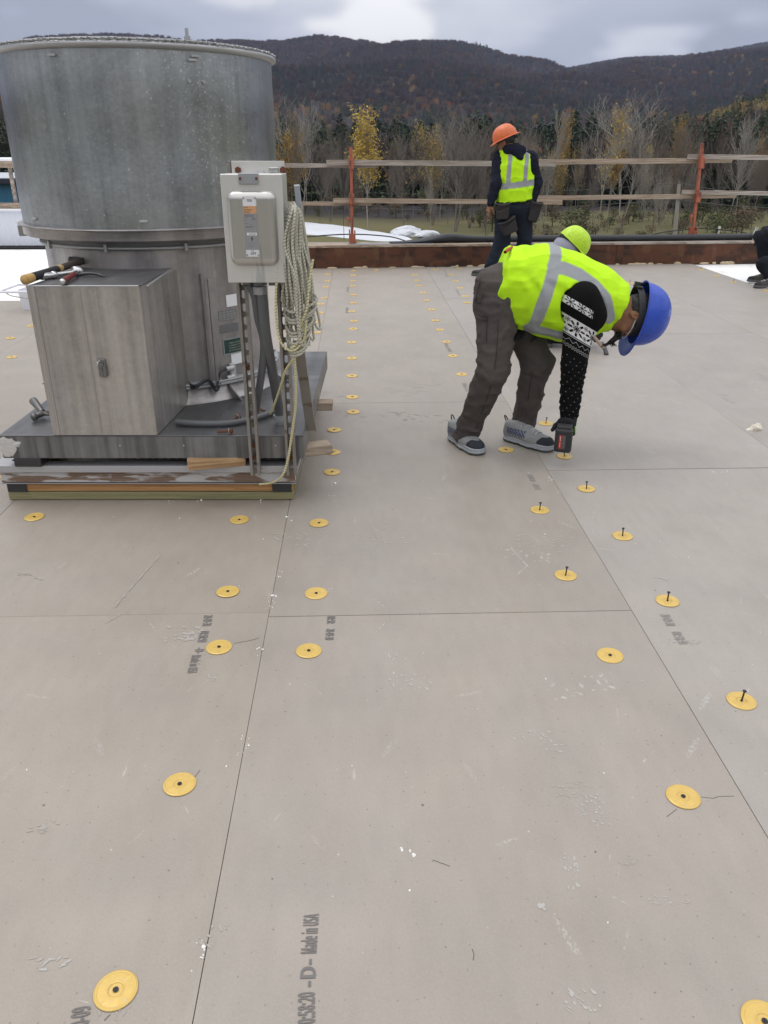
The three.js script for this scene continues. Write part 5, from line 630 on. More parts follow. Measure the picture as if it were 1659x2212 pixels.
// ---------------------------------------------------------------- rope coil hung on the switch handle
{
  const ropeTex = tex(64, 64, (x, y) => { const s = Math.sin((x / 64 * 3 + y / 64) * 6.2832) * 0.5 + 0.5, f = noise3(x * 0.7, y * 0.7, 0.5), k = 0.84 + 0.18 * s + 0.2 * (f - 0.5); return [0.50 * k, 0.485 * k, 0.395 * k]; }), ropeBump = tex(64, 64, (x, y) => { const s = Math.pow(Math.abs(Math.sin((x / 64 * 3 + y / 64) * Math.PI)), 0.7); return [s, s, s]; }, { linear: true });
  const rope = new THREE.MeshStandardMaterial({ map: ropeTex, bumpMap: ropeBump, bumpScale: 0.003, roughness: 0.9 }), ropeY = new THREE.MeshStandardMaterial({ map: ropeTex, color: rgb(1.25, 1.2, 0.85), bumpMap: ropeBump, bumpScale: 0.003, roughness: 0.85 });
  const strand = (pts, seg = 60, r = 0.0047) => { const c = new THREE.CatmullRomCurve3(pts), len = c.getLength(), g = new THREE.TubeGeometry(c, seg, r, 7, false), u = g.attributes.uv; for (let i = 0; i < u.count; i++) u.setXY(i, u.getX(i) * len / 0.036, u.getY(i)); return g; };
  const t = thing('rope_coil', 'hank of dirty twisted rope hanging from the switch handle', 'rope', J(640, 440, 3.03)), o = t.position, R = rng(55), loops = [];
  const P = (px, py, Z) => J(px, py, Z).sub(o);
  for (let i = 0; i < 17; i++) { const f = i / 16, z = 3.04 - 0.055 * Math.sin(f * 3.1) - 0.04 * R(), xa = mix(604, 652, f) + (R() - 0.5) * 13, xb = mix(614, 682, f) + (R() - 0.5) * 26, yb = 670 + R() * 90 - 20 * Math.abs(f - 0.5); const up = [P(632 + (R() - 0.5) * 10, 436 + R() * 8, 3.03), P(mix(622, 648, f), 452 + R() * 6, z + 0.005), P(xa - 2 + (R() - 0.5) * 8, 510 + R() * 24, z), P(mix(xa, xb, 0.45) + (R() - 0.5) * 16, 580 + R() * 24, z - 0.006 - 0.02 * R()), P(mix(xa, xb, 0.75) + (R() - 0.5) * 8, 650, z - 0.008), P(xb, yb - 12, z), P(xb + 4 + R() * 8, yb, z + 0.012), P(xb + 10, yb - 16, z + 0.026), P(mix(xa, xb, 0.7) + 6, 640, z + 0.03), P(mix(xa, xb, 0.3) + 4, 540, z + 0.028), P(mix(624, 650, f), 450, z + 0.02)]; loops.push(strand(up, 80)); }
  mesh('hank', merge(loops), rope, t);
  const turns = []; for (let i = 0; i < 8; i++) { const y = 655 + i * 14 + R() * 10, w = 30 - i * 3; turns.push(strand([P(640 - w, y, 3.02), P(630, y + 14, 2.965), P(650, y + 10, 2.96), P(655 + w, y - 14, 2.99), P(650 + w * 0.6, y - 30, 3.03), P(620, y - 22, 3.045), P(640 - w, y - 4, 3.03)], 50)); } mesh('tangled_loops', merge(turns), rope, t);
  mesh('loose_strand', strand([P(676, 560, 2.97), P(668, 610, 2.96), P(662, 668, 2.955), P(650, 700, 2.955), P(640, 745, 2.96), P(628, 752, 2.955)], 60), ropeY, t);
  mesh('loose_strand', strand([P(612, 500, 2.985), P(601, 570, 2.97), P(596, 640, 2.97), P(598, 700, 2.965), P(610, 745, 2.96), P(632, 758, 2.955), P(655, 735, 2.96), P(662, 690, 2.96)], 70), ropeY, t);
  mesh('tail', strand([P(652, 690, 2.965), P(655, 745, 2.975), P(640, 768, 3.0), P(617, 800, 3.06), P(606, 835, 3.13), P(590, 880, 3.20), P(584, 893, 3.23)], 60, 0.005), ropeY, t);
  mesh('tail', strand([P(636, 765, 3.0), P(639, 830, 3.02), P(638, 880, 3.05), P(630, 940, 3.08), P(620, 1000, 3.10), P(608, 1030, 3.11), P(585, 1043, 3.155), P(560, 1046, 3.165)], 80, 0.005), ropeY, t);
}
// ---------------------------------------------------------------- tools lying on the housing and the pan
const toolY = J(180, 618, CF - 0.004).y + 0.0042;
{ const a = G(55, 604, toolY + 0.020), b = G(183, 562, toolY + 0.028); const t = thing('framing_hammer', 'worn hammer with black taped wooden handle lying on the housing', 'hammer', a.clone().setY(toolY)); const q = p => p.clone().sub(t.position), d = b.clone().sub(a); const at = f => q(a.clone().addScaledVector(d, f));
  mesh('handle_end', new MB().taper(at(-0.01), at(0.09), 0.019, 0.018, 14, true).geo(), mat([0.50, 0.32, 0.11], 0.7), t); mesh('grip', new MB().taper(at(0.09), at(0.30), 0.0175, 0.016, 14, true).taper(at(0.30), at(0.52), 0.016, 0.0145, 14, true).geo(), mat([0.022, 0.022, 0.024], 0.75), t); mesh('handle', new MB().taper(at(0.50), at(0.56), 0.0155, 0.0155, 14, true).geo(), mat([0.48, 0.33, 0.15], 0.7), t); mesh('taped_neck', new MB().taper(at(0.56), at(0.93), 0.0145, 0.015, 10, true).geo(), mat([0.075, 0.058, 0.05], 0.8), t);
  const s = V(d.z, 0, -d.x).normalize(), hp = at(0.97), hm = mat([0.07, 0.062, 0.056], 0.6, 0.5); mesh('head', merge([bar(hp.clone().addScaledVector(s, 0.045), hp.clone().addScaledVector(s, -0.04), 0.032, 0.030), new MB().taper(hp.clone().addScaledVector(s, 0.045), hp.clone().addScaledVector(s, 0.062), 0.017, 0.017, 12, true).geo()]), hm, t); for (const k of [-1, 1]) mesh('claw', new MB().taper(hp.clone().addScaledVector(s, -0.04).add(d.clone().normalize().multiplyScalar(k * 0.008)), hp.clone().addScaledVector(s, -0.10).add(d.clone().normalize().multiplyScalar(k * 0.018)).add(V(0, -0.012, 0)), 0.010, 0.004, 6, true).geo(), hm, t); }
{ const p0 = G(88, 598, toolY + 0.014), p1 = G(172, 585, toolY + 0.018); const t = thing('ratchet_wrench', 'chrome socket ratchet with socket lying on the housing', 'wrench', p0.clone().setY(toolY)); const q = p => p.clone().sub(t.position), d = p1.clone().sub(p0), at = f => q(p0.clone().addScaledVector(d, f)); mesh('socket', new MB().taper(at(0), at(0.28), 0.0135, 0.0135, 18, true).taper(at(0.285), at(0.38), 0.0145, 0.0145, 18, true).geo(), steelBright, t); mesh('extension_bar', new MB().taper(at(0.38), at(0.86), 0.0085, 0.0085, 12, true).geo(), steelBright, t); mesh('ratchet_head', new MB().taper(at(0.86), at(1.04), 0.021, 0.021, 20, true).geo(), steelBright, t); mesh('selector', new MB().taper(at(1.042), at(1.055), 0.016, 0.014, 16, true).geo(), mat([0.03, 0.03, 0.03], 0.5), t);
  const e = q(G(136, 608, toolY + 0.013)), m = q(G(160, 592, toolY + 0.018)); mesh('grip', new MB().taper(e, m, 0.0125, 0.010, 14, true).geo(), mat([0.17, 0.035, 0.03], 0.5), t); const dd = e.clone().sub(m).normalize(); mesh('pommel', new MB().taper(e, e.clone().addScaledVector(dd, 0.012), 0.013, 0.011, 14, true).geo(), steelBright, t); mesh('neck', new MB().taper(m, at(0.95), 0.009, 0.010, 10, true).geo(), steelBright, t); }
{ const p = G(200, 596, toolY + 0.004), t = thing('pry_claw', 'dark steel nail claw lying beside the ratchet head', 'tool', p.clone().setY(toolY)); const m = mat([0.10, 0.10, 0.105], 0.4, 0.7); mesh('shank', tube([V(-0.045, 0.012, 0.0), V(-0.01, 0.014, -0.004), V(0.02, 0.010, -0.006), V(0.035, 0.006, -0.004)], 0.006, 16, 8), m, t); for (const k of [-1, 1]) mesh('claw_prong', new MB().taper(V(0.03, 0.007, -0.004 + k * 0.004), V(0.055, 0.003, k * 0.009), 0.005, 0.0015, 6, true).geo(), m, t); }
{ const p = G(192, 574, toolY + 0.003); const t = thing('fastening_plate', 'yellow fastening plate lying loose on the housing under the hammer', 'fastener', p.setY(toolY + 0.001)); mesh('plate', plateGeo, yellowMat, t); }
{ const p = G(92, 893, 0.335), t = thing('claw_hammer', 'all steel claw hammer lying on the left of the base pan', 'hammer', p.clone().setY(0.3165)); const m = mat([0.17, 0.165, 0.16], 0.4, 0.75), b = q => q; const a = G(75, 868, 0.345).sub(t.position), c = G(108, 897, 0.340).sub(t.position), e = G(70, 902, 0.335).sub(t.position); const md = a.clone().lerp(G(92, 893, 0.342).sub(t.position), 1); mesh('handle', new MB().taper(G(72, 866, 0.365).sub(t.position), G(92, 890, 0.340).sub(t.position), 0.019, 0.013, 12, true).geo(), m, t); mesh('head', new MB().taper(e, e.clone().lerp(md, 0.35), 0.017, 0.017, 14, true).taper(e.clone().lerp(md, 0.35), md, 0.012, 0.013, 12, true).geo(), m, t); for (const k of [-1, 1]) mesh('claw', new MB().taper(md, G(112, 893 + k * 3, 0.334).sub(t.position), 0.011, 0.004, 6, true).geo(), m, t); }
// white plastic tub behind the fan, on the bare insulation
{ const a = G(14, 676, -0.013), b = G(66, 677, -0.013), w = b.x - a.x + 0.25, t = thing('plastic_tub', 'white translucent plastic tub standing on the insulation behind the fan', 'tub', V(a.x + w / 2, -0.012, a.z - 0.2)); const m = mat([0.78, 0.79, 0.84], 0.4), h = 0.2; const wall = (() => { const g = new THREE.CylinderGeometry(0.71 * 0.56, 0.71 * 0.5, h, 4, 1, true); g.rotateY(Math.PI / 4); g.scale(w, 1, 0.40); g.translate(0, h / 2, 0); const i = g.clone(); i.scale(0.96, 1, 0.96); return merge([g.toNonIndexed(), i.toNonIndexed()]); })(); wall.computeVertexNormals(); m.side = THREE.DoubleSide; mesh('tub_wall', wall, m, t); mesh('tub_floor', bx(w * 0.97 * 1.0, 0.006, 0.38, 0, 0.004, 0), m, t); mesh('tub_lip', merge([rb(w * 1.16, 0.02, 0.03, 0, h, 0.228, 0.006), rb(w * 1.16, 0.02, 0.03, 0, h, -0.228, 0.006), rb(0.03, 0.02, 0.43, w * 0.565, h, 0, 0.006), rb(0.03, 0.02, 0.43, -w * 0.565, h, 0, 0.006)]), m, t); mesh('wire_bail', tube([V(-w * 0.55, h, 0.1), V(-w * 0.3, h - 0.03, 0.25), V(w * 0.2, h - 0.06, 0.25), V(w * 0.5, h - 0.03, 0.235)], 0.005, 30, 6), mat([0.4, 0.36, 0.33], 0.5), t); }

// ================================================================ people: bodies and clothes as smooth fields
class Field {
  constructor(lo, hi, cell) { this.c = cell; this.o = lo.clone(); this.nx = Math.ceil((hi.x - lo.x) / cell) + 1; this.ny = Math.ceil((hi.y - lo.y) / cell) + 1; this.nz = Math.ceil((hi.z - lo.z) / cell) + 1; this.f = new Float32Array(this.nx * this.ny * this.nz).fill(0.2); }
  each(lo, hi, fn) { const { c, o, nx, ny, nz, f } = this; const a = Math.max(0, Math.floor((lo.x - o.x) / c)), b = Math.min(nx - 1, Math.ceil((hi.x - o.x) / c)), d = Math.max(0, Math.floor((lo.y - o.y) / c)), e = Math.min(ny - 1, Math.ceil((hi.y - o.y) / c)), g = Math.max(0, Math.floor((lo.z - o.z) / c)), h = Math.min(nz - 1, Math.ceil((hi.z - o.z) / c)); for (let k = g; k <= h; k++) for (let j = d; j <= e; j++) { let i0 = (k * ny + j) * nx; for (let i = a; i <= b; i++) f[i0 + i] = fn(f[i0 + i], o.x + i * c, o.y + j * c, o.z + k * c); } return this; }
  all(fn) { return this.each(this.o, this.o.clone().add(V(this.nx, this.ny, this.nz).multiplyScalar(this.c)), fn); }
  static smin(a, b, k) { if (k <= 0) return Math.min(a, b); const h = Math.max(k - Math.abs(a - b), 0) / k; return Math.min(a, b) - h * h * k * 0.25; }
  // tapered capsule; flat squeezes it along an axis
  cap(a, b, r0, r1, k = 0.02, flat = null, s = 1) {
    const m = Math.max(r0, r1) * Math.max(1, 1 / s) + k + 0.03, lo = V(Math.min(a.x, b.x) - m, Math.min(a.y, b.y) - m, Math.min(a.z, b.z) - m), hi = V(Math.max(a.x, b.x) + m, Math.max(a.y, b.y) + m, Math.max(a.z, b.z) + m), dx = b.x - a.x, dy = b.y - a.y, dz = b.z - a.z, L = dx * dx + dy * dy + dz * dz || 1e-9;
    return this.each(lo, hi, (v, x, y, z) => { let px = x - a.x, py = y - a.y, pz = z - a.z; const t = clamp((px * dx + py * dy + pz * dz) / L); px -= dx * t; py -= dy * t; pz -= dz * t; if (flat) { const q = (px * flat.x + py * flat.y + pz * flat.z) * (s - 1); px += flat.x * q; py += flat.y * q; pz += flat.z * q; } return Field.smin(v, Math.sqrt(px * px + py * py + pz * pz) - mix(r0, r1, t), k); });
  }
  ell(c, r, q = null, k = 0.02) { const m = Math.max(r.x, r.y, r.z) + k + 0.03, qi = q ? q.clone().invert() : null, p = V(0, 0, 0), mr = Math.min(r.x, r.y, r.z); return this.each(V(c.x - m, c.y - m, c.z - m), V(c.x + m, c.y + m, c.z + m), (v, x, y, z) => { p.set(x - c.x, y - c.y, z - c.z); if (qi) p.applyQuaternion(qi); const n = Math.hypot(p.x / r.x, p.y / r.y, p.z / r.z), g = Math.hypot(p.x / (r.x * r.x), p.y / (r.y * r.y), p.z / (r.z * r.z)); return Field.smin(v, g > 1e-6 ? n * (n - 1) / g : -mr, k); }); }
  carve(c, r, q = null, k = 0.006) { const m = Math.max(r.x, r.y, r.z) + 0.02, qi = q ? q.clone().invert() : null, p = V(0, 0, 0); return this.each(V(c.x - m, c.y - m, c.z - m), V(c.x + m, c.y + m, c.z + m), (v, x, y, z) => { p.set(x - c.x, y - c.y, z - c.z); if (qi) p.applyQuaternion(qi); const n = Math.hypot(p.x / r.x, p.y / r.y, p.z / r.z), g = Math.hypot(p.x / (r.x * r.x), p.y / (r.y * r.y), p.z / (r.z * r.z)); const d = g > 1e-6 ? n * (n - 1) / g : -r.x; return -Field.smin(-v, d, k); }); }
  cut(p, n, k = 0) { return this.all((v, x, y, z) => { const d = (x - p.x) * n.x + (y - p.y) * n.y + (z - p.z) * n.z; return k ? -Field.smin(-v, -d, k) : Math.max(v, d); }); }   // removes the side n points to
  wrinkle(amp, sc, seed, w = null) { return this.all((v, x, y, z) => Math.abs(v) < 0.06 ? v + amp * (w ? w(x, y, z) : 1) * (fbm(x * sc + seed, y * sc + seed, z * sc + seed, 2) - 0.5) * 2 : v); }
  folds(amp, sc, seed, sx = 1, sy = 1, sz = 1) { return this.all((v, x, y, z) => { if (Math.abs(v) > 0.06) return v; const n = noise3(x * sc * sx + seed, y * sc * sy + seed, z * sc * sz + seed), m = noise3(x * sc * 2.1 * sx + seed + 9, y * sc * 2.1 * sy, z * sc * 2.1 * sz); const r = 1 - Math.abs(2 * n - 1), q = 1 - Math.abs(2 * m - 1); return v - amp * (r * r * r * r - 0.25) - amp * 0.4 * (q * q * q - 0.3); }); }
  mesh(color) {                                                      // surface nets
    const { nx, ny, nz, f, o, c } = this, id = new Int32Array(nx * ny * nz).fill(-1), P = [], I = [], N = []; const at = (i, j, k) => f[(k * ny + j) * nx + i];
    for (let k = 0; k < nz - 1; k++) for (let j = 0; j < ny - 1; j++) for (let i = 0; i < nx - 1; i++) {
      const b = (k * ny + j) * nx + i; const v = [f[b], f[b + 1], f[b + nx], f[b + nx + 1], f[b + nx * ny], f[b + nx * ny + 1], f[b + nx * ny + nx], f[b + nx * ny + nx + 1]]; let s = 0; for (let q = 0; q < 8; q++) if (v[q] < 0) s++; if (s === 0 || s === 8) continue;
      let x = 0, y = 0, z = 0, n = 0; const E = (p, q, ax) => { if ((v[p] < 0) === (v[q] < 0)) return; const t = v[p] / (v[p] - v[q]); x += (p & 1) + (ax === 0 ? t : 0); y += ((p >> 1) & 1) + (ax === 1 ? t : 0); z += ((p >> 2) & 1) + (ax === 2 ? t : 0); n++; };
      E(0, 1, 0); E(2, 3, 0); E(4, 5, 0); E(6, 7, 0); E(0, 2, 1); E(1, 3, 1); E(4, 6, 1); E(5, 7, 1); E(0, 4, 2); E(1, 5, 2); E(2, 6, 2); E(3, 7, 2);
      id[b] = P.length / 3; P.push(o.x + (i + x / n) * c, o.y + (j + y / n) * c, o.z + (k + z / n) * c);
    }
    for (let k = 1; k < nz - 1; k++) for (let j = 1; j < ny - 1; j++) for (let i = 1; i < nx - 1; i++) { const v = at(i, j, k), b = (k * ny + j) * nx + i; const q = (a, b2, c2, d, flip) => { const A = id[a], B = id[b2], C = id[c2], D = id[d]; if (A < 0 || B < 0 || C < 0 || D < 0) return; if (flip) I.push(A, C, B, A, D, C); else I.push(A, B, C, A, C, D); };
      if ((v < 0) !== (at(i + 1, j, k) < 0)) q(b - nx - nx * ny, b - nx * ny, b, b - nx, v >= 0);
      if ((v < 0) !== (at(i, j + 1, k) < 0)) q(b - 1 - nx * ny, b - nx * ny, b, b - 1, v < 0);
      if ((v < 0) !== (at(i, j, k + 1) < 0)) q(b - 1 - nx, b - nx, b, b - 1, v >= 0); }
    const g = new THREE.BufferGeometry(); g.setAttribute('position', new THREE.Float32BufferAttribute(P, 3)); g.setIndex(I); g.computeVertexNormals();
    if (color) { const C = []; const nn = g.attributes.normal; for (let i = 0; i < P.length; i += 3) C.push(...color(P[i], P[i + 1], P[i + 2], nn.getX(i / 3), nn.getY(i / 3), nn.getZ(i / 3))); g.setAttribute('color', new THREE.Float32BufferAttribute(C, 3)); }
    return g;
  }
}
function fieldAround(pts, m, cell) { const lo = V(1e9, 1e9, 1e9), hi = V(-1e9, -1e9, -1e9); for (const p of pts) { lo.min(p); hi.max(p); } return new Field(lo.subScalar(m), hi.addScalar(m), cell); }
const segDist = (p, a, b) => { const d = b.clone().sub(a), t = clamp(p.clone().sub(a).dot(d) / d.lengthSq()); return [p.distanceTo(a.clone().addScaledVector(d, t)), t]; };
const vc = (rough = 0.9, extra = {}) => new THREE.MeshPhysicalMaterial({ vertexColors: true, roughness: rough, specularIntensity: 0.4, ...extra });
const cloth = c => new THREE.MeshPhysicalMaterial({ color: rgb(...c), roughness: 0.95, specularIntensity: 0.3 });
const fabricBump = tex(128, 128, (x, y) => { const q = 0.5 + 0.25 * Math.sin(x * 0.8) * Math.sin(y * 0.8) + 0.3 * (hash3(x, y, 9) - 0.5); return [q, q, q]; }, { linear: true });
const paint = (g, fn) => { const p = g.attributes.position, n = g.attributes.normal, C = new Float32Array(p.count * 3); for (let i = 0; i < p.count; i++) { const c = fn(p.getX(i), p.getY(i), p.getZ(i), n ? n.getX(i) : 0, n ? n.getY(i) : 0, n ? n.getZ(i) : 0); C[3 * i] = c[0]; C[3 * i + 1] = c[1]; C[3 * i + 2] = c[2]; } g.setAttribute('color', new THREE.BufferAttribute(C, 3)); return g; };
const skinMat = vc(0.55);
// ---- head with a face; local axes: y to the crown, z to the face. Returned in the local frame.
const headCache = {};
function headGeo(cell = 0.004, skin = [0.27, 0.135, 0.08]) {
  const key = cell; if (headCache[key]) return headCache[key].clone();
  const f = new Field(V(-0.10, -0.17, -0.125), V(0.10, 0.135, 0.14), cell);
  f.ell(V(0, 0.03, -0.012), V(0.076, 0.092, 0.096), null, 0); f.ell(V(0, -0.03, 0.022), V(0.060, 0.072, 0.072), null, 0.03); f.cap(V(-0.02, -0.088, 0.056), V(0.02, -0.088, 0.056), 0.024, 0.024, 0.03);   // skull, face, chin
  for (const s of [-1, 1]) { f.cap(V(s * 0.052, -0.052, 0.0), V(s * 0.03, -0.082, 0.05), 0.022, 0.02, 0.025); f.ell(V(s * 0.036, -0.022, 0.066), V(0.022, 0.017, 0.017), null, 0.02); f.carve(V(s * 0.032, 0.004, 0.092), V(0.019, 0.012, 0.014), null, 0.012); f.ell(V(s * 0.031, 0.003, 0.074), V(0.0125, 0.0095, 0.0125), null, 0.004); f.cap(V(s * 0.014, 0.020, 0.085), V(s * 0.048, 0.021, 0.068), 0.008, 0.006, 0.014); f.ell(V(s * 0.080, -0.004, -0.008), V(0.010, 0.031, 0.019), new THREE.Quaternion().setFromEuler(new THREE.Euler(0.2, s * 0.45, s * -0.12)), 0.006); f.carve(V(s * 0.092, -0.002, -0.002), V(0.007, 0.016, 0.010), null, 0.004); }
  f.cap(V(0, 0.008, 0.086), V(0, -0.028, 0.106), 0.008, 0.0125, 0.012); for (const s of [-1, 1]) f.ell(V(s * 0.0125, -0.032, 0.094), V(0.009, 0.008, 0.010), null, 0.008);
  f.cap(V(-0.019, -0.058, 0.083), V(0.019, -0.058, 0.083), 0.0065, 0.0065, 0.008); f.cap(V(-0.016, -0.067, 0.083), V(0.016, -0.067, 0.083), 0.0068, 0.0068, 0.007); f.carve(V(0, -0.0625, 0.097), V(0.024, 0.0022, 0.011), null, 0.003);
  f.cap(V(0, -0.06, -0.025), V(0, -0.17, -0.045), 0.052, 0.056, 0.03);
  const g = f.mesh((x, y, z) => { const n = 0.9 + 0.2 * noise3(x * 90, y * 90, z * 90); let c = skin.map(v => v * n); if (z > 0.07 && Math.abs(y + 0.0625) < 0.011 && Math.abs(x) < 0.024) c = [skin[0] * 0.85, skin[1] * 0.62, skin[2] * 0.62]; for (const s of [-1, 1]) { const d = Math.hypot(x - s * 0.031, y - 0.003); if (z > 0.075 && d < 0.0115 && Math.abs(y - 0.003) < 0.005) c = d < 0.005 ? [0.02, 0.012, 0.01] : [0.5, 0.47, 0.44]; if (z > 0.06 && Math.abs(y - 0.021) < 0.005 && Math.abs(x - s * 0.031) < 0.019) c = [0.02, 0.016, 0.014]; } return c; });
  headCache[key] = g; return g.clone();
}
function hairGeo(cell = 0.006) { const f = new Field(V(-0.11, -0.12, -0.135), V(0.11, 0.15, 0.13), cell); f.ell(V(0, 0.035, -0.016), V(0.084, 0.096, 0.102), null, 0); f.cut(V(0, 0.035, 0.055), V(0, -0.35, 1).normalize(), 0.01); f.cut(V(0, -0.045, 0), V(0, -1, 0.25).normalize(), 0.01); for (const s of [-1, 1]) f.carve(V(s * 0.09, -0.01, 0.012), V(0.03, 0.036, 0.034), null, 0.008); f.wrinkle(0.004, 90, 3); return f.mesh(); }
const hairMat = mat([0.012, 0.010, 0.010], 0.6);
// ---- hand: wrist at the origin, fingers along -y, palm facing +z, thumb on the +x side
function handGeo({ curl = 0.3, side = 1, cell = 0.0035, fat = 1, color = [0.27, 0.135, 0.08] } = {}) {
  const f = new Field(V(-0.095, -0.23, -0.07), V(0.095, 0.05, 0.13), cell), s = side;
  f.cap(V(0, 0.04, 0), V(0, -0.012, 0), 0.026 * fat, 0.025 * fat, 0.01, V(0, 0, 1), 1.35); for (let i = 0; i < 4; i++) { const x = s * (0.030 - i * 0.020); f.cap(V(x * 0.55, -0.015, 0), V(x, -0.088 + Math.abs(i - 1.3) * 0.004, 0.001), 0.015 * fat, 0.0115 * fat, 0.016); }
  const len = [[0.042, 0.025, 0.021], [0.046, 0.029, 0.022], [0.043, 0.027, 0.022], [0.034, 0.021, 0.019]];
  for (let i = 0; i < 4; i++) { let p = V(s * (0.030 - i * 0.020), -0.088 + Math.abs(i - 1.3) * 0.004, 0.001), a = curl * (0.5 + 0.08 * i), spread = s * (0.07 - i * 0.045) * (1 - clamp(curl)); let r = (i === 3 ? 0.0085 : 0.0096) * fat; for (let k = 0; k < 3; k++) { const d = V(spread, -Math.cos(a), Math.sin(a)).normalize(), q = p.clone().addScaledVector(d, len[i][k]); f.cap(p, q, r, r * 0.92, k ? 0.004 : 0.010); p = q; r *= 0.92; a += curl * (0.95 + 0.1 * k); } }
  { let p = V(s * 0.022, -0.022, 0.006); const c = curl; for (const [d, l, r] of [[V(s * 0.75, -0.6, 0.25 + 0.35 * c), 0.042, 0.0145], [V(s * (0.42 - 0.3 * c), -0.75, 0.35 + 0.5 * c), 0.034, 0.0112], [V(s * (0.2 - 0.5 * c), -0.8, 0.3 + 0.5 * c), 0.027, 0.0098]]) { const q = p.clone().addScaledVector(d.normalize(), l); f.cap(p, q, r * fat, r * 0.88 * fat, 0.008); p = q; } }
  return f.mesh(typeof color === 'function' ? color : (x, y, z) => color.map(v => v * (0.92 + 0.16 * noise3(x * 70, y * 70, z * 70))));
}
function frame(origin, yAxis, zHint) { const y = yAxis.clone().normalize(), x = y.clone().cross(zHint).normalize(), z = x.clone().cross(y).normalize(); const m = new THREE.Matrix4().makeBasis(x, y, z); m.setPosition(origin); return m; }
const hatScuff = tex(512, 256, (x, y) => { const s = smooth(0.60, 0.72, fbm(x * 0.05, y * 0.05, 0, 5)), l = smooth(0.80, 0.86, noise3(x * 0.03 + y * 0.2, y * 0.03, 0.5)), k = 0.80 + 0.14 * (fbm(x * 0.02, y * 0.02 + 5, 0, 4)) + 0.04 * hash3(x, y, 1); const v = clamp(k * (1 - 0.22 * s) + 0.10 * l); return [v, v, v]; }), hatRough = tex(256, 128, (x, y) => { const q = 0.42 + 0.5 * (fbm(x * 0.06, y * 0.06, 0, 4) - 0.3); return [q, q, q]; }, { linear: true });
// ---- hard hat: origin at the centre of the rim, y to the crown, z to the visor
function hardHat(parent, M, color, fullBrim, scale = 1) {
  const g = new THREE.Group(); g.name = 'hard_hat'; parent.add(g); g.applyMatrix4(M); g.scale.multiplyScalar(scale);
  const shell = new THREE.MeshPhysicalMaterial({ color: rgb(...color), roughness: 0.38, clearcoat: 0.25, clearcoatRoughness: 0.3 }); const A = 64, B = 22, P = [], I = [];
  const rad = a => { const c = Math.cos(a), s = Math.sin(a); return [0.118 * s, 0.142 * c + (c > 0 ? 0.004 * c : 0)]; };                 // a = 0 at the visor
  for (let j = 0; j <= B; j++) for (let i = 0; i <= A; i++) { const a = i / A * 2 * Math.PI, t = j / B * Math.PI / 2, [x, z] = rad(a), k = Math.pow(Math.cos(t), 0.86); let y = 0.138 * Math.pow(Math.sin(t), 0.94), X = x * k, Z = z * k; const rid = Math.exp(-Math.pow(X / 0.013, 2)) * smooth(0.35, 0.85, Math.sin(t)) * 0.006 + Math.exp(-Math.pow((Math.abs(X) - 0.042) / 0.008, 2)) * smooth(0.5, 0.85, Math.sin(t)) * 0.0035 * (fullBrim ? 0.5 : 1); y += rid; P.push(X, y, Z); }
  for (let j = 0; j < B; j++) for (let i = 0; i < A; i++) { const a = j * (A + 1) + i, b = a + A + 1; I.push(a, a + 1, b, a + 1, b + 1, b); }
  const sg = new THREE.BufferGeometry(); sg.setAttribute('position', new THREE.Float32BufferAttribute(P, 3)); sg.setIndex(I); sg.computeVertexNormals(); { const U = []; for (let j = 0; j <= B; j++) for (let i = 0; i <= A; i++) U.push(i / A * 3, j / B); sg.setAttribute('uv', new THREE.Float32BufferAttribute(U, 2)); shell.map = hatScuff; shell.roughnessMap = hatRough; shell.roughness = 0.9; } shell.side = THREE.DoubleSide; const s = mesh('shell', sg, shell, g);
  const Q = [], K = []; const outr = a => { const c = Math.cos(a); return fullBrim ? 0.034 + 0.012 * Math.max(0, c) : 0.007 + 0.048 * smooth(0.25, 0.85, c) }; const drop = a => (fullBrim ? -0.010 : -0.004) - (fullBrim ? 0.006 : 0.020) * smooth(0.2, 0.95, Math.cos(a));
  const prof = [[0, 0.002, 0], [0.5, 0.002, 0.55], [1, 0.0015, 1], [1, -0.0025, 1.05], [0.5, -0.0015, 0.6], [-0.1, -0.003, 0]]; for (let i = 0; i <= A; i++) { const a = i / A * 2 * Math.PI, [x, z] = rad(a), n = Math.hypot(x, z), o = outr(a), dr = drop(a); for (const [u, y, q] of prof) Q.push(x + x / n * o * u, y + dr * q, z + z / n * o * u); } const n6 = prof.length; for (let i = 0; i < A; i++) for (let j = 0; j < n6; j++) { const m = (j + 1) % n6, a = i * n6, b = a + n6; K.push(a + j, a + m, b + m, a + j, b + m, b + j); }
  const bg = new THREE.BufferGeometry(); bg.setAttribute('position', new THREE.Float32BufferAttribute(Q, 3)); bg.setIndex(K); bg.computeVertexNormals(); mesh('brim', bg, shell, g);
  const band = []; for (let i = 0; i < 40; i++) { const a0 = i / 40 * 6.2832, a1 = (i + 1) / 40 * 6.2832, p = a => V(0.094 * Math.sin(a), -0.012 - 0.022 * Math.max(0, -Math.cos(a)), 0.112 * Math.cos(a) - 0.004); band.push(bar(p(a0), p(a1).add(V(1e-4, 0, 0)), 0.003, 0.030)); } mesh('suspension_band', merge(band), mat([0.03, 0.03, 0.033], 0.7), g); mesh('ratchet_knob', merge([turn(cyl(0.020, 0.018, 0.016, 0, 0, 0, 14), Math.PI / 2).translate(0, -0.038, -0.128), rb(0.09, 0.024, 0.010, 0, -0.036, -0.116, 0.004)]), mat([0.028, 0.028, 0.03], 0.6), g);
  return g;
}
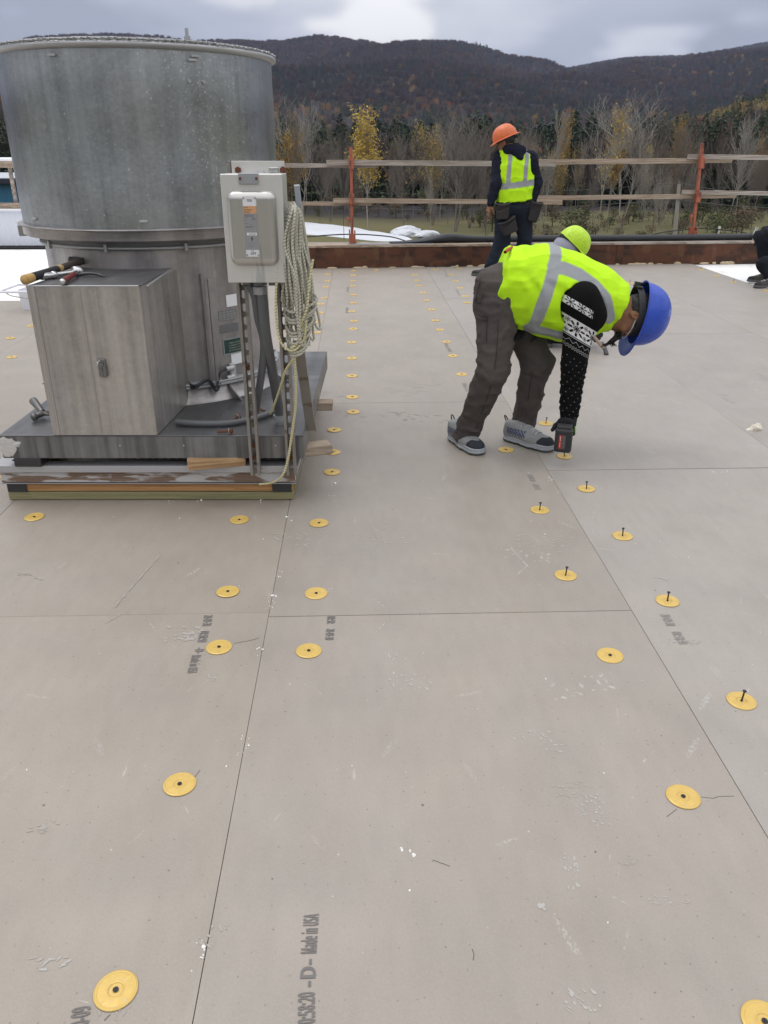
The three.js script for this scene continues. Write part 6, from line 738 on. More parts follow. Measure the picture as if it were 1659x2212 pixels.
// ---- work shoe: heel at the origin, toe along +z, sole on y = 0
const shoeCache = {};
function shoe(parent, M, cols, cell = 0.005) {
  const key = JSON.stringify(cols) + cell; let S = shoeCache[key];
  if (!S) { const f = new Field(V(-0.07, -0.015, -0.06), V(0.07, 0.15, 0.27), cell); f.cap(V(0, 0.05, 0.0), V(0, 0.044, 0.12), 0.036, 0.043, 0.0); f.cap(V(0, 0.044, 0.12), V(0.004, 0.036, 0.195), 0.043, 0.038, 0.02); f.cap(V(0, 0.05, 0), V(0, 0.092, 0.012), 0.036, 0.040, 0.02); f.cap(V(0, 0.092, 0.012), V(0, 0.075, 0.085), 0.036, 0.034, 0.03); f.cut(V(0, 0.118, 0), V(0, 1, -0.25).normalize(), 0.006); f.cut(V(0, 0.016, 0), V(0, -1, 0)); const up = f.mesh((x, y, z) => { const side = Math.abs(x) > 0.016; const toe = z > 0.168 + 0.9 * Math.max(0, y - 0.05) * 0.8 && y < 0.072; const panel = side && z > 0.005 && z < 0.105 && y > 0.046 + 0.06 * Math.max(0, z - 0.04) && y < 0.088 && ((z * 1.0 + y * 0.8) * 55 % 1 < 0.62); return toe ? cols.toe : panel ? cols.panel : cols.upper.map(v => v * (0.9 + 0.2 * noise3(x * 120, y * 120, z * 120))); });
    const so = new Field(V(-0.07, -0.012, -0.065), V(0.07, 0.06, 0.27), cell); so.cap(V(0, 0.016, 0.0), V(0, 0.016, 0.115), 0.040, 0.043, 0.0, V(0, 1, 0), 1.0); so.cap(V(0, 0.016, 0.115), V(0.004, 0.018, 0.192), 0.044, 0.046, 0.02); so.cut(V(0, 0.036, 0), V(0, 1, 0.0), 0.004); so.all((v, x, y, z) => v + 0.003 * smooth(0.016, 0.020, y) * smooth(0.028, 0.022, y) - 0.0016 * (Math.sin(z * 160) > 0.5 && y < 0.014 ? 1 : 0)); so.cut(V(0, 0.001, 0), V(0, -1, 0)); so.carve(V(0, -0.004, 0.075), V(0.08, 0.012, 0.035), null, 0.006); const sole = so.mesh((x, y, z) => (y < 0.010 ? cols.tread : cols.sole));
    const laces = []; for (let i = 0; i < 6; i++) { const z = 0.072 + i * 0.015, y = 0.110 - i * 0.0048, sg = i & 1 ? 1 : -1; laces.push(tube([V(-0.022, y - 0.006, z), V(0, y + 0.004, z + sg * 0.005), V(0.022, y - 0.006, z + 0.008)], 0.0033, 8, 5)); } laces.push(tube([V(0.0, 0.112, 0.058), V(0.02, 0.125, 0.062), V(0.035, 0.105, 0.07)], 0.0022, 10, 5), tube([V(0.0, 0.112, 0.058), V(-0.02, 0.122, 0.066), V(-0.036, 0.10, 0.078)], 0.0022, 10, 5));
    const loop = tube([V(-0.008, 0.105, -0.030), V(-0.004, 0.128, -0.045), V(0.004, 0.128, -0.045), V(0.008, 0.105, -0.030)], 0.003, 12, 5); S = shoeCache[key] = { up, sole, laces: merge(laces), loop }; for (const q of Object.values(S)) q.scale(1, 0.86, 1.05); }
  const g = new THREE.Group(); g.name = 'shoe'; parent.add(g); g.applyMatrix4(M); mesh('upper', S.up, vc(0.85), g); mesh('sole', S.sole, vc(0.8), g); mesh('laces', S.laces, mat([0.45, 0.46, 0.47], 0.9), g); mesh('heel_loop', S.loop, mat([0.03, 0.03, 0.03], 0.8), g); return g;
}
const lime = [0.50, 0.86, 0.015], tape = [0.30, 0.315, 0.33];

// ---------------------------------------------------------------- worker bending over to drive a screw
{
  const W = (px, py, Z) => J(px, py, Z);
  const T = thing('person', 'worker in lime vest and blue hard hat bending down to drive a screw', 'person', V(0.62, 0, -3.9)); const o = T.position, K = p => p.clone().sub(o), j = (px, py, Z) => K(W(px, py, Z));
  const pelvis = j(1084, 622, 3.93), hipR = j(1076, 668, 3.845), hipL = j(1112, 668, 4.015), kneeR = j(1064, 800, 3.78), kneeL = j(1161, 783, 3.95), ankR = j(1007, 938, 3.915), ankL = j(1131, 914, 4.02);
  const sp1 = j(1165, 625, 3.91), chest = j(1245, 632, 3.89), neck = j(1318, 652, 3.88), head = j(1362, 682, 3.87), shR = j(1258, 662, 3.735), shL = j(1285, 645, 4.04), elR = j(1240, 785, 3.715), wrR = j(1229, 897, 3.70), elL = j(1215, 705, 4.06), wrL = j(1165, 705, 3.97);
  const spineDir = chest.clone().sub(pelvis).normalize(), Zc = V(0, 0, 1);
  // head pointing right and a little down, face towards the roof
  const headM = frame(head, V(0.96, -0.30, 0.03), V(-0.28, -0.95, 0.10)); const hg = headGeo(0.004); hg.applyMatrix4(headM);
  // body: one continuous figure
  const bf = fieldAround([pelvis, hipR, hipL, kneeR, kneeL, ankR, ankL, chest, neck, shR, shL, wrR, wrL, head], 0.22, 0.012);
  bf.cap(pelvis.clone().lerp(sp1, 0.1), sp1, 0.095, 0.11, 0, Zc, 0.85).cap(sp1, chest, 0.12, 0.125, 0.03, Zc, 0.85).cap(chest, neck, 0.10, 0.058, 0.04).cap(neck, head.clone().lerp(neck, 0.25), 0.056, 0.055, 0.02); for (const [h, k, a] of [[hipR, kneeR, ankR], [hipL, kneeL, ankL]]) bf.cap(h, k, 0.075, 0.054, 0.05).cap(k, a, 0.052, 0.036, 0.02); for (const [s, e, w] of [[shR, elR, wrR], [shL, elL, wrL]]) bf.cap(s, e, 0.048, 0.038, 0.03).cap(e, w, 0.037, 0.026, 0.015);
  const body = bf.mesh((x, y, z) => [0.25, 0.125, 0.075]);
  const lh = handGeo({ curl: 0.6, side: -1, color: [0.022, 0.022, 0.024], cell: 0.005 }); lh.applyMatrix4(frame(wrL, elL.clone().sub(wrL), V(0, -1, 0)));
  const strip = g => { const o2 = g.toNonIndexed(); for (const k of Object.keys(o2.attributes)) if (!['position', 'normal', 'color'].includes(k)) o2.deleteAttribute(k); return o2; };
  mesh('body', mergeGeometries([strip(body), strip(hg), strip(lh)]), skinMat, T);
  { const g = hairGeo(); g.applyMatrix4(headM); mesh('hair', g, hairMat, T); const b = new MB(), R = rng(3); for (let i = 0; i < 46; i++) { const a = j(1330 + R() * 14, 716 + R() * 14, 3.80 + R() * 0.05), m = j(1325 - R() * 10, 735 + R() * 8, 3.80 + R() * 0.05), e = j(1312 - R() * 14 + (R() < 0.5 ? 22 : 0), 742 + R() * 9, 3.80 + R() * 0.05); b.taper(a, m, 0.004, 0.003, 4).taper(m, e, 0.003, 0.0008, 4); } mesh('hair_lock', b.geo(), hairMat, T); }
  // safety glasses
  { const g = merge([tube([V(-0.075, 0.006, 0.05), V(-0.05, 0.004, 0.092), V(0, 0.006, 0.108), V(0.05, 0.004, 0.092), V(0.075, 0.006, 0.05)], 0.003, 24, 6), bar(V(0.075, 0.006, 0.05), V(0.083, 0.004, -0.02), 0.003, 0.006), bar(V(-0.075, 0.006, 0.05), V(-0.083, 0.004, -0.02), 0.003, 0.006)]); g.applyMatrix4(headM); mesh('safety_glasses', g, mat([0.45, 0.45, 0.46], 0.3), T); }
  // trousers
  const tf = fieldAround([pelvis, hipR, hipL, kneeR, kneeL, ankR, ankL], 0.22, 0.0085); const midSpine = pelvis.clone().lerp(sp1, 0.55);
  tf.cap(hipR.clone().lerp(pelvis, 0.35), hipL.clone().lerp(pelvis, 0.35), 0.108, 0.108, 0).cap(pelvis.clone().add(V(0.0, 0.0, 0)), midSpine, 0.115, 0.125, 0.04, Zc, 0.85).cap(j(1075, 630, 3.87), j(1082, 630, 4.0), 0.115, 0.11, 0.03);
  tf.cap(hipR, kneeR, 0.100, 0.074, 0.045).cap(kneeR, ankR.clone().lerp(kneeR, -0.10), 0.076, 0.059, 0.02).cap(hipL, kneeL, 0.104, 0.074, 0.035).cap(kneeL, ankL.clone().lerp(kneeL, -0.10), 0.075, 0.058, 0.02);
  for (const [k, a] of [[kneeR, ankR], [kneeL, ankL]]) { const n = a.clone().sub(k).normalize(); tf.each(a.clone().subScalar(0.2), a.clone().addScalar(0.2), (v, x, y, z) => Math.max(v, (x - a.x) * n.x + (y - a.y) * n.y + (z - a.z) * n.z - 0.030)); }
  tf.wrinkle(0.008, 9, 5).folds(0.011, 9, 3, 1, 1.5, 1).folds(0.005, 20, 8, 0.8, 1.6, 0.8);
  for (const [k, h, s] of [[kneeR, hipR, 1], [kneeL, hipL, 2]]) tf.each(k.clone().subScalar(0.2), k.clone().addScalar(0.2), (v, x, y, z) => { const d = Math.hypot(x - k.x, y - k.y, z - k.z); return v + 0.0045 * Math.exp(-d * d / 0.008) * Math.sin((y + 0.35 * x * s) * 95 + s); });
  const seamOn = (x, y, z) => { const p = V(x, y, z); let t = segDist(p, hipR, kneeR), u = segDist(p, kneeR, ankR); return 0; };
  mesh('trousers', tf.mesh((x, y, z) => { const n = 0.75 + 0.5 * fbm(x * 9, y * 5, z * 9 + 3, 3), f = 0.94 + 0.12 * hash3(x * 900, y * 900, z * 900); return [0.082 * n * f, 0.071 * n * f, 0.066 * n * f]; }), vc(0.95), T);
  // raised stitching lines and a leg pocket on the near leg
  { const near = (px, py) => { const p0 = camera.position, d = ray(px, py).normalize(); let t = 3.3; for (let i = 0; i < 400; i++) { const p = p0.clone().addScaledVector(d, t).sub(o); const ii = Math.round((p.x - tf.o.x) / tf.c), jj = Math.round((p.y - tf.o.y) / tf.c), kk = Math.round((p.z - tf.o.z) / tf.c); const v = (ii < 0 || jj < 0 || kk < 0 || ii >= tf.nx || jj >= tf.ny || kk >= tf.nz) ? 0.05 : tf.f[(kk * tf.ny + jj) * tf.nx + ii]; if (v < 0.001) return p.add(V(0, 0, 0.003)); t += Math.max(0.002, v * 0.5); } return null; };
    const line = (pts) => { const q = pts.map(p => near(...p)).filter(Boolean); return q.length > 1 ? tube(q, 0.0016, 30, 5) : null; }; const L = [line([[1047, 582], [1036, 610], [1028, 648], [1038, 651], [1050, 600]]), line([[1025, 676], [1040, 683], [1052, 684], [1052, 692], [1038, 691]]), line([[1076, 690], [1074, 740], [1068, 800], [1052, 860], [1034, 910], [1026, 938]]), line([[1052, 692], [1050, 740]]), line([[1150, 800], [1142, 850], [1136, 900]]), line([[1104, 548], [1090, 560], [1080, 590]])].filter(Boolean); if (L.length) mesh('stitching', merge(L), mat([0.030, 0.027, 0.026], 0.95), T); }
  // sweater: sleeves with a knitted pattern, and the torso under the vest
  const sf = fieldAround([chest, sp1, neck, shR, elR, wrR, shL, elL, wrL], 0.2, 0.0075);
  sf.cap(sp1, chest, 0.125, 0.13, 0, Zc, 0.85).cap(chest, neck, 0.11, 0.070, 0.03).cap(shR.clone().add(V(-0.01, 0.02, 0)), shR.clone().add(V(0.03, -0.04, 0.0)), 0.098, 0.088, 0.03).cap(shR, elR, 0.082, 0.062, 0.03).cap(elR, wrR.clone().lerp(elR, 0.05), 0.060, 0.047, 0.02).cap(shL, elL, 0.075, 0.060, 0.03).cap(elL, wrL, 0.058, 0.043, 0.02);
  sf.cut(wrR.clone().add(wrR.clone().sub(elR).normalize().multiplyScalar(0.008)), wrR.clone().sub(elR).normalize().multiplyScalar(1)); 
  { const a = shR.clone().sub(elR), L = a.length(), d = a.clone().normalize(); sf.each(V(wrR.x - 0.2, wrR.y - 0.2, wrR.z - 0.2), V(shR.x + 0.2, shR.y + 0.1, shR.z + 0.2), (v, x, y, z) => { const t = (shR.y - y) / (shR.y - wrR.y); return v + (0.0026 * Math.sin(y * 165 + 9 * noise3(x * 10, y * 10, z * 10)) + 0.0020 * Math.sin(y * 260 + x * 40)) * smooth(0.35, 0.6, t) * (Math.abs(v) < 0.05 ? 1 : 0); }); sf.wrinkle(0.004, 16, 2); }
  const sg = sf.mesh(); { const p = sg.attributes.position, uv = new Float32Array(p.count * 2), ax = wrR.clone().sub(shR).normalize(), side = V(-ax.y, ax.x, 0).normalize(), Ltot = shR.distanceTo(wrR); for (let i = 0; i < p.count; i++) { const q = V(p.getX(i), p.getY(i), p.getZ(i)).sub(shR); uv[2 * i] = q.dot(side) / 0.32 + 0.5; uv[2 * i + 1] = 0.85 - 0.7 * q.dot(ax) / Ltot; } sg.setAttribute('uv', new THREE.BufferAttribute(uv, 2)); }
  { const Wd = 512, Hd = 1024; const flake = (x, y, R) => { const r = Math.hypot(x, y) / R, a = Math.atan2(y, x); const arm = Math.abs(Math.cos(a * 4)); return r < 0.14 ? 1 : (r < 0.95 && arm > 0.35 + 0.6 * r && !(r > 0.36 && r < 0.50 && arm > 0.85)) ? 1 : 0; };
    const t = tex(Wd, Hd, (x, y) => { const u = x / Wd - 0.5, L = (0.85 - y / Hd) / 0.7 * 0.56, sx = u * 0.32; const tl = L - 0.045 + sx * -0.55, k = 0.85 + 0.3 * hash3(x >> 1, y >> 1, 3); let w = 0; /* metres along the sleeve, the band runs askew */
      if (tl > 0.035 && tl < 0.118) { w = 1; const cx = ((sx + 0.4) % 0.082) - 0.041, cy = tl - 0.0765; if (flake(cx, cy, 0.040)) w = 0; const ex = ((sx + 0.441) % 0.082) - 0.041; if (flake(ex, tl - 0.052, 0.012) || flake(ex, tl - 0.102, 0.012)) w = 0; if (tl < 0.040 || tl > 0.113) w = 1; } else if (tl > 0.122 && tl < 0.126) w = 0.55;
      if (tl > -0.05 && tl < -0.012 && sx < 0.03) { const cx = ((sx + 0.4) % 0.05) - 0.025; w = flake(cx, tl + 0.031, 0.024) ? 0 : 0.95; }
      const zig = (c0, p, a) => Math.abs(tl - c0 - a * (Math.abs(((sx + 1) % p) / p - 0.5) * 4 - 1)) < 0.0018 ? 0.45 : 0; w = Math.max(w, zig(0.145, 0.030, 0.008), zig(0.168, 0.012, 0.004), zig(0.178, 0.012, 0.004));
      if (tl > 0.20) { const gx = ((sx + 1 + (Math.floor(tl / 0.026) % 2) * 0.015) % 0.030) - 0.015, gy = (tl % 0.026) - 0.013; if (Math.hypot(gx, gy) < 0.0021) w = Math.max(w, 0.35); }
      const c = mix(0.006 * k, 0.66 * k, w); return [c, c, c * 1.01]; }); t.wrapS = t.wrapT = THREE.ClampToEdgeWrapping; mesh('sweater', sg, new THREE.MeshPhysicalMaterial({ map: t, roughness: 0.95, specularIntensity: 0.25 }), T); }
  // vest with tape
  const vf = fieldAround([j(1100, 600, 3.9), chest, neck, sp1, j(1160, 720, 3.9)], 0.26, 0.0058);
  vf.cap(j(1098, 612, 3.92), j(1168, 626, 3.905), 0.176, 0.208, 0, Zc, 0.93).cap(j(1168, 626, 3.905), j(1222, 640, 3.895), 0.208, 0.204, 0.03, Zc, 1.06).cap(j(1222, 640, 3.895), j(1272, 648, 3.888), 0.204, 0.170, 0.03, Zc, 1.0).cap(j(1272, 648, 3.888), j(1318, 655, 3.88), 0.165, 0.120, 0.03, Zc, 0.85);
  const hemA = j(1106, 520, 3.9), hemB = j(1062, 640, 3.9), hemN = V(-(hemA.y - hemB.y), hemA.x - hemB.x, 0).normalize(); if (hemN.x > 0) hemN.negate(); vf.cut(hemA.clone().lerp(hemB, 0.5).add(V(-0.004, 0, 0)), hemN, 0.008);
  const nA = j(1352, 622, 3.88), nB = j(1304, 722, 3.88), nN = V(nA.y - nB.y, -(nA.x - nB.x), 0).normalize(); vf.cut(nA.clone().lerp(nB, 0.5), nN, 0.006);
  { const e1 = j(1106, 686, 3.9), e2 = j(1222, 740, 3.9), n = V(e2.y - e1.y, -(e2.x - e1.x), 0).normalize(); if (n.y > 0) n.negate(); vf.cut(e2.clone().lerp(e1, 0.45).add(V(0, -0.022, 0)), n, 0.02); }
  for (const [s, z] of [[shR, 1], [shL, -1]]) vf.carve(s.clone().add(V(0.0, -0.012, z * 0.05)), V(0.103, 0.128, 0.12), new THREE.Quaternion().setFromEuler(new THREE.Euler(0, 0, 0.55)), 0.01);
  vf.wrinkle(0.010, 6.5, 4).folds(0.007, 5, 5, 0.7, 1.2, 1).folds(0.003, 12, 2, 0.7, 1.4, 1); { const ax = spineDir; vf.all((v, x, y, z) => Math.abs(v) < 0.05 ? v + 0.0042 * Math.sin((x * 0.45 + y * 1.0 + 0.35 * noise3(x * 6, y * 6, z * 6)) * 62) * smooth(0.45, 0.7, noise3(x * 5 + 3, y * 5, z * 5)) : v); } { const f0 = j(1200, 700, 3.9); vf.each(f0.clone().subScalar(0.25), f0.clone().addScalar(0.25), (v, x, y, z) => v + (Math.abs(v) < 0.05 ? 0.005 * Math.exp(-Math.pow((y - f0.y) / 0.06, 2)) * Math.sin((x * 0.8 + y * 0.5) * 90) : 0)); }
  const tp = (px, py) => j(px, py, 3.72), lines = [[[tp(1212, 540), tp(1186, 610), tp(1168, 660), tp(1152, 722)], 0.0275], [[tp(1196, 578), tp(1222, 581), tp(1253, 594), tp(1285, 617), tp(1308, 645), tp(1320, 690)], 0.0265], [[tp(1146, 712), tp(1180, 722), tp(1228, 732)], 0.022]].map(([p, w]) => [p.map(q => q.setZ(0)), w]);
  const onTape = (x, y) => { let best = 9; const p = V(x, y, 0); for (const [pts, w] of lines) for (let i = 0; i + 1 < pts.length; i++) { const [d] = segDist(p, pts[i], pts[i + 1]); best = Math.min(best, d / w); } return best; };
  const vg = vf.mesh((x, y, z) => { const d = onTape(x, y); const n = 0.95 + 0.1 * fbm(x * 25, y * 25, z * 25 + 1, 3); const dirt = 0.12 * smooth(0.55, 0.75, fbm(x * 14, y * 14, z * 14 + 5, 3)); const m = smooth(1.10, 0.90, d), lc = [lime[0] * n * (1 - dirt), lime[1] * n * (1 - dirt), lime[2] + 0.02 * dirt]; return lc.map((v, i) => mix(v, tape[i] * n, m)); });
  metreUV(vg); { const u = vg.attributes.uv; for (let i = 0; i < u.count; i++) u.setXY(i, u.getX(i) * 9, u.getY(i) * 9); } mesh('safety_vest', vg, vc(0.75, { bumpMap: fabricBump, bumpScale: 0.0014 }), T);
  mesh('belt_strap', tube([j(1091, 545, 3.82), j(1100, 538, 3.86), j(1106, 535, 3.93), j(1104, 538, 4.0)], 0.008, 20, 6), mat([0.40, 0.06, 0.03], 0.7), T);
  mesh('collar', (() => { const f = fieldAround([neck, chest], 0.16, 0.007); f.cap(chest.clone().lerp(neck, 0.6), neck.clone().lerp(head, 0.18), 0.105, 0.080, 0.01); const n = neck.clone().sub(chest).normalize(), q = neck.clone().lerp(head, 0.22); f.cut(q, n, 0.008); f.wrinkle(0.003, 30, 3); return f.mesh(); })(), cloth([0.008, 0.008, 0.009]), T);
  // right hand in a black glove with a green cuff edge, gripping the driver
  const drv = G(1219, 984, 0); const grip0 = K(V(drv.x, 0.155, -3.70)), gdir = V(0, 0.10, 1).normalize();
  { const g = handGeo({ curl: 1.28, side: -1, fat: 1.12, cell: 0.0035, color: (x, y, z) => { const gr = z < -0.002 && y > -0.105 && y < -0.045; return gr ? [0.20, 0.62, 0.07] : [0.022 + 0.01 * noise3(x * 200, y * 200, z * 200), 0.024, 0.026]; } }); const back = V(-0.55, 0.1, 0.0); const palm = V(0.25, -0.2, 0).normalize(); g.applyMatrix4(frame(wrR.clone().add(V(0.012, 0.0, 0.0)), V(-0.06, 1, 0.06), V(-1, 0, 0.25))); mesh('glove', g, vc(0.8), T); const b = []; const cu = new Field(wrR.clone().subScalar(0.09), wrR.clone().addScalar(0.09), 0.006); cu.cap(wrR.clone().add(V(0.001, 0.035, -0.004)), wrR.clone().add(V(-0.001, -0.015, 0.002)), 0.040, 0.042, 0.01).wrinkle(0.005, 40, 6); mesh('glove_cuff', cu.mesh(), mat([0.018, 0.019, 0.02], 0.9), T); }
  // shoes
  const cols = { upper: [0.27, 0.275, 0.275], panel: [0.05, 0.07, 0.15], toe: [0.035, 0.040, 0.048], sole: [0.33, 0.35, 0.37], tread: [0.10, 0.105, 0.11] };
  const sh = (hx, hy, tx, ty) => { const a = G(hx, hy, 0.002), b = G(tx, ty, 0.002), d = b.clone().sub(a).setY(0).normalize(), M = new THREE.Matrix4().makeBasis(V(d.z, 0, -d.x), V(0, 1, 0), d); M.setPosition(K(a).setY(0.003)); M.scale(V(1.12, 1.1, 1.06)); return M; };
  shoe(T, sh(984, 950, 1030, 980), cols, 0.0045); shoe(T, sh(1104, 950, 1172, 970), cols, 0.0045);
  for (const [a, h] of [[ankR, G(984, 950)], [ankL, G(1104, 950)]]) { const f = fieldAround([a], 0.13, 0.008); f.cap(a.clone().add(V(0, 0.02, 0)), K(h).add(V(0.015, 0.085, 0.01)), 0.046, 0.034, 0.01); mesh('sock', f.mesh(), mat([0.028, 0.03, 0.045], 0.95), T); }
  // blue hard hat
  const crown = V(0.96, -0.16, 0.02).normalize(); const hc = j(1380, 677, 3.87); const Mh = frame(hc, crown, V(-0.16, -0.98, 0.06)); const hat = hardHat(T, Mh, [0.014, 0.07, 0.50], false, 1.04);
  { const s = new THREE.CircleGeometry(0.016, 18); s.rotateX(-0.25); s.translate(0.0, 0.088, -0.098); const m = rb(0.034, 0.024, 0.003, 0, 0, 0, 0.002); m.rotateX(-0.9); m.rotateY(0); m.translate(0.0, 0.105, -0.088); mesh('sticker', m, mat([0.62, 0.68, 0.74], 0.5), hat); }

  // ---- impact driver: nose down on the screw, battery towards the camera
  const D = thing('impact_driver', 'black cordless impact driver with red marked battery held over a screw', 'tool', V(drv.x, 0.052, drv.z)); D.rotation.y = -0.31; const bl = mat([0.022, 0.022, 0.024], 0.5), gr = mat([0.04, 0.04, 0.043], 0.65), red = mat([0.26, 0.022, 0.018], 0.5);
  mesh('bit', cyl(0.0032, 0.0032, 0.05, 0, 0.005, 0, 6), steelBright, D); mesh('nose', new THREE.LatheGeometry([[0.004, 0.02], [0.012, 0.022], [0.014, 0.03], [0.024, 0.045], [0.029, 0.06], [0.029, 0.085], [0, 0.086]].map(p => new THREE.Vector2(...p)), 24), bl, D); mesh('motor_housing', (() => { const f = new Field(V(-0.05, 0.06, -0.05), V(0.05, 0.19, 0.06), 0.004); f.cap(V(0, 0.092, 0), V(0, 0.148, 0), 0.030, 0.029, 0); f.cap(V(0, 0.115, 0.01), V(0, 0.11, 0.05), 0.022, 0.018, 0.02); return f.mesh(); })(), red, D);
  mesh('grip', (() => { const f = new Field(V(-0.04, 0.05, 0), V(0.04, 0.15, 0.17), 0.004); f.cap(V(0, 0.115, 0.02), V(0, 0.092, 0.12), 0.019, 0.0185, 0, V(1, 0, 0), 1.15); return f.mesh(); })(), gr, D); mesh('trigger', rb(0.014, 0.02, 0.03, 0, 0.086, 0.045, 0.004), bl, D);
  const bat = mesh('battery', (() => { const g = rb(0.082, 0.118, 0.052, 0, 0.085, 0.158, 0.012, 4); return g; })(), bl, D); mesh('battery_rail', merge([rb(0.070, 0.014, 0.048, 0, 0.150, 0.150, 0.004), rb(0.088, 0.010, 0.020, 0, 0.130, 0.160, 0.004)]), gr, bat);
  { const cv = document.createElement('canvas'); cv.width = 96; cv.height = 192; const c = cv.getContext('2d'); c.fillStyle = '#2b2c2e'; c.fillRect(0, 0, 96, 192); c.fillStyle = '#a5342c'; c.fillRect(6, 6, 42, 180); c.fillStyle = '#4c4d4f'; c.fillRect(52, 6, 38, 180); c.fillStyle = '#d9c9c4'; c.fillRect(22, 24, 7, 60); c.fillRect(22, 96, 5, 70); c.fillStyle = '#7b7c7e'; for (let k = 0; k < 12; k++) c.fillRect(58, 16 + k * 14, 26 - (k % 3) * 6, 3); const t = new THREE.CanvasTexture(cv); t.colorSpace = THREE.SRGBColorSpace; const g = new THREE.PlaneGeometry(0.037, 0.074); g.translate(-0.004, 0.082, 0.1852); mesh('battery_label', g, new THREE.MeshStandardMaterial({ map: t, roughness: 0.5 }), bat); }
}
